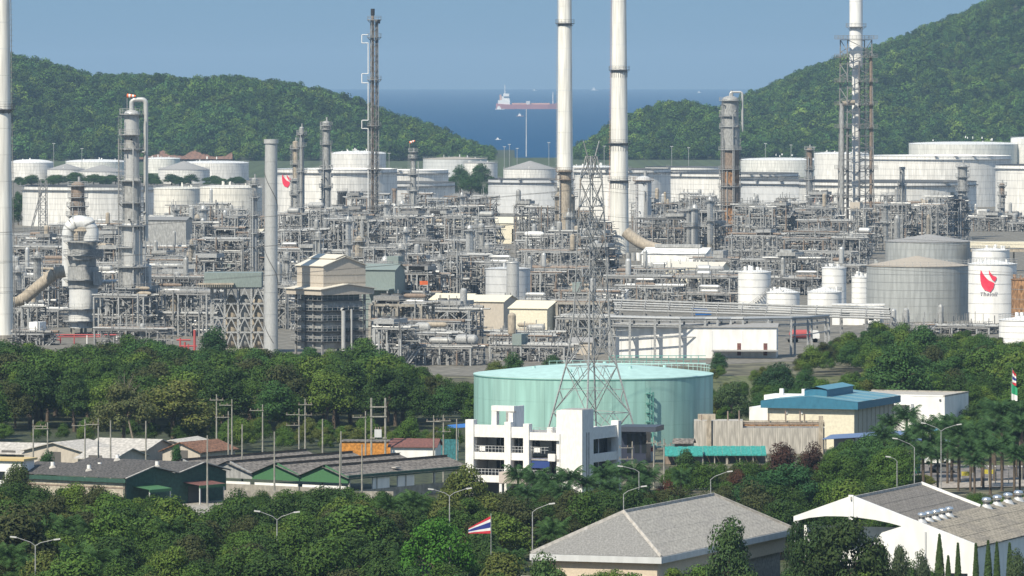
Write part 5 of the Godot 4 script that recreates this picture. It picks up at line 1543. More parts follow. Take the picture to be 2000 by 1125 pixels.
# ---------------------------------------------------------------- foreground
func build_teal_tank() -> void:
	var d := dist(866); var s := d / FOCAL
	var r := 233.5 * s
	var h := hy(729, d)
	var t := thing("storage_tank", "huge mint-green tank behind the pylon and the white building", "tank", G(1159, 866), 0.0, "refinery storage tanks")
	var ng := RandomNumberGenerator.new(); ng.seed = 8
	for k in 22:
		var a0 := TAU * k / 22; var a1 := TAU * (k + 1) / 22 - 0.0012
		for c in 3:
			var b := MB.new()
			var y0 := h * c / 3.0; var y1 := h * (c + 1) / 3.0 - 0.012
			for q in 6:
				var a := lerpf(a0, a1, q / 6.0); var e := lerpf(a0, a1, (q + 1) / 6.0)
				var ra := r + 0.004 * ng.randf()
				var kk := b.v.size()
				for w in [a, e]:
					var dir := Vector3(cos(w), 0, sin(w))
					b.v.append(dir * ra + BY * y0); b.n.append(dir); b.v.append(dir * ra + BY * y1); b.n.append(dir)
				b.i.append_array(PackedInt32Array([kk, kk + 2, kk + 1, kk + 2, kk + 3, kk + 1]))
			var tone := ng.randf_range(0.95, 1.05)
			var mm := [M.teal, mat(0.355, 0.59, 0.54, 0.5, 0, "streak", Vector3(0.1, 0.006, 0.1)), mat(0.32, 0.56, 0.515, 0.5, 0, "streak", Vector3(0.1, 0.006, 0.1))]
			joined(t, "shell_plate", b, mm[(k * 7 + k / 3) % 3])
	var b := MB.new(); b.lathe([Vector2(r + 0.1, h - 0.14), Vector2(r + 0.1, h), Vector2(r * 0.55, h + 1.0), Vector2(0.001, h + 1.75)], 96)
	joined(t, "roof", b, M.tealroof)
	b = MB.new(); b.lathe([Vector2(r - 0.02, h - 0.28), Vector2(r + 0.09, h - 0.28), Vector2(r + 0.09, h - 0.15)], 96)
	joined(t, "top_angle", b, M.tealdark)
	b = MB.new(); b.rails(circle(r - 0.2, h + 0.05, 26, -PI * 0.62, -0.12), 1.15, 0.06, false, 1.5)
	joined(t, "handrail", b, M.tealroof, true)
	# stair head and walkway at the back
	var wk := thing_part(t, "walkway")
	pbox(wk, "deck", Vector3(r * 0.55, h + 1.1, -r * 0.6), Vector3(16, 0.12, 1.2), M.tealroof)
	var wb := MB.new(); wb.rails([Vector3(r * 0.55 - 8, h + 1.15, -r * 0.6 + 0.6), Vector3(r * 0.55 + 8, h + 1.15, -r * 0.6 + 0.6)], 1.2, 0.07, false, 1.2)
	wb.rails([Vector3(r * 0.55 - 8, h + 1.15, -r * 0.6 - 0.6), Vector3(r * 0.55 + 8, h + 1.15, -r * 0.6 - 0.6)], 1.2, 0.07, false, 1.2)
	joined(wk, "handrail", wb, M.tealdark, true)
	for q in [[0.3, 0.35], [-0.5, 0.2], [0.1, -0.4], [0.6, -0.2], [-0.2, 0.62]]:
		var fy: float = h + 1.75 * (1.0 - sqrt(q[0] * q[0] + q[1] * q[1]))
		ptube(t, "roof_vent", Vector3(q[0] * r, fy - 0.2, q[1] * r), Vector3(q[0] * r, fy + 0.55, q[1] * r), 0.3, M.tealroof)
	var px := (1260.0 - 1159.0) * s
	var e := Vector3(px, 0, sqrt(r * r - px * px))
	var dir := e.normalized()
	ladder(t, e + dir * 0.4, 1.0, h - 1.5, dir, M.tealdark)
	ptube(t, "gauge_pipe", e + dir * 0.5 + Vector3(0.7, 0, 0), e + dir * 0.5 + Vector3(0.7, h - 2.2, 0), 0.16, M.tealdark)
	for k in 6: pbox(t, "pipe_bracket", e + dir * 0.3 + Vector3(0.2, 1.5 + k * 1.5, 0), Vector3(1.2, 0.12, 0.5), M.tealdark)
	pbox(t, "base_ring", Vector3(0, 0.1, 0), Vector3(1, 0.2, 1), M.conc).mesh = UC
	t.get_node("base_ring").scale = Vector3(r + 0.6, 0.25, r + 0.6); t.get_node("base_ring").position = Vector3.ZERO
func build_pylon() -> void:
	var d := dist(895)
	var t := thing("transmission_tower", "tall grey lattice power pylon in front of the mint-green tank", "pylon", G(1155, 895), 38)
	var c := [Vector3(-1, 0, -1), Vector3(1, 0, -1), Vector3(1, 0, 1), Vector3(-1, 0, 1)]
	# [height, half width]
	var st := [[0.0, 5.75], [7.2, 4.3], [14.5, 2.85], [20.5, 2.1], [25.5, 1.85], [30.0, 1.7], [34.5, 1.55], [39.0, 1.4], [43.5, 1.2], [47.5, 0.6]]
	for k in st.size() - 1:
		var y0: float = st[k][0]; var a: float = st[k][1]; var y1: float = st[k + 1][0]; var b: float = st[k + 1][1]
		for q in 4:
			var p: Vector3 = c[q] * a + BY * y0; var p2: Vector3 = c[q] * b + BY * y1
			var n: Vector3 = c[(q + 1) % 4] * a + BY * y0; var n2: Vector3 = c[(q + 1) % 4] * b + BY * y1
			pbar(t, "leg", p, p2, 0.2 if k < 4 else 0.15, M.galv)
			var w := 0.1 if k < 3 else 0.09
			pbar(t, "brace", p, n2, w, M.steel if q % 2 else M.galv); pbar(t, "brace", n, p2, w, M.steel)
			pbar(t, "tie", p2, n2, w, M.galv)
			if k < 3:
				var m1 := p.lerp(n2, 0.5)
				var rb := MB.new()
				rb.bar(m1, p.lerp(p2, 0.5), 0.06); rb.bar(m1, n.lerp(n2, 0.5), 0.06); rb.bar(p.lerp(n2, 0.25), p.lerp(p2, 0.5), 0.07); rb.bar(n.lerp(p2, 0.25), n.lerp(n2, 0.5), 0.07); rb.bar(p.lerp(n2, 0.75), p2.lerp(n2, 0.5), 0.07); rb.bar(n.lerp(p2, 0.75), p2.lerp(n2, 0.5), 0.07)
				joined(t, "secondary_brace", rb, M.galv, true)
	for ar in [[hy(348, d), 5.6], [hy(404, d), 6.4], [hy(460, d), 5.6], [hy(540, d), 4.2]]:
		var y: float = ar[0]; var l: float = ar[1]
		for sx in [-1.0, 1.0]:
			var am := thing_part(t, "cross_arm")
			var tip := Vector3(sx * l, y + 0.2, -sx * l * 0.75)
			var b := MB.new()
			for z in [-1.0, 1.0]:
				b.bar(Vector3(sx * 1.1, y, z), tip, 0.1); b.bar(Vector3(sx * 1.1, y + 1.6, z), tip, 0.09)
				for q in 4: b.bar(Vector3(sx * 1.1, y, z).lerp(tip, q / 4.0), Vector3(sx * 1.1, y + 1.6, z).lerp(tip, (q + 0.5) / 4.0), 0.07)
			for q in 4: b.bar(Vector3(sx * 1.1, y, -1.0).lerp(tip, q / 4.0), Vector3(sx * 1.1, y, 1.0).lerp(tip, (q + 0.5) / 4.0), 0.07)
			joined(am, "arm_truss", b, M.galv, true)
			var ins := MB.new()
			for q in 7: ins.tube(tip - BY * (0.15 + q * 0.22), tip - BY * (0.3 + q * 0.22), 0.16, 0.05, 8)
			joined(am, "insulator_string", ins, M.brown, true)
	for sx in [-1.0, 1.0]:
		pbar(t, "earth_peak", Vector3(sx * 0.6, 47, 0), Vector3(sx * 1.6, hy(275, d), 0), 0.12, M.galv)
	for q in 4: pbox(t, "footing", c[q] * 5.75 + BY * 0.2, Vector3(1.0, 0.5, 1.0), M.conc)
	# conductors leave to both sides
	var base := t.global_position
	for ar in [[hy(348, d), 5.6], [hy(404, d), 6.4], [hy(460, d), 5.6]]:
		for sx in [-1.0, 1.0]:
			var p: Vector3 = t.global_transform * Vector3(sx * ar[1], ar[0] - 1.6, -sx * ar[1] * 0.75)
			for dirn in [Vector3(260, 0, -120), Vector3(-300, 0, 160)]:
				var w := thing("power_line", "thin dark conductor slung from the lattice pylon's cross arms", "cable", p, 0, "conductors of the lattice pylon")
				var b := MB.new()
				var pv := Vector3.ZERO
				for k in range(1, 13):
					var u := k / 12.0
					var e: Vector3 = dirn * u + Vector3(0, -14.0 * u * (1.0 - u) * 2.0, 0)
					b.tube(pv, e, 0.022, -1, 4, false); pv = e
				joined(w, "cable", b, M.dark)
# ---------------------------------------------------------------- foreground buildings
func bx(t: Node3D, called: String, x0: float, x1: float, y0: float, y1: float, z0: float, z1: float, m: Material) -> MeshInstance3D:
	return pbox(t, called, Vector3((x0 + x1) / 2, (y0 + y1) / 2, (z0 + z1) / 2), Vector3(absf(x1 - x0), absf(y1 - y0), absf(z1 - z0)), m)
func build_white_frame() -> void:
	var t := thing("white_office_block", "white open-fronted concrete building with a stair tower, before the mint-green tank", "building", G(1137, 975), -26)
	var Wm := mat(0.82, 0.81, 0.79, 0.7, 0, "soft", Vector3(0.3, 0.1, 0.3))
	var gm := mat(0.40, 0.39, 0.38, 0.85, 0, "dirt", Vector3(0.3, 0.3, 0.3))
	bx(t, "stair_tower", -3.4, 0, 0, 12.65, -3.8, 0, Wm)
	bx(t, "stair_tower_cap", -3.3, -0.1, 12.65, 12.72, -3.7, -0.1, gm)
	bx(t, "tower_fin", -4.3, -3.4, 0, 12.5, -3.0, -0.5, Wm)
	for z in [-1.5, -2.2]: bx(t, "tower_groove", -0.01, 0.06, 0, 9.4, z - 0.12, z + 0.12, gm)
	for p in [[-18.4, -17.1, 10.9], [-12.2, -11.2, 10.7], [-9.2, -8.3, 10.5]]: bx(t, "pier", p[0], p[1], 0, p[2], -0.9, 0.25, Wm)
	bx(t, "parapet_beam", -17.1, -12.2, 8.45, 10.2, -0.4, 0.0, Wm); bx(t, "parapet_beam", -11.2, -9.2, 8.45, 10.0, -0.4, 0.0, Wm)
	bx(t, "parapet_beam", -8.3, -3.4, 8.2, 9.3, -0.4, 0.0, Wm)
	for y in [[5.25, 6.3], [2.0, 3.0]]:
		bx(t, "floor_beam", -17.1, -12.2, y[0], y[1], -0.4, 0.0, Wm); bx(t, "floor_beam", -11.2, -9.2, y[0], y[1], -0.4, 0.0, Wm)
		bx(t, "floor_beam", -5.4, -4.3, y[0], y[1], -0.4, 0.0, Wm)
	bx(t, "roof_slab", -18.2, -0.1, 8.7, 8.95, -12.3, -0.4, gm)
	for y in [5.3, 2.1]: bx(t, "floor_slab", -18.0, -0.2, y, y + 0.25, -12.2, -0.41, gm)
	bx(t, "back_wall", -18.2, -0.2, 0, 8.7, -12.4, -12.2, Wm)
	bx(t, "left_wall", -18.3, -18.1, 0, 8.4, -12.2, -0.9, Wm)
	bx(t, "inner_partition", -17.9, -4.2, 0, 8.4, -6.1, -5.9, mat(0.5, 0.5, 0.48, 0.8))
	for y in [6.0, 2.7]:
		for x in [-16.4, -14.9, -13.4, -10.8, -7.6, -6.1]:
			bx(t, "window_pane", x, x + 1.25, y + 0.35, y + 2.1, -5.88, -5.84, M.glassdark)
	bx(t, "blue_banner", -8.2, -5.4, 4.2, 5.6, -0.6, -0.5, mat(0.02, 0.05, 0.20, 0.6))
	bx(t, "entrance_canopy", -11.9, -7.6, 2.1, 3.7, -0.3, 2.6, mat(0.52, 0.45, 0.41, 0.85, 0, "soft", Vector3(0.3, 0.3, 0.3)))
	bx(t, "entrance_post", -11.9, -11.5, 0, 2.1, 2.1, 2.5, Wm)
	# roof portal
	var pr := thing_part(t, "roof_portal")
	bx(pr, "post", -14.6, -13.8, 10.2, 12.9, -1.4, -0.5, Wm); bx(pr, "post", -11.9, -11.2, 10.0, 12.0, -1.4, -0.5, Wm)
	bx(pr, "lintel", -14.6, -11.0, 12.2, 12.95, -1.4, -0.45, Wm)
	bx(pr, "screen_wall", -14.0, -11.4, 9.0, 12.2, -4.2, -4.0, gm)
	bx(pr, "side_wall", -11.4, -11.1, 9.0, 12.9, -4.0, -1.4, Wm)
	var rb := MB.new(); rb.rails([Vector3(-8.2, 9.0, -1.2), Vector3(-4.4, 9.0, -1.2)], 0.9, 0.06, false, 0.8); joined(t, "handrail", rb, M.galv)
	for q in [[-7.0, -3], [-6.1, -4], [-15.8, -3], [-2.5, -8.0], [-4.8, -9]]: bx(t, "roof_unit", q[0], q[0] + 0.9, 8.95, 9.9, q[1] - 0.8, q[1], Wm)
	for y in [6.3, 3.0]:
		for q in [[-17.1, -12.2], [-11.2, -9.2], [-8.3, -5.4]]:
			var hr := MB.new(); hr.rails([Vector3(q[0], y, -0.2), Vector3(q[1], y, -0.2)], 0.9, 0.045, false, 0.5); joined(t, "balcony_rail", hr, M.greywhite)
	for x in [-16.45, -15.0, -13.5, -10.9, -7.7, -6.2]:
		for y in [6.0, 2.7]:
			bx(t, "window_frame", x, x + 1.35, y + 0.25, y + 0.35, -5.88, -5.8, Wm); bx(t, "window_frame", x, x + 1.35, y + 2.1, y + 2.2, -5.88, -5.8, Wm)
			bx(t, "window_frame", x + 0.62, x + 0.7, y + 0.35, y + 2.1, -5.88, -5.8, Wm)
	for q in [[-16.8, 6.4], [-12.9, 3.1], [-8.1, 6.4]]: bx(t, "air_conditioner", q[0], q[0] + 0.9, q[1], q[1] + 0.65, -1.5, -1.1, M.white2)
	bx(t, "rainwater_pipe", -3.55, -3.42, 0, 9.2, 0.01, 0.12, M.greywhite)
	# right wing
	bx(t, "wing_parapet", -0.4, 0.0, 8.3, 10.0, -11.6, -3.8, Wm)
	for y in [[5.0, 6.2], [1.9, 3.1]]: bx(t, "wing_beam", -0.4, 0.0, y[0], y[1], -11.6, -3.8, Wm)
	bx(t, "wing_pier", -0.9, 0.25, 0, 10.6, -12.6, -11.6, Wm)
	bx(t, "wing_glazing", -1.6, -1.5, 0.2, 8.3, -11.6, -3.8, M.glassdark)
	for z in [-6, -8.6]: bx(t, "mullion", -1.5, -1.4, 0.2, 8.3, z, z + 0.2, Wm)
	# dark pavilion
	var d := dist(905); var s := d / FOCAL
	t = thing("dark_pavilion", "dark navy pavilion with a thin overhanging roof beside the white building", "building", G(1237, 905), -12)
	bx(t, "wall", -1.9, 2.0, 0, hy(842, d), -4, 0, mat(0.03, 0.035, 0.06, 0.4))
	bx(t, "roof_slab", -2.2, 3.9, hy(842, d), hy(832, d), -5, 2.0, mat(0.05, 0.06, 0.085, 0.5))
	for x in [-1.0, 0.2, 1.3]: bx(t, "window_pane", x, x + 0.8, 1.6, hy(848, d), 0.02, 0.05, M.glassdark)
	# storehouse furniture near the pylon
	t = thing("drinks_kiosk", "small kiosk with a red sign at the mint-green tank's foot", "kiosk", G(1268, 900), 0)
	bx(t, "body", -0.9, 0.9, 0, 2.2, -0.8, 0.8, M.white2); bx(t, "sign", -0.7, 0.7, 1.5, 2.1, 0.8, 0.88, M.red); bx(t, "roof", -1.1, 1.1, 2.2, 2.32, -1.0, 1.0, M.greyroof)
func build_blue() -> void:
	var D := 1028.8
	var t := thing("blue_roofed_hall", "tan hall with a broad blue roof and raised blue ridge box", "building", Vector3(55.6, 0, -D), -20)
	var L := 24.2; var W := 16.4; var e := 6.5
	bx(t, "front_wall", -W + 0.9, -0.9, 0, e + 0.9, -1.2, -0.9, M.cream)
	bx(t, "side_wall", -1.2, -0.9, 0, e + 0.4, -L + 0.9, -1.2, M.beige)  # same tan as the front wall, its shade put in as darker beige
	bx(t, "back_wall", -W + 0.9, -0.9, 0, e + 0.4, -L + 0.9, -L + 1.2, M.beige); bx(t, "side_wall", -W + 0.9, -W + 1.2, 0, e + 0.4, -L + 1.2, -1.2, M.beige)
	for k in 9: bx(t, "wall_rib", -0.9, -0.82, 0, e + 0.3, -3.2 - k * 2.4, -3.1 - k * 2.4, M.tan)
	for x in [-12.4, -9.8]: bx(t, "wall_lamp", x, x + 0.3, e - 0.9, e - 0.5, -0.9, -0.7, M.white2)
	# fascia with shallow gable
	var b := MB.new()
	b.prism(PackedVector2Array([Vector2(-W, e), Vector2(0, e), Vector2(0, e + 1.15), Vector2(-W / 2, e + 1.95), Vector2(-W, e + 1.15)]), -0.2, 0.0)
	joined(t, "front_fascia", b, M.blueclad)
	bx(t, "side_fascia", -0.2, 0, e, e + 1.15, -L, -0.2, M.blueclad)
	bx(t, "side_fascia", -W, -W + 0.2, e, e + 1.15, -L, -0.2, M.blueclad)
	for sx in 2:
		for k in 12:
			var z0 := -L * k / 12.0; var z1 := -L * (k + 1) / 12.0 + 0.03
			var rb := MB.new()
			var A := Vector3(-W / 2, e + 1.98, z0); var B := Vector3(-W / 2, e + 1.98, z1)
			var C := Vector3(0.0 if sx == 0 else -W, e + 1.2, z1); var E := Vector3(0.0 if sx == 0 else -W, e + 1.2, z0)
			if sx == 0: rb.quad(A, E, C, B)
			else: rb.quad(A, B, C, E)
			joined(t, "roof_sheet", rb, M.blueroof if k % 3 != 1 else mat(0.20, 0.34, 0.37, 0.5, 0, "soft", Vector3(0.2, 0.2, 0.2)))
	bx(t, "soffit", -W + 0.1, -0.1, e + 0.05, e + 0.1, -L + 0.1, -0.1, M.beige)
	var mn := thing_part(t, "ridge_box")
	bx(mn, "wall", -W / 2 - 1.9, -W / 2 + 1.9, e + 1.3, e + 2.95, -18, -3.5, M.blueclad)
	for sx in 2:
		var rb := MB.new()
		var x0 := -W / 2; var x1 := -W / 2 + (2.15 if sx == 0 else -2.15)
		if sx == 0: rb.quad(Vector3(x0, e + 3.45, -3.2), Vector3(x1, e + 2.97, -3.2), Vector3(x1, e + 2.97, -18.3), Vector3(x0, e + 3.45, -18.3))
		else: rb.quad(Vector3(x0, e + 3.45, -18.3), Vector3(x1, e + 2.97, -18.3), Vector3(x1, e + 2.97, -3.2), Vector3(x0, e + 3.45, -3.2))
		joined(mn, "roof_sheet", rb, M.blueroof)
	# white flat-roofed neighbour
	t = thing("white_annex", "white flat-roofed annex behind the blue-roofed hall", "building", G(1845, 852), -20)
	var h := hy(775, dist(852))
	bx(t, "wall", -17, 0, 0, h, -14.5, 0, M.white2)
	bx(t, "parapet", -17.05, 0.05, h, h + 0.25, -14.55, -14.2, M.conc); bx(t, "parapet", -0.2, 0.05, h, h + 0.25, -14.2, 0.05, M.conc); bx(t, "parapet", -17.05, -0.2, h, h + 0.25, -0.2, 0.05, M.white2)
	bx(t, "roof", -16.9, -0.2, h, h + 0.06, -14.2, -0.2, M.stained)
	bx(t, "porch_side_wall", -5.6, -5.4, 0, h - 1.4, 0.0, 1.6, M.white2); bx(t, "wall_lamp", -0.9, -0.6, h - 0.7, h - 0.4, 0.0, 0.2, M.dark)
	bx(t, "porch_slab", -9.6, -5.4, h - 1.4, h - 1.2, 0, 1.6, M.white2); bx(t, "porch_side_wall", -9.6, -9.4, 0, h - 1.4, 0.0, 1.6, M.white2)
	t = thing("white_annex", "low white block with roof vents left of the blue-roofed hall", "building", G(1500, 872), -20)
	h = hy(786, dist(872))
	bx(t, "wall", -3.2, 5, 0, h - 0.8, -6, 0, M.white2); bx(t, "upper_wall", -2.6, 9, 0, h + 0.9, -12, -6, M.white2)
	for x in [-0.4, 3.4, 4.6]: bx(t, "roof_vent", x, x + 0.6, h + 0.9, h + 1.9, -8, -7.4, M.white2)
	# stained concrete basin wall
	var d := dist(886)
	t = thing("concrete_basin", "old stained concrete basin wall with rusty pipes along its top", "wall", G(1483, 886), -2)
	for k in 8: bx(t, "wall_panel", -10.4 + k * 2.6, -7.82 + k * 2.6, 0, hy(822 if k < 3 else 836, d), -5, 0, M.stained)
	for x in [-8.0, 9.8]: bx(t, "buttress", x - 0.35, x + 0.35, 0, hy(812, d), 0.0, 0.5, M.tan)
	for k in 3: ptube(t, "pipe", Vector3(-10.4, hy(834 - k * 3.2, d) + 0.2, -0.6 - k * 0.6), Vector3(10.4, hy(834 - k * 3.2, d) + 0.2, -0.6 - k * 0.6), 0.14, [M.rust, M.brown, M.tan][k])
	var rb := MB.new(); rb.rails([Vector3(-2.6, hy(836, d), -0.15), Vector3(10.3, hy(836, d), -0.15)], 1.2, 0.07, false, 1.7); joined(t, "handrail", rb, M.brown)
	for x in [-9.2, -5, -3.2, 1.5, 4.2, 6.5, 7.2]: ptube(t, "valve_stem", Vector3(x, hy(824, d), -1.2), Vector3(x, hy(824, d) + rng.randf_range(0.9, 1.8), -1.2), 0.12, M.brown)
	bx(t, "pump_box", -9.8, -7.0, 0, hy(812, d), -5.5, -3.5, M.tan)
	t = thing("blue_canopy", "low blue sheet canopy at the tan hall's side", "canopy", G(1690, 900), -20)
	d = dist(900)
	var ch := hy(846, d)
	var b2 := MB.new(); b2.quad(Vector3(-6.5, ch - 1.0, 2), Vector3(7, ch, 2), Vector3(7, ch + 0.5, -3), Vector3(-6.5, ch - 0.5, -3)); b2.quad(Vector3(-6.5, ch - 0.55, -3), Vector3(7, ch + 0.45, -3), Vector3(7, ch - 0.05, 2), Vector3(-6.5, ch - 1.05, 2))
	joined(t, "sheet", b2, mat(0.13, 0.19, 0.34, 0.5, 0, "soft", Vector3(0.3, 0.3, 0.3)))
	for x in [-6.0, -1.5, 3, 6.6]: bx(t, "post", x, x + 0.15, 0, ch - 1 + (x + 6.5) * 0.07, 1.6, 1.75, M.dark)
	bx(t, "lean_to_wall", -6.0, -2.5, 0, ch - 0.9, -3, -2.8, mat(0.28, 0.28, 0.33, 0.8))
	t = thing("blue_canopy", "small blue-roofed canopy among the roadside palms", "canopy", G(1838, 905), -20)
	bx(t, "roof", -1.9, 1.9, 5.1, 5.3, -1.6, 1.6, M.blueroof); bx(t, "lower_roof", -4.6, 2.0, 3.5, 3.7, -2, 2, mat(0.13, 0.19, 0.34, 0.5))
	for x in [-4.2, -1.7, 1.7]: bx(t, "post", x - 0.1, x + 0.1, 0, 5.1 if absf(x) < 2 else 3.5, -0.1, 0.1, M.steel)
	# turquoise shade roofs
	var can := [[1296, 1372, 874, 908, "patched turquoise shade roof at the mint-green tank's foot"], [1345, 1420, 873, 905, "turquoise corrugated shade roof before the basin wall, the western piece"], [1418, 1496, 873, 905, "turquoise corrugated shade roof before the basin wall, the eastern piece"]]
	for q in can:
		d = dist(q[3]); var s := d / FOCAL; var w: float = (q[1] - q[0]) * s
		t = thing("shade_roof", q[4], "canopy", G((q[0] + q[1]) * 0.5, q[3]), 0, "turquoise shade roofs")
		var y: float = hy(q[2], d)
		for k in 8:
			var c := MB.new()
			var x0 := -w / 2 + w * k / 8; var x1 := x0 + w / 8 - 0.02
			var dy := 0.05 * (k % 2)
			c.quad(Vector3(x0, y - 1.1 + dy, 2.2), Vector3(x1, y - 1.1 + dy, 2.2), Vector3(x1, y + dy, -2.2), Vector3(x0, y + dy, -2.2))
			c.quad(Vector3(x0, y - 1.25, 2.2), Vector3(x1, y - 1.25, 2.2), Vector3(x1, y - 1.1 + dy, 2.2), Vector3(x0, y - 1.1 + dy, 2.2))
			joined(t, "sheet", c, M.turq)
		for k in 4: bx(t, "post", -w / 2 + w * k / 3.0 - 0.08, -w / 2 + w * k / 3.0 + 0.08, 0, y - 1.1, 1.7, 1.86, M.conc)
		bx(t, "back_wall", -w / 2, w / 2, 0, 1.3, -2.2, -2.1, M.brown)
	t = thing("brown_shed", "small brown shed against the mint-green tank", "shed", G(1336, 898), -10)
	shed(t, 2.6, 2.4, 2.7, 0.5, M.tan, M.roofbrown)
func build_left_sheds() -> void:
	# double-gabled dark shed
	var t := thing("double_gable_shed", "dark-roofed shed with two green-grey gables and roof ventilators", "building", Vector3(-53.7, 0, -888), -35)
	var L := 20.0; var W := 23.0; var e := 4.2; var r := 1.35
	bx(t, "side_wall", -L, 0, 0, e - 0.2, -0.3, 0, mat(0.56, 0.50, 0.41, 0.85, 0, "dirt", Vector3(0.3, 0.3, 0.3)))
	bx(t, "eave_fascia", -L - 0.4, 0.4, e - 0.55, e, 0.3, 0.45, M.greendark)
	bx(t, "wall_band", -L, 0, e - 1.4, e - 1.2, 0.0, 0.05, M.brown)
	var b := MB.new()
	b.prism(PackedVector2Array([Vector2(0, 0), Vector2(W, 0), Vector2(W, e), Vector2(W * 0.75, e + r), Vector2(W * 0.5, e + 0.2), Vector2(W * 0.25, e + r), Vector2(0, e)]), -0.3, 0.0)
	var gw := joined(t, "gable_wall", b, M.greendark); gw.rotation_degrees.y = 90
	for k in 4:
		var z0: float = [0.45, -W * 0.25, -W * 0.5, -W * 0.75][k]; var z1: float = [-W * 0.25, -W * 0.5, -W * 0.75, -W - 0.4][k]
		var y0: float = [e, e + r, e + 0.2, e + r][k] + 0.03; var y1: float = [e + r, e + 0.2, e + r, e][k] + 0.03
		for q in 6:
			var c := MB.new()
			var x0 := 0.5 - (L + 0.9) * q / 6.0; var x1 := 0.5 - (L + 0.9) * (q + 1) / 6.0 + 0.02
			c.quad(Vector3(x1, y0 + 0.1, z0), Vector3(x0, y0 + 0.1, z0), Vector3(x0, y1 + 0.1, z1), Vector3(x1, y1 + 0.1, z1))
			if q == 0: c.quad(Vector3(x0, y0 - 0.05, z0), Vector3(x0, y1 - 0.05, z1), Vector3(x0, y1 + 0.1, z1), Vector3(x0, y0 + 0.1, z0))
			joined(t, "roof_sheet", c, M.roofdark)
		var bb := MB.new(); bb.bar(Vector3(0.55, y0 + 0.1, z0), Vector3(0.55, y1 + 0.1, z1), 0.1, 0.24); joined(t, "barge_board", bb, M.rooflight)
	for q in [[-15.5, -3.2], [-8.5, -2.6], [-12.0, -9.4], [-5.5, -14.2], [-14.5, -16.5]]:
		var slope: float = e + r * (1.0 - absf(fmod(-q[1], W * 0.5) - W * 0.25) / (W * 0.25))
		var v := thing_part(t, "roof_ventilator")
		var c := MB.new(); c.lathe([Vector2(0.95, slope - 0.15), Vector2(0.3, slope + 0.45)], 4, Vector3(q[0], 0, q[1])); joined(v, "base", c, M.rooflight)
		ptube(v, "cap", Vector3(q[0], slope + 0.4, q[1]), Vector3(q[0], slope + 0.95, q[1]), 0.28, M.white2)
	for q in [[-17.5, -1.6], [-11.5, -1.8], [-4.5, -1.5], [-16, -8.2], [-7, -8.6], [-2.8, -12.9], [-10, -13.4]]:
		var zz: float = fmod(-q[1], W * 0.5)
		var up: float = -1.0 if zz < W * 0.25 else 1.0
		var slope: float = e + r * (1.0 - absf(zz - W * 0.25) / (W * 0.25)) + 0.16
		var c := MB.new(); var k := r / (W * 0.25) * 0.35 * -up
		c.quad(Vector3(q[0] - 0.7, slope - k, q[1] + 0.35), Vector3(q[0] + 0.7, slope - k, q[1] + 0.35), Vector3(q[0] + 0.7, slope + k, q[1] - 0.35), Vector3(q[0] - 0.7, slope + k, q[1] - 0.35))
		joined(t, "skylight", c, M.rooflight)
	for q in [[-4.2, 5.0, M.greenwall], [-16.0, 6.0, M.redroof]]:
		var aw := thing_part(t, "awning")
		var c := MB.new(); c.quad(Vector3(3.0, 2.7, q[0] + q[1] / 2), Vector3(3.0, 2.7, q[0] - q[1] / 2), Vector3(0.0, 3.1, q[0] - q[1] / 2), Vector3(0.0, 3.1, q[0] + q[1] / 2)); c.quad(Vector3(0.0, 3.05, q[0] + q[1] / 2), Vector3(0.0, 3.05, q[0] - q[1] / 2), Vector3(3.0, 2.65, q[0] - q[1] / 2), Vector3(3.0, 2.65, q[0] + q[1] / 2))
		joined(aw, "sheet", c, q[2]); bx(aw, "edge", 2.95, 3.05, 2.3, 2.7, q[0] - q[1] / 2, q[0] + q[1] / 2, M.greenwall)
		for z in [-0.46, 0.46]: bx(aw, "post", 2.8, 2.95, 0, 2.4, q[0] + q[1] * z - 0.08, q[0] + q[1] * z + 0.08, M.greywhite)
	bx(t, "door", 0.0, 0.06, 0, 2.4, -17.4, -14.2, mat(0.06, 0.065, 0.07, 0.7))  # flat dark panel, the shade of an open doorway put into its colour
	# long multi-bay shed
	var bw := 8.5; var ln := 30.0
	t = thing("long_bay_shed", "long brown-roofed shed of parallel bays with green gable ends", "building", Vector3(-23.1, 0, -902), -35)
	for k in 4:
		var x0 := -k * bw; var x1 := -(k + 1) * bw
		var by := thing_part(t, "bay")
		var ee := 3.5; var rr := 1.7
		var c := MB.new()
		c.prism(PackedVector2Array([Vector2(x1, 2.7), Vector2(x0, 2.7), Vector2(x0, ee), Vector2((x0 + x1) / 2, ee + rr), Vector2(x1, ee)]), -0.25, 0.0)
		joined(by, "gable_end", c, M.greenwall if k < 2 else M.dullsilver)
		bx(by, "low_wall", x1, x0, 0, 1.9, -0.3, 0.05, M.conc)
		bx(by, "window_strip", x1 + 0.4, x0 - 0.4, 1.9, 2.25, -0.25, -0.05, M.white2)
		for q in 6:
			var z0 := 0.5 - (ln + 0.5) * q / 6.0; var z1 := 0.5 - (ln + 0.5) * (q + 1) / 6.0 + 0.02
			var xm := (x0 + x1) / 2
			c = MB.new(); c.quad(Vector3(xm, ee + rr - 0.3, z0), Vector3(x0 + 0.3, ee - 0.1, z0), Vector3(x0 + 0.3, ee - 0.1, z1), Vector3(xm, ee + rr - 0.3, z1)); joined(by, "roof_sheet", c, M.roofbrown)
			c = MB.new(); c.quad(Vector3(x1, ee, z0), Vector3(xm + 0.25, ee + rr, z0), Vector3(xm + 0.25, ee + rr, z1), Vector3(x1, ee, z1)); joined(by, "roof_sheet", c, M.roofbrown)
		bx(by, "clerestory_board", (x0 + x1) / 2 - 0.1, (x0 + x1) / 2 - 0.05, ee + rr - 0.42, ee + rr - 0.12, -ln, 0.3, M.brown)  # solid brown boards added where the roof step shows a shadowed gap
	bx(t, "side_wall", -0.3, 0, 0, 1.6, -ln, -0.3, M.conc)
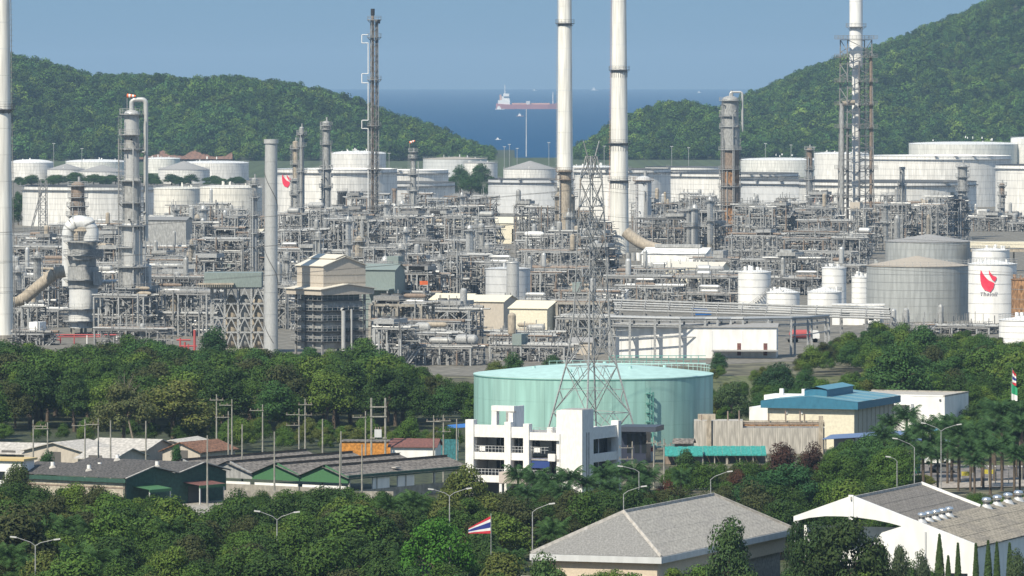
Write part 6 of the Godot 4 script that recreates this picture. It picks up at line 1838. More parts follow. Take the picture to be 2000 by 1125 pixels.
	bx(t, "eave_beam", -0.1, 0.25, 3.2, 3.8, -ln, 0.2, M.greendark)
	for z in [-0.5, -7, -14, -21, -28]: bx(t, "post", -0.2, 0.05, 1.6, 3.3, z, z + 0.25, M.rooflight)
	for z in [-10.0, -16.0]: bx(t, "white_panel", -0.25, -0.05, 1.6, 3.2, z, z + 4.0, M.white2)
	bx(t, "skylight", -1.6, -0.9, 4.2, 4.35, -14, -12.6, M.rooflight)
	# pale roofed sheds behind
	var rows := [[-10, 100, 866, 905, -22, "pale grey low shed at the wood's edge behind the leafy bush"], [70, 205, 862, 908, -26, "long pale shed roof behind the dark double-gabled shed"], [190, 320, 858, 900, -24, "pale cream-grey shed roof with a broken dark hole"], [300, 420, 857, 896, -20, "pale bluish shed roof below the leaning bare trunk"], [180, 260, 876, 915, -28, "small pale lean-to roof joined to the dark shed"], [345, 432, 862, 905, -30, "rust-red patched shed roof"]]
	for k in rows.size():
		var q: Array = rows[k]
		var d := dist(q[3]); var s := d / FOCAL
		t = thing("workshop_shed", q[5], "shed", G((q[0] + q[1]) * 0.5, q[3]), q[4], "pale roofed workshop sheds")
		gable_block(t, "block", Vector3.ZERO, (q[1] - q[0]) * s, 10, 0, hy(q[2], d) - 1.3, 1.3, M.beige, M.rooflight if k != 5 else mat(0.30, 0.15, 0.09, 0.9, 0, "heavy", Vector3(0.3, 0.3, 0.3)), 0.5, k % 2 == 0)
		bx(t, "door", -1.2, 1.2, 0, 2.3, 5.02, 5.06, mat(0.10, 0.095, 0.09, 0.7))  # dark panel painted as the shade inside an open doorway
	var d2 := dist(903)
	t = thing("orange_wall_shed", "shed with a long orange wall behind the brown bay roofs", "shed", G(720, 903), -6)
	bx(t, "wall", -4.3, 4.2, 0, hy(863, d2), -4, 0, M.orangewall); bx(t, "roof", -4.5, 4.4, hy(863, d2), hy(863, d2) + 0.15, -4.3, 0.2, M.roofbrown); bx(t, "return_wall", 4.2, 5.0, 0, hy(864, d2), -3, 0.1, M.roofbrown)
	t = thing("red_roofed_hut", "white hut with a dull red roof next to the orange wall", "hut", G(812, 905), -8)
	shed(t, 7.0, 6, hy(868, dist(905)) - 0.2, 1.0, M.white2, M.redroof)
	t = thing("teal_fence", "teal corrugated sheet fence by the white building", "fence", G(858, 900), 4)
	for k in 14: bx(t, "sheet", -2.9 + k * 0.42, -2.5 + k * 0.42, 0, hy(858, dist(900)), -0.05 - 0.04 * (k % 2), 0.0 - 0.04 * (k % 2), mat(0.05, 0.24, 0.27, 0.7, 0, "dirt", Vector3(0.5, 0.3, 0.5)))
	t = thing("blue_shade_sail", "blue tarpaulin shade on posts left of the white building", "canopy", G(895, 880), 0)
	var sb := MB.new(); var sy := hy(831, dist(880)); sb.quad(Vector3(-1.7, sy - 0.4, 1.2), Vector3(1.8, sy - 0.2, 1.2), Vector3(1.8, sy + 0.3, -1.5), Vector3(-1.7, sy, -1.5)); joined(t, "sheet", sb, M.blue)
	for x in [-1.5, 0.0, 1.6]: bx(t, "post", x, x + 0.1, 0, sy - 0.3, 1.0, 1.1, M.steel)
	for q in [[25, 938, "small white gatehouse with dark windows beside the dark shed"]]:
		t = thing("gatehouse", q[2], "building", G(12, 985), -20)
		bx(t, "wall", -4, 2.5, 0, hy(900, dist(985)), -4, 0, M.white2); bx(t, "roof", -4.3, 2.9, hy(900, dist(985)), hy(900, dist(985)) + 0.3, -4.3, 0.4, mat(0.55, 0.42, 0.2, 0.8))
		for k in 3:
			bx(t, "window_pane", -3.4 + k * 2, -2.2 + k * 2, 1.2, 2.4, 0.01, 0.05, M.glassdark); bx(t, "window_pane", -3.4 + k * 2, -2.2 + k * 2, 3.4, 4.6, 0.01, 0.05, M.glassdark)
	# concrete yard between the sheds and the trees
	sheet("yard", [G(330, 1010), G(450, 1010), G(450, 978), G(330, 978)], 0.08, M.conc)
	var wl := thing("boundary_wall", "grey concrete boundary wall before the green gables", "wall", G(600, 985), -6)
	for k in 12: bx(wl, "wall_panel", -11.8 + k * 2, -9.82 + k * 2, 0, 1.9, -0.1, 0.1, M.conc)
func build_halls() -> void:
	# grey hipped hall
	var t := thing("hipped_hall", "large grey hipped-roof hall with cream wall band", "building", Vector3(16.75, 0, -719.6), -20.5)
	var W := 15.6; var L := 48.0; var e := 6.0; var rh := 10.25; var t0 := 9.5; var t1 := 41.5
	var A := Vector3(-W / 2, rh, -t0); var B := Vector3(-W / 2, rh, -t1)
	var c0 := Vector3(0, e, 0); var c1 := Vector3(-W, e, 0); var c2 := Vector3(-W, e, -L); var c3 := Vector3(0, e, -L)
	var b := MB.new()
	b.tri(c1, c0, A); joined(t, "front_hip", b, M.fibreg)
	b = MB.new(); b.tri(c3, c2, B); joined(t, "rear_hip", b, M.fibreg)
	# long slopes in sheets so that the laps show
	for side in 2:
		var p0 := c0 if side == 0 else c1; var p3 := c3 if side == 0 else c2
		for k in 10:
			for q in 4:
				var u0 := k / 10.0; var u1 := (k + 1) / 10.0
				var v0 := q / 4.0; var v1 := (q + 1) / 4.0 + 0.002
				var lift := BY * (0.006 * (k % 2) + 0.02)
				var P := func(u: float, v: float) -> Vector3: return p0.lerp(p3, u).lerp(A.lerp(B, u), v)
				b = MB.new()
				var w0: Vector3 = P.call(u0, v0) + lift + BY * 0.015; var w1: Vector3 = P.call(u1, v0) + lift + BY * 0.015; var w2: Vector3 = P.call(u1, v1) + lift; var w3: Vector3 = P.call(u0, v1) + lift
				if side == 0: b.quad(w0, w1, w2, w3); b.quad(w0 - BY * 0.06, w1 - BY * 0.06, w1, w0)
				else: b.quad(w1, w0, w3, w2); b.quad(w1 - BY * 0.06, w0 - BY * 0.06, w0, w1)
				joined(t, "roof_sheet", b, M.fibre if (k + q * 3) % 4 else M.fibre_b)
	for q in [[A, B], [A, c0], [A, c1], [B, c2], [B, c3]]: pbar(t, "ridge_cap", q[0] + BY * 0.1, q[1] + BY * 0.1, 0.34, M.rooflight, 0.16)
	bx(t, "gutter", -W - 0.1, 0.1, e - 0.75, e - 0.03, -0.1, 0.12, M.greywhite); bx(t, "gutter", -0.1, 0.12, e - 0.75, e - 0.03, -L, -0.1, M.greywhite)
	bx(t, "soffit", -W, 0, e - 0.6, e - 0.5, -L, 0, M.beige)
	bx(t, "wall_band", -W + 0.7, -0.7, e - 2.6, e - 0.62, -L + 0.7, -0.7, mat(0.58, 0.50, 0.40, 0.85, 0, "soft", Vector3(0.3, 0.3, 0.3)))
	bx(t, "wall", -W + 1.2, -1.2, 0, e - 2.6, -L + 1.2, -1.2, mat(0.34, 0.33, 0.31, 0.85, 0, "dirt", Vector3(0.3, 0.3, 0.3)))
	bx(t, "shade_ledge", -W - 2.4, 0.3, e - 3.0, e - 2.7, -2, 0.8, M.tan)
	# white arched hall with turbine ventilators
	t = thing("arched_hall", "white hall with an arched front opening and grey sheet roof", "building", Vector3(53.2, 0, -735.3), -20.5)
	var sl := 0.345; var ap := 14.85; var ey := 6.0; var ay := ey + ap * sl; var ln := 27.8
	# facade outline with the arch cut out of it
	var fp := PackedVector2Array([Vector2(0, 0), Vector2(0, ey + 0.3), Vector2(-ap, ay + 0.42), Vector2(-21.9, ay - 7.05 * sl + 0.3), Vector2(-21.9, 8.35), Vector2(-21, 8.6), Vector2(-20, 8.85), Vector2(-18, 9.1), Vector2(-16, 9.12), Vector2(-14, 9.02), Vector2(-12, 8.8), Vector2(-10.3, 8.5), Vector2(-8.8, 8.15), Vector2(-11.2, 7.35), Vector2(-12.8, 5.6), Vector2(-13.2, 0)])
	b = MB.new(); b.prism(fp, -0.5, 0.0); joined(t, "facade", b, M.white2)
	bx(t, "recessed_wall", -21.9, -8.9, 0, 7.7, -4.2, -4.0, M.white2); bx(t, "side_wall", -0.3, 0, 0, ey - 0.2, -62, -0.5, M.white2)
	bx(t, "arch_column", -21.8, -21.4, 0, 8.4, -0.5, -0.05, M.white2)
	bx(t, "pilaster", -15.2, -14.6, ay - 2.4, ay + 0.5, 0.0, 0.1, M.white2)
	for q in [[-6.6, 1.0], [-5.0, 1.0], [-2.9, 1.0], [-1.9, 0.5]]: bx(t, "window_pane", q[0], q[0] + 1.0, 1.2, 2.9, 0.0, 0.05, M.glassdark)
	for side in 2:
		for k in 7:
			for q in 3:
				var z0 := -0.45 - (ln - 0.45) * k / 7.0; var z1 := -0.45 - (ln - 0.45) * (k + 1) / 7.0 + 0.02
				var x0: float; var x1: float
				if side == 0: x0 = -ap + (ap - 7.5) * q / 3.0; x1 = -ap + (ap - 7.5) * (q + 1) / 3.0
				else: x0 = -ap - 7.05 * q / 3.0; x1 = -ap - 7.05 * (q + 1) / 3.0
				var y0 := ay - absf(x0 + ap) * sl + 0.05; var y1 := ay - absf(x1 + ap) * sl + 0.08
				b = MB.new()
				if side == 0: b.quad(Vector3(x1, y1, z0), Vector3(x1, y1, z1), Vector3(x0, y0, z1), Vector3(x0, y0, z0)); b.quad(Vector3(x1, y1 - 0.06, z0), Vector3(x1, y1 - 0.06, z1), Vector3(x1, y1, z1), Vector3(x1, y1, z0))
				else: b.quad(Vector3(x1, y1, z1), Vector3(x1, y1, z0), Vector3(x0, y0, z0), Vector3(x0, y0, z1))
				joined(t, "roof_sheet", b, M.fibre2)
	for k in 14:
		for q in 3:
			var z0 := -0.45 - 61.5 * k / 14.0; var z1 := -0.45 - 61.5 * (k + 1) / 14.0 + 0.02
			var x0 := -7.5 + 7.8 * q / 3.0; var x1 := -7.5 + 7.8 * (q + 1) / 3.0
			var y0 := ay - (ap + x0) * sl + 0.1; var y1 := ay - (ap + x1) * sl + 0.13
			b = MB.new(); b.quad(Vector3(x1, y1, z0), Vector3(x1, y1, z1), Vector3(x0, y0, z1), Vector3(x0, y0, z0)); b.quad(Vector3(x1, y1 - 0.06, z0), Vector3(x1, y1 - 0.06, z1), Vector3(x1, y1, z1), Vector3(x1, y1, z0))
			joined(t, "roof_sheet", b, M.fibre3 if (k + q) % 3 else M.fibre4)
	# back slope of the rear block
	var yb := ay - (ap - 7.5) * sl + 0.1
	b = MB.new(); b.quad(Vector3(-15.5, yb - 2.7, -62), Vector3(-15.5, yb - 2.7, -ln), Vector3(-7.5, yb, -ln), Vector3(-7.5, yb, -62)); joined(t, "rear_roof", b, M.fibre2)
	bx(t, "rear_wall", -15.4, -0.3, 0, ey - 0.3, -62, -61.7, M.white2)
	for q in [[0.3, ln]]: pbar(t, "verge_board", Vector3(-ap, ay + 0.25, -ln), Vector3(-7.5, yb + 0.1, -ln), 0.3, M.white2)
	pbar(t, "ridge_cap", Vector3(-ap, ay + 0.12, 0.3), Vector3(-ap, ay + 0.12, -ln), 0.4, M.rooflight, 0.16)
	bx(t, "rainwater_pipe", -6.0, -5.85, 0, 7.6, 0.02, 0.17, M.greywhite)
	for k in 11:
		var z := -2.4 - k * 2.75 if k < 5 else -16.5 - (k - 5) * 6.2
		if k >= 5: z = -ln - 1.2 - (k - 5) * 4.6
		var v := thing("turbine_ventilator", "shiny turbine ventilator on the white hall's roof, in the front row of five" if k < 5 else "shiny turbine ventilator on the white hall's rear roof ridge", "ventilator", t.global_transform * Vector3(-7.1, yb - 0.2, z), -20.5, "roof ventilators of the white hall")
		var sc := 0.82 if k < 5 else 0.92
		var c := MB.new(); c.lathe([Vector2(1.0 * sc, -0.35), Vector2(0.42 * sc, 0.55 * sc)], 4); joined(v, "cone_base", c, M.greywhite)
		c = MB.new(); c.lathe([Vector2(0.42 * sc, 0.5 * sc), Vector2(0.42 * sc, 0.75 * sc)], 14); joined(v, "neck", c, M.dark)
		c = MB.new(); c.lathe_smooth([Vector2(0.42 * sc, 0.72 * sc), Vector2(0.62 * sc, 0.85 * sc), Vector2(0.64 * sc, 1.1 * sc), Vector2(0.5 * sc, 1.32 * sc), Vector2(0.001, 1.42 * sc)], 18); joined(v, "turbine_head", c, mat(0.72, 0.73, 0.74, 0.25, 0.85))
# ---------------------------------------------------------------- street furniture
func utility_pole(px: float, ytop: float, h: float, arms: int, side: float, label: String) -> void:
	var d := FOCAL * (EYE - h) / (ytop - LEVEL)
	var t := thing("utility_pole", label, "pole", Vector3((px - 1000) * d / FOCAL, 0, -d), rng.randf_range(-12, 12), "concrete utility poles by the sheds")
	var b := MB.new(); b.tube(Vector3.ZERO, Vector3(0, h, 0), 0.15, 0.09, 8); joined(t, "pole", b, M.pole)
	for k in arms:
		var y := h - 0.9 - k * 1.6
		var x0 := -1.1 if side == 0 else (-0.15 if side > 0 else -2.0); var x1 := 1.1 if side == 0 else (2.0 if side > 0 else 0.15)
		bx(t, "crossarm", x0, x1, y - 0.05, y + 0.05, 0.1, 0.2, M.pole)
		for x in [x0 + 0.15, (x0 + x1) / 2 + 0.2, x1 - 0.15]: ptube(t, "insulator", Vector3(x, y + 0.06, 0.17), Vector3(x, y + 0.34, 0.17), 0.07, M.brown)
func street_lamp(px: float, ytop: float, h: float, arms: Array, label: String) -> void:
	var d := FOCAL * (EYE - h) / (ytop - LEVEL)
	var t := thing("street_lamp", label, "street lamp", Vector3((px - 1000) * d / FOCAL, 0, -d), 0, "street lamps")
	var b := MB.new(); b.tube(Vector3.ZERO, Vector3(0, h - 0.4, 0), 0.09, 0.055, 8); joined(t, "post", b, M.galv)
	for a in arms:
		var e := Vector3(a[0], h + a[1], 0.2)
		var am := thing_part(t, "arm")
		b = MB.new(); b.path([Vector3(0, h - 0.45, 0), Vector3(a[0] * 0.25, h - 0.2 + a[1] * 0.3, 0.05), e], 0.04, 6); joined(am, "bracket", b, M.galv)
		pbar(am, "lamp_head", e - Vector3(signf(a[0]) * 0.1, 0.02, 0), e + Vector3(signf(a[0]) * 0.6, 0.06, 0), 0.14, M.lamphead, 0.26)
func flag(px: float, ytop: float, h: float, w: float, fh: float, dirn: float, stripes: Array, label: String, droop: float) -> void:
	var d := FOCAL * (EYE - h) / (ytop - LEVEL)
	var t := thing("flag", label, "flag", Vector3((px - 1000) * d / FOCAL, 0, -d), 0)
	ptube(t, "flagpole", Vector3(0, 0, 0), Vector3(0, h + 0.3, 0), 0.035, M.galv)
	var tot := 0.0
	for s in stripes: tot += s[0]
	var y := 0.0
	for s in stripes:
		var b := MB.new()
		var a0: float = y / tot; var a1: float = (y + s[0]) / tot
		y += s[0]
		for k in 10:
			var u := k / 10.0; var v := (k + 1) / 10.0
			var P := func(uu: float, f: float) -> Vector3: return Vector3(dirn * (0.06 + uu * w), h - fh * (f * (1.0 - uu * droop) + uu * droop), sin(uu * 7.0 + f) * 0.16 * uu)
			b.quad(P.call(u, a1), P.call(v, a1), P.call(v, a0), P.call(u, a0))
		joined(t, "stripe", b, s[1])
func ship(px: float, yw: float, lpx: float, label: String, hullm: Material, big: bool) -> void:
	var d := dist(yw)
	var l := lpx * d / FOCAL
	var t := thing("tanker_ship" if big else "boat", label, "ship" if big else "boat", G(px, yw) - BY * 1.0, 2)
	var hh := l * 0.075; var bm := l * 0.085
	var b := MB.new()
	var n := 12
	var prev := []
	for k in n + 1:
		var u := float(k) / n
		var w := bm * (1.0 - pow(maxf(0, (u - 0.78) / 0.22), 2.0) * 0.97) * (0.85 if u < 0.05 else 1.0)
		var sheer := hh * (1.0 + 0.35 * maxf(0, u - 0.85) / 0.15 + 0.2 * maxf(0, 0.15 - u) / 0.15)
		var x := -l / 2 + l * u + (l * 0.02 if k == n else 0.0)
		var cur := [Vector3(x, sheer, w), Vector3(x, 0, w * 0.8), Vector3(x, 0, -w * 0.8), Vector3(x, sheer, -w)]
		if k > 0:
			b.quad(prev[1], cur[1], cur[0], prev[0]); b.quad(prev[3], cur[3], cur[2], prev[2]); b.quad(prev[0], cur[0], cur[3], prev[3])
		else: b.quad(cur[2], cur[1], cur[0], cur[3])
		prev = cur
	joined(t, "hull", b, hullm)
	var W: Material = M.white2
	if big:
		bx(t, "poop_deck", -l * 0.47, -l * 0.28, hh, hh * 1.9, -bm * 0.8, bm * 0.8, W)
		bx(t, "superstructure", -l * 0.41, -l * 0.29, hh * 1.9, hh * 2.7, -bm * 0.7, bm * 0.7, W)
		bx(t, "bridge", -l * 0.385, -l * 0.295, hh * 2.7, hh * 3.3, -bm * 0.95, bm * 0.95, W)
		bx(t, "bridge_windows", -l * 0.294, -l * 0.292, hh * 2.85, hh * 3.1, -bm * 0.9, bm * 0.9, M.glassdark)
		bx(t, "funnel", -l * 0.445, -l * 0.415, hh * 1.9, hh * 3.1, -bm * 0.25, bm * 0.25, M.pink)
		ptube(t, "mast", Vector3(-l * 0.36, hh * 3.3, 0), Vector3(-l * 0.36, hh * 5.2, 0), l * 0.005, W)
		ptube(t, "foremast", Vector3(l * 0.41, hh, 0), Vector3(l * 0.41, hh * 3.6, 0), l * 0.006, W)
		bx(t, "deck_pipes", -l * 0.25, l * 0.36, hh, hh * 1.3, -bm * 0.3, bm * 0.3, M.pink)
		bx(t, "manifold", -l * 0.02, l * 0.04, hh, hh * 1.7, -bm * 0.8, bm * 0.8, M.greywhite)
	else:
		bx(t, "cabin", -l * 0.3, l * 0.12, hh, hh * 3.2, -bm * 0.7, bm * 0.7, W)
		bx(t, "wheelhouse", -l * 0.22, l * 0.02, hh * 3.2, hh * 5.0, -bm * 0.6, bm * 0.6, W)
		ptube(t, "mast", Vector3(-l * 0.1, hh * 5, 0), Vector3(-l * 0.1, hh * 7.5, 0), l * 0.012, M.galv)
func car(px: float, py: float, turn: float, m: Material, label: String) -> void:
	var t := thing("parked_car", label, "car", G(px, py), turn, "cars by the palm road")
	var b := MB.new()
	b.prism(PackedVector2Array([Vector2(-2.1, 0.35), Vector2(2.1, 0.35), Vector2(2.15, 0.75), Vector2(1.3, 0.92), Vector2(-2.0, 0.98), Vector2(-2.15, 0.8)]), -0.85, 0.85); joined(t, "body", b, m)
	b = MB.new(); b.prism(PackedVector2Array([Vector2(-1.7, 0.97), Vector2(1.1, 0.93), Vector2(0.4, 1.42), Vector2(-1.2, 1.45)]), -0.74, 0.74); joined(t, "cabin", b, m)
	for z in [-0.745, 0.745]:
		b = MB.new(); b.prism(PackedVector2Array([Vector2(-1.4, 1.0), Vector2(0.85, 0.98), Vector2(0.3, 1.36), Vector2(-1.1, 1.38)]), z - 0.01, z + 0.01); joined(t, "side_window", b, M.glassdark)
	for x in [-1.35, 1.35]:
		for z in [-0.8, 0.8]: ptube(t, "wheel", Vector3(x, 0.33, z - 0.1), Vector3(x, 0.33, z + 0.1), 0.33, M.black)
func build_street() -> void:
	sheet("road", [G(1640, 945), G(2080, 935), G(2080, 912), G(1700, 905)], 0.09, mat(0.22, 0.20, 0.19, 0.9, 0, "dirt", Vector3(0.1, 0.1, 0.1)))
	sheet("pavement", [G(1690, 958), G(2100, 950), G(2100, 936), G(1690, 946)], 0.15, mat(0.42, 0.38, 0.34, 0.9, 0, "dirt", Vector3(0.2, 0.2, 0.2)))
	car(1843, 924, -10, M.dark, "dark saloon car parked between the palm trunks")
	car(1832, 908, -15, M.white2, "white car on the far side of the palm road")
	for q in [[1888, 936, "yellow sign board at the road edge by the leaning palms"], [1932, 932, "yellow sign board by the pink bench"]]:
		var t := thing("sign_board", q[2], "sign", G(q[0], q[1]), 0)
		bx(t, "board", -0.8, 0.8, 0.5, 1.15, -0.04, 0.04, mat(0.60, 0.52, 0.06, 0.7, 0, "dirt", Vector3(0.6, 0.6, 0.6))); bx(t, "post", -0.8, -0.7, 0, 0.9, -0.04, 0.04, M.galv); bx(t, "post", 0.7, 0.8, 0, 0.5, -0.04, 0.04, M.galv)
	var gt := thing("guard_booth", "dark green guard booth beside the road lamp", "booth", G(1781, 925), -20)
	bx(gt, "body", -1.2, 1.0, 0, 2.8, -1.2, 0.8, mat(0.02, 0.14, 0.12, 0.7)); bx(gt, "roof", -1.6, 1.4, 2.8, 3.0, -1.6, 1.2, M.white2); bx(gt, "window_pane", -0.8, 0.6, 1.3, 2.2, 0.8, 0.84, M.glassdark)
	for k in 9:
		var f := thing("fence_post", "slim pale post in a row along the palm road", "post", G(1905 + k * 13, 946), 0, "slim posts along the palm road")
		ptube(f, "post", Vector3.ZERO, Vector3(0, 2.6, 0), 0.07, M.pole); ptube(f, "cap", Vector3(0, 2.6, 0), Vector3(0, 2.75, 0), 0.11, M.white2)
	var poles := [[65, 820, 1, 1], [93, 825, 1, -1], [166, 819, 1, -1], [192, 817, 1, -1], [216, 821, 0, 0], [285, 822, 0, 0], [405, 850, 0, 0], [423, 770, 1, 0], [453, 780, 1, -1], [446, 803, 1, -1], [473, 828, 0, 0], [513, 790, 1, -1], [536, 843, 0, 0], [584, 798, 2, -1], [596, 779, 2, 0], [630, 818, 0, 0], [666, 842, 0, 0], [714, 803, 1, -1], [847, 811, 1, 0], [866, 810, 2, 0], [892, 818, 0, 0], [632, 947, 0, 0], [707, 868, 0, 0], [664, 866, 0, 0]]
	var wd := ["bare concrete pole without crossarm among the sheds", "concrete pole with one crossarm rising over the sheds", "concrete pole with two stacked crossarms before the wood"]
	for q in poles: utility_pole(q[0], q[1], 10.0 if q[0] != 632 else 7.0, q[2], q[3], wd[q[2]])
	utility_pole(1277, 853, 7.5, 1, 0, "concrete pole with insulators at the mint-green tank's foot")
	utility_pole(1297, 857, 7.5, 1, 0, "concrete pole beside the kiosk before the mint-green tank")
	utility_pole(1235, 862, 8.0, 2, -1, "thin pole standing before the dark pavilion")
	# transformer platform on two poles
	var d := FOCAL * (EYE - 10.0) / (782 - LEVEL)
	var t := thing("transformer_platform", "pole-mounted transformer on a two-pole platform behind the orange wall", "transformer", Vector3((739 - 1000) * d / FOCAL, 0, -d), 0)
	for x in [-1.08, 1.08]: ptube(t, "pole", Vector3(x, 0, 0), Vector3(x, 10.4, 0), 0.16, M.pole)
	for y in [9.0, 7.5, 4.2]: bx(t, "crossbeam", -1.3, 1.3, y - 0.1, y + 0.1, 0.1, 0.25, M.pole)
	bx(t, "transformer", -0.6, 0.5, 4.3, 5.5, -0.5, 0.5, M.greywhite)
	for x in [-0.4, 0.0, 0.4]: ptube(t, "bushing", Vector3(x, 5.5, 0), Vector3(x, 5.9, 0), 0.08, M.brown)
	street_lamp(69, 1058, 10, [[-2.1, 0.5], [2.1, 0.25]], "double-armed street lamp among the palms at the garden's dark corner")
	street_lamp(541, 1008, 10, [[-2.0, 0.55], [2.0, 0.45]], "double-armed street lamp over the dark trees")
	street_lamp(878, 962, 10, [[-2.0, 0.4], [2.1, 0.5]], "double-armed street lamp below the yellowish tree")
	street_lamp(1040, 993, 10, [[2.0, 0.55]], "single-armed lamp over dark trees beside the hipped hall")
	street_lamp(1218, 958, 10, [[2.2, 0.5]], "single-armed lamp among palms by the white building")
	street_lamp(1248, 915, 9, [[-2.2, 0.3]], "bent lamp post near the pylon's foot")
	street_lamp(1388, 930, 9, [[2.2, 0.6]], "single-armed lamp right of the dark red shrub")
	street_lamp(1786, 868, 10, [[-2.4, 0.8]], "tall road lamp beside the guard booth")
	street_lamp(1838, 836, 10, [[-2.3, 0.7], [2.3, 0.5]], "double-armed road lamp above the palms")
	street_lamp(1752, 895, 7, [[-1.0, 0.2]], "short grey lamp in front of the palm row")
	var red: Material = mat(0.55, 0.03, 0.05, 0.7); var blu: Material = mat(0.02, 0.035, 0.22, 0.7)
	flag(959, 1008, 12, 2.4, 1.9, -1.0, [[1, red], [1, M.white2], [2, blu], [1, M.white2], [1, red]], "flag with red, white and blue stripes flying over the dark trees", 0.7)
	flag(1977, 722, 14, 0.55, 2.5, 1.0, [[1, red], [0.8, M.white2], [1, blu], [0.8, M.white2], [1, red]], "limp red, white and blue flag in the wood", 0.3)
	flag(1975, 748, 12, 0.9, 2.8, 1.0, [[1, mat(0.02, 0.30, 0.14, 0.7)], [0.7, M.white2]], "limp green and white flag in the wood", 0.3)
	ship(1030, 212, 122, "pale red coastal tanker with white superstructure on the sea", mat(0.50, 0.22, 0.23, 0.7), true)
	ship(976, 213, 18, "small white launch trailing the red tanker", M.white2, false)
	ship(1016, 226, 14, "low pinkish barge below the red tanker", M.pink, false)
	ship(973, 271, 11, "little white boat close to the wooded point", M.white2, false)
	ship(1161, 176, 14, "white ship on the horizon between the two chimneys", M.white2, false)
	ship(1366, 181, 9, "tiny white vessel near the horizon beyond the knoll", M.white2, false)
	ship(1044, 176.5, 8, "tiny pale vessel on the horizon above the tanker", M.white2, false)
	t = thing("shore_mast", "slender pale mast on the shore in line with the tanker", "mast", G(1028, 306))
	for k in 6: ptube(t, "mast_section", Vector3(0, 36.0 * k / 6, 0), Vector3(0, 36.0 * (k + 1) / 6 - 0.1, 0), 0.42 - 0.03 * k, M.greywhite)
	for k in 14:
		var px: float = [995, 1010, 1072, 1180, 1312, 1345, 1420, 1495, 1545, 1590, 105, 160, 760, 985][k]
		t = thing("floodlight_mast", "thin floodlight mast among the far tanks", "mast", G(px, 342), 0, "floodlight masts of the tank farm")
		var mh := rng.randf_range(13, 20)
		ptube(t, "pole", Vector3.ZERO, Vector3(0, mh, 0), 0.16, M.galv)
		bx(t, "lamp_bar", -0.9, 0.9, mh, mh + 0.3, -0.2, 0.2, M.greywhite)
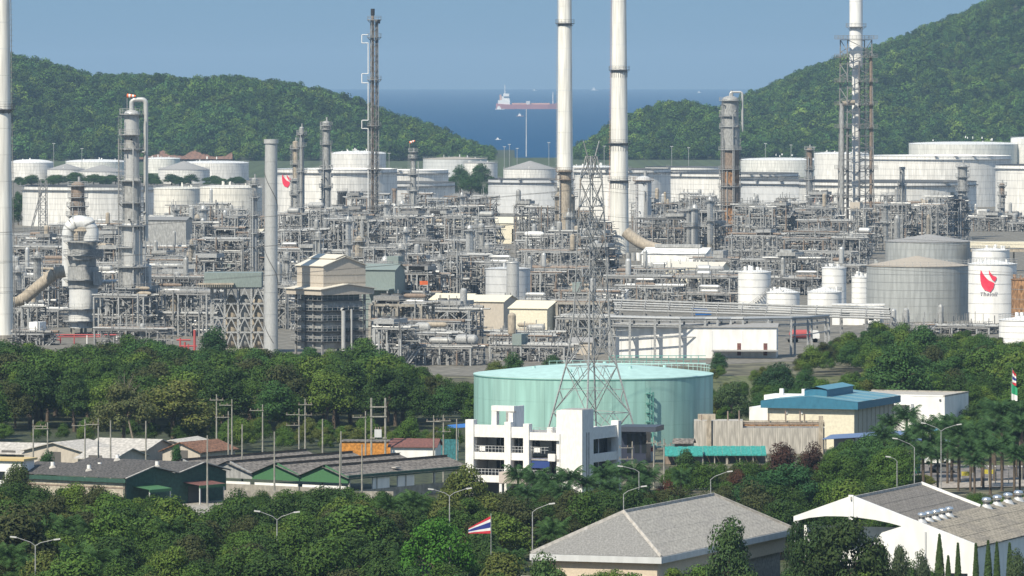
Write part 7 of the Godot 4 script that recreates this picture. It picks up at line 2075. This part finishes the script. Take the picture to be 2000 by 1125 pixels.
# ---------------------------------------------------------------- planting
func spec_tree(px: float, ytop: float, wpx: float, h: float, tint: Array, label: String, kind := -1, called := "broadleaf_tree") -> void:
	var d := FOCAL * (EYE - h) / (ytop - LEVEL)
	var k := rng.randi() % 8 if kind < 0 else kind
	var kw: float = [0.46, 0.52, 0.42, 0.56, 0.48, 0.40, 0.50, 0.44][k]
	broad_tree(Vector3((px - 1000) * d / FOCAL, 0, -d), h, k, tint, label, "single trees", wpx * d / FOCAL / (h * kw * 2.0), called)
const GARDEN := [[-40, 930], [55, 930], [60, 950], [150, 945], [240, 962], [250, 968], [340, 965], [355, 1000], [425, 1002], [432, 955], [520, 962], [600, 958], [640, 950], [720, 955], [800, 965], [840, 962], [860, 975], [960, 968], [1000, 965]]
func build_planting() -> void:
	spec_tree(908, 903, 135, 10, [0.135, 0.155, 0.045], "yellowish round tree in front of the white building", 1)
	spec_tree(418, 633, 80, 11, [0.045, 0.095, 0.035], "round dark tree standing up before the X-braced frame", 2)
	spec_tree(706, 656, 125, 11, [0.085, 0.145, 0.04], "large bright round tree below the tan tower house", 6)
	spec_tree(852, 1004, 185, 11, [0.075, 0.185, 0.028], "large vivid green tree beside the striped flag", 3)
	spec_tree(1425, 1013, 120, 12, [0.07, 0.115, 0.045], "round green tree in front of the hipped hall's long side", 0)
	spec_tree(1650, 1004, 215, 13, [0.048, 0.072, 0.026], "broad dark brownish tree before the white arched hall", 3)
	spec_tree(1598, 1020, 130, 12, [0.044, 0.075, 0.028], "dark tree pressed against the arched hall's opening", 0)
	spec_tree(1712, 1040, 90, 11, [0.05, 0.072, 0.03], "small dark tree at the arch's right foot", 2)
	spec_tree(1556, 1003, 62, 12, [0.04, 0.07, 0.028], "narrow dark tree between the hipped hall and the white hall", 5)
	spec_tree(1068, 1080, 120, 10, [0.085, 0.14, 0.05], "bright tree at the hipped hall's front corner", 4)
	spec_tree(1700, 1082, 140, 8, [0.095, 0.165, 0.045], "light green rounded tree before the arched hall", 1)
	spec_tree(1756, 1052, 56, 10, [0.10, 0.125, 0.075], "greyish slim tree left of the columnar conifers", 5)
	spec_tree(1800, 1068, 50, 9, [0.095, 0.12, 0.075], "greyish round tree touching the columnar conifers", 2)
	spec_tree(1985, 1066, 60, 9, [0.09, 0.12, 0.06], "greyish tree behind the rightmost columnar conifers", 2)
	spec_tree(1540, 902, 185, 9, [0.04, 0.10, 0.04], "broad flat-crowned dark tree in front of the basin wall", 3)
	spec_tree(1470, 925, 110, 8, [0.045, 0.105, 0.04], "dark spreading tree beside the flat-crowned one", 3)
	spec_tree(1528, 860, 84, 8, [0.085, 0.04, 0.035], "maroon-leaved tree before the basin wall, near the shade roof", 2)
	spec_tree(1586, 864, 74, 8, [0.075, 0.038, 0.034], "maroon-leaved tree before the basin wall, near the blue canopy", 4)
	spec_tree(1440, 918, 55, 6, [0.12, 0.055, 0.04], "reddish shrubby tree behind the hipped hall's ridge", 0)
	spec_tree(1300, 938, 60, 5, [0.16, 0.05, 0.04], "low red-flowering tree by the lamp", 4)
	spec_tree(968, 702, 62, 6, [0.14, 0.165, 0.05], "yellow-green bush tree behind the mint-green tank", 1)
	spec_tree(1003, 688, 66, 7, [0.06, 0.12, 0.04], "green bush tree behind the mint-green tank's roof", 4)
	spec_tree(1080, 694, 60, 6, [0.055, 0.10, 0.045], "dull green bush tree near the pylon behind the tank", 0)
	spec_tree(1404, 686, 44, 5, [0.05, 0.11, 0.045], "small dark tree under the pipe bridge", 2)
	spec_tree(1430, 742, 88, 8, [0.085, 0.125, 0.055], "pale green tree right of the mint-green tank", 6)
	spec_tree(1518, 708, 100, 8, [0.04, 0.085, 0.04], "dark tree behind the blue-roofed hall's white block", 4)
	spec_tree(1570, 722, 60, 7, [0.055, 0.12, 0.04], "mid green tree behind the blue ridge box", 0)
	spec_tree(1340, 878, 60, 6, [0.06, 0.11, 0.04], "small green tree in front of the turquoise roof", 0)
	spec_tree(92, 876, 50, 7, [0.045, 0.10, 0.035], "dark dense bush tree between the pale sheds", 2)
	spec_tree(345, 862, 34, 7, [0.05, 0.12, 0.04], "small green tree poking up beside the rust-red roof", 5)
	spec_tree(35, 905, 90, 9, [0.08, 0.10, 0.04], "olive tree beside the white gatehouse", 0)
	spec_tree(30, 722, 70, 10, [0.14, 0.20, 0.035], "bright yellow-green tree at the wood's edge", 1)
	spec_tree(340, 738, 200, 11, [0.15, 0.155, 0.05], "olive-yellow thin-leaved tree beside a bare leaning trunk", 6)
	spec_tree(240, 745, 150, 11, [0.13, 0.135, 0.06], "half-bare greyish tree with pale branches in the wood", 6)
	# bare leaning trunk
	var p0 := G(262, 868)
	var t := thing("bare_tree", "pale bare leaning tree at the edge of the wood", "tree", p0)
	var b := MB.new()
	var tp := Vector3(-1.6, 7.0, 0)
	b.tube(Vector3.ZERO, tp, 0.2, 0.12, 7)
	for q in [[-2.6, 10, 0.4], [-0.6, 10.5, -0.3], [-3.4, 9.0, 0], [0.3, 9.2, 0.2], [-1.6, 11.2, 0]]:
		b.tube(tp * 0.9, Vector3(q[0], q[1], q[2]), 0.08, 0.03, 5)
		for k in 5: b.tube(tp.lerp(Vector3(q[0], q[1], q[2]), 0.4 + k * 0.12), Vector3(q[0] + rng.randf_range(-1, 1), q[1] + rng.randf_range(-0.2, 1.2), q[2] + rng.randf_range(-1, 1)), 0.03, 0.01, 4)
	joined(t, "trunk", b, M.palebark)
	# far trees at the tank farm
	for q in [[900, 322, 54, 15], [938, 320, 58, 15], [918, 338, 70, 14], [880, 345, 40, 12], [960, 345, 36, 11], [36, 372, 40, 14], [26, 388, 44, 12]]:
		spec_tree(q[0], q[1], q[2], q[3], [0.055, 0.105, 0.04], "green tree in the clump between the far tanks" if q[0] > 500 else "green tree beside the thick white chimney and the wide tank", -1)
	var bushes := []
	wood(bushes, 50, 490, 359, 365, 12, 5, 8, [[0, 338], [500, 345]], "low hedge bush between the far tank rows", [], [0, 2])
	wood(bushes, 960, 1090, 379, 383, 17, 4, 6, [[900, 345], [1100, 342]], "low hedge bush between the far tank rows", [], [0, 2])
	for q in bushes: broad_tree(q[0], q[1], q[2], GREENS[q[3]], "low hedge bush between the far tank rows", "hedge bushes of the tank farm", 2.1, "hedge_bush")
	# palms
	var pl := [[1745, 800, 8], [1772, 792, 9], [1806, 812, 9], [1838, 806, 9], [1866, 796, 9], [1898, 800, 9], [1932, 792, 9], [1964, 798, 10], [1994, 790, 10], [1762, 838, 8], [1806, 850, 8], [1850, 838, 8], [1888, 846, 8], [1924, 850, 8], [1958, 838, 8], [1990, 848, 8], [1694, 850, 8], [1724, 842, 8], [1652, 868, 7], [1880, 822, 9], [1944, 822, 9], [1790, 826, 8], [1822, 834, 8], [1858, 818, 9], [1912, 826, 9], [1978, 820, 9], [1902, 862, 8], [1938, 866, 8], [1974, 866, 8], [1836, 862, 8], [1870, 866, 7], [1998, 825, 9], [1740, 866, 7]]
	for q in pl: palm(pos_for(q[0] + rng.randf_range(-8, 8), q[1] + rng.randf_range(-10, 14), q[2]), q[2] * rng.randf_range(0.85, 1.1), "feathery palm in the avenue along the road" , "palms of the road avenue")
	var pc := [[1012, 908, 8], [1046, 914, 8], [1078, 920, 8], [1112, 912, 8], [1146, 926, 7], [1178, 908, 8], [1206, 902, 8], [1238, 900, 8], [1268, 910, 7], [1190, 935, 7], [1098, 940, 7], [1030, 945, 7], [1250, 930, 7], [1330, 915, 6]]
	for q in pc: palm(pos_for(q[0], q[1], q[2]), q[2], "palm clustered at the white building's foot", "palms round the white building")
	var pf := [[30, 1002, 8], [92, 1012, 8], [130, 1004, 8], [178, 1010, 8], [236, 1018, 8], [330, 1008, 8], [20, 1060, 8], [150, 1062, 8], [60, 1085, 7], [200, 1070, 8], [760, 965, 8], [812, 960, 8], [1088, 1012, 7], [1075, 1020, 7], [790, 1068, 7], [1000, 1070, 7]]
	for q in pf: palm(pos_for(q[0], q[1], q[2]), q[2], "palm rising among the dark garden trees", "palms in the near garden", [0.06, 0.125, 0.04])
	# columnar conifers
	var cc := [[1835, 1046, 0.62, "widest columnar conifer against the white hall's windows"], [1871, 1063, 0.38, "slim columnar conifer between two hall windows"], [1906, 1064, 0.36, "slim columnar conifer at the white hall's corner"], [1930, 1058, 0.5, "columnar conifer just round the white hall's corner"], [1947, 1061, 0.4, "columnar conifer second from the white hall's corner"], [1972, 1063, 0.42, "columnar conifer third from the white hall's corner"], [1852, 1088, 0.4, "short columnar conifer under a hall window"]]
	for k in cc.size():
		var d := 722.0
		var p := at(cc[k][0], cc[k][1], d)
		column_tree(Vector3(p.x, 0, p.z), p.y, cc[k][2], 40 + k, cc[k][3])
	# hedge along the road
	for k in 10:
		var hp := G(1748 + k * 7, 962)
		broad_tree(hp, 2.6, k % 8, [0.19, 0.19, 0.05], "yellow-green clipped shrub in the hedge by the road", "yellow hedge shrubs", 1.3, "hedge_shrub")
	# woods
	var c := []
	wood(c, -40, 925, 730, 862, 7.2, 8.5, 12, [[-50, 656], [0, 662], [60, 672], [130, 680], [200, 664], [260, 656], [330, 664], [380, 686], [440, 682], [520, 682], [560, 688], [600, 682], [640, 686], [700, 686], [760, 688], [800, 708], [850, 732], [870, 736], [925, 746]], "the wood below the refinery", [[0, 845, 440, 900], [650, 840, 930, 900], [400, 850, 640, 880]], [0, 0, 1, 2, 2, 4, 6, 3])
	wood(c, -40, 930, 862, 885, 5.5, 3, 5, [[-50, 805], [400, 810], [930, 815]], "the scrub behind the sheds", [[-40, 872, 440, 900]], [1, 3, 0, 5])
	wood(c, 560, 930, 712, 742, 6.0, 4, 7, [[560, 690], [640, 694], [760, 700], [800, 716], [850, 730], [930, 742]], "the scrub below the tan racks", [], [0, 1, 2, 5])
	wood(c, 1395, 1700, 745, 850, 6.5, 3, 6, [[1395, 752], [1440, 742], [1480, 735], [1560, 738], [1600, 728], [1650, 735], [1700, 720]], "the scrub behind the blue-roofed hall", [[1440, 838, 1800, 860], [1480, 745, 1640, 765]], [0, 1, 4, 2, 5])
	wood(c, 930, 1580, 733, 750, 5.5, 2.4, 4, [[930, 714], [1580, 706]], "the scrub along the refinery fence", [], [0, 1, 5, 3])
	wood(c, 1735, 2020, 955, 985, 4.6, 2.2, 3.2, [[1735, 945], [2020, 940]], "the shrubs along the road", [], [3, 5, 1, 0])
	wood(c, 1750, 2030, 868, 902, 6.5, 4, 7, [[1740, 838], [1800, 815], [2030, 810]], "the trees beyond the road", [[1780, 895, 1860, 915]], [0, 1, 4, 3])
	wood(c, 1250, 1345, 905, 960, 5.0, 3, 5, [[1250, 905], [1345, 912]], "the scrub by the kiosk", [[1250, 900, 1300, 915]], [1, 3, 0])
	wood(c, 1575, 2040, 690, 735, 7.0, 6, 9, [[1560, 690], [1600, 668], [1650, 652], [1700, 630], [1740, 620], [1780, 632], [1830, 640], [1880, 646], [1920, 655], [2040, 668]], "the wood behind the blue-roofed hall", [], [0, 1, 2, 4, 3, 6])
	wood(c, 1735, 2040, 735, 845, 7.4, 6, 10, [[1730, 665], [1800, 655], [2040, 672]], "the wood behind the blue-roofed hall", [[1690, 815, 1880, 900]], [0, 1, 2, 4, 3, 6])
	wood(c, -40, 985, 1012, 1330, 6.6, 6, 9, GARDEN, "the near garden", [[340, 1000, 440, 1040], [762, 1120, 942, 1330]], [0, 0, 2, 2, 6, 3, 1, 5, 2])
	wood(c, 762, 942, 1185, 1330, 5.6, 4, 7, [[762, 1078], [800, 1088], [930, 1086], [942, 1070]], "the near garden", [], [0, 2, 2, 6, 4])
	wood(c, 985, 1560, 1000, 1095, 6.6, 6, 9, [[960, 940], [1000, 955], [1060, 958], [1150, 950], [1250, 945], [1330, 945], [1400, 955], [1450, 930], [1500, 930], [1560, 960]], "the trees behind the hipped hall", [], [2, 2, 6, 0, 6])
	wood(c, 1560, 2010, 985, 1085, 6.2, 5, 8, [[1550, 930], [1600, 935], [1650, 925], [1740, 940], [1745, 962], [1800, 968], [2010, 968]], "the trees behind the white arched hall", [], [0, 1, 2, 3])
	wood(c, 1600, 1770, 905, 985, 5.6, 6, 8, [[1600, 885], [1640, 860], [1700, 845], [1745, 855], [1770, 905]], "the trees before the blue canopy", [], [1, 0, 4])
	wood(c, 1340, 1620, 897, 985, 5.6, 3.5, 7, [[1340, 902], [1400, 905], [1450, 903], [1500, 905], [1620, 905]], "the trees before the basin wall", [], [2, 0, 6])
	wood(c, 985, 1560, 1195, 1330, 6.0, 5, 7, [[985, 1090], [1030, 1085], [1130, 1100], [1140, 1108], [1270, 1118], [1300, 1090], [1350, 1080], [1480, 1075], [1560, 1080]], "the trees before the hipped hall", [], [0, 1, 3, 4])
	wood(c, 1560, 1830, 1185, 1330, 6.0, 5, 7, [[1560, 1075], [1700, 1085], [1820, 1095], [1830, 1110]], "the trees before the arched hall", [], [0, 1, 3])
	wood(c, 1820, 2040, 1240, 1330, 5.0, 4, 6, [[1820, 1100], [2040, 1100]], "the trees before the arched hall", [], [0, 1, 3])
	# the largest in view stand as single trees, the rest as one mass
	c.sort_custom(func(a, b2): return a[1] / -a[0].z > b2[1] / -b2[0].z)
	var mass := {}
	for k in c.size():
		var q: Array = c[k]
		if k < 300:
			broad_tree(q[0], q[1], q[2], GREENS[q[3]], "%s %s broadleaf tree in %s" % ["low" if q[1] < 6.0 else ("tall" if q[1] > 8.0 else "middling"), GREEN_WORDS[q[3]], q[4]], "broadleaf trees of " + q[4], rng.randf_range(0.95, 1.25))
		else:
			var mk: int = q[2] % 4
			if not mass.has(mk): mass[mk] = []
			mass[mk].append(q)
	var holder := Node3D.new(); holder.name = "woodland"; add_child(holder)
	holder.set_meta("kind", "stuff"); holder.set_meta("label", "dense mixed green woodland between the sheds and the refinery"); holder.set_meta("category", "woodland")
	for mk in mass:
		var mm := MultiMesh.new()
		mm.transform_format = MultiMesh.TRANSFORM_3D; mm.use_colors = true; mm.mesh = crowns[mk * 2]
		mm.instance_count = mass[mk].size()
		for k in mass[mk].size():
			var q: Array = mass[mk][k]
			var w: float = q[1] * rng.randf_range(0.95, 1.25)
			mm.set_instance_transform(k, Transform3D(Basis(BY, rng.randf() * TAU) * Basis.from_scale(Vector3(w, q[1], w)), q[0]))
			var g: Array = GREENS[q[3]]
			mm.set_instance_color(k, Color(g[0], g[1], g[2]))
		var mi := MultiMeshInstance3D.new(); mi.name = "tree_crown"; mi.multimesh = mm; mi.material_override = hill_mat
		holder.add_child(mi, true)
func pos_for(px: float, ytop: float, h: float) -> Vector3:
	var d := FOCAL * (EYE - h) / (ytop - LEVEL)
	return Vector3((px - 1000) * d / FOCAL, 0, -d)
func _ready() -> void:
	rng.seed = 4711
	var cam := Camera3D.new()
	cam.name = "camera"
	add_child(cam)
	cam.position = Vector3(0, EYE, 0)
	cam.set_frustum(20.0 * 1125.0 / FOCAL, Vector2(0, -20.0 * (562.5 - LEVEL) / FOCAL), 20.0, 60000.0)
	cam.current = true
	var env := Environment.new()
	env.background_mode = Environment.BG_SKY
	var sky := Sky.new()
	var sm := ProceduralSkyMaterial.new()
	sm.sky_top_color = Color(0.50, 0.60, 0.72)
	sm.sky_horizon_color = Color(0.455, 0.585, 0.685)
	sm.sky_curve = 0.14
	sm.ground_bottom_color = Color(0.25, 0.27, 0.25)
	sm.ground_horizon_color = Color(0.42, 0.53, 0.62)
	sm.sun_angle_max = 1.0
	sky.sky_material = sm
	env.sky = sky
	env.tonemap_mode = Environment.TONE_MAPPER_LINEAR
	env.tonemap_exposure = 1.26
	env.fog_enabled = true
	env.fog_density = 0.00005
	env.fog_light_color = Color(0.55, 0.66, 0.76)
	env.sdfgi_enabled = true
	env.ssao_enabled = true
	env.ssil_enabled = true
	var we := WorldEnvironment.new()
	we.name = "world_environment"
	we.environment = env
	add_child(we)
	var sun := DirectionalLight3D.new()
	sun.name = "sun"
	sun.light_energy = 1.55
	sun.light_color = Color(1.0, 0.96, 0.88)
	sun.light_angular_distance = 0.5
	sun.shadow_enabled = true
	add_child(sun)
	sun.look_at_from_position(Vector3(-0.44, 0.80, 0.66) * 10.0, Vector3.ZERO)
	unit_meshes()
	make_mats()
	make_tree_meshes()
	make_palms()
	make_hill_crowns()
	build_land()
	build_far_tanks()
	marks = [[8, 560, "the thick white chimney"], [80, 560, "the ribbed sloping duct"], [163, 600, "the fat reactor vessel"], [257, 560, "the tallest grey column"], [84, 420, "the lattice mast"], [330, 445, "the plain grey compressor house"], [410, 545, "the grey-green clad frame"], [529, 560, "the slender silver stack"], [640, 540, "the tan tower house"], [577, 420, "the close pair of columns"], [637, 420, "the antenna-topped column"], [731, 430, "the flare mast"], [807, 420, "the stepped windsock column"], [748, 540, "the grey-green shed"], [822, 535, "the orange windsock"], [912, 450, "the cream cell frame"], [1010, 450, "the cream shed with a dark doorway"], [990, 550, "the pale tank with the silver silo"], [900, 590, "the cream shed roofs"], [1050, 610, "the pale cream shed"], [1103, 430, "the plain white chimney"], [1155, 560, "the lattice pylon"], [1209, 440, "the banded white chimney"], [1257, 410, "the blue-grey upright vessel"], [1426, 400, "the rusty column"], [1600, 400, "the pink arched duct"], [1672, 400, "the brown lattice tower"], [1800, 420, "the wide white tank's dark edge"], [1930, 440, "the red-brown short column"], [1330, 510, "the white workshop"], [1370, 530, "the tan workshop"], [1473, 560, "the diagonal-stair tank"], [1628, 555, "the narrow tall white tank"], [1750, 480, "the metal-grey tanks"], [1366, 605, "the blue tarpaulin"], [1190, 575, "the low white site office"], [418, 660, "the round dark tree"], [800, 660, "the foot of the tan racks"]]
	build_racks()
	build_stacks()
	build_reactor()
	build_plant_buildings()
	build_front_tanks()
	build_teal_tank()
	build_pylon()
	build_white_frame()
	build_blue()
	build_left_sheds()
	build_halls()
	build_street()
	build_planting()
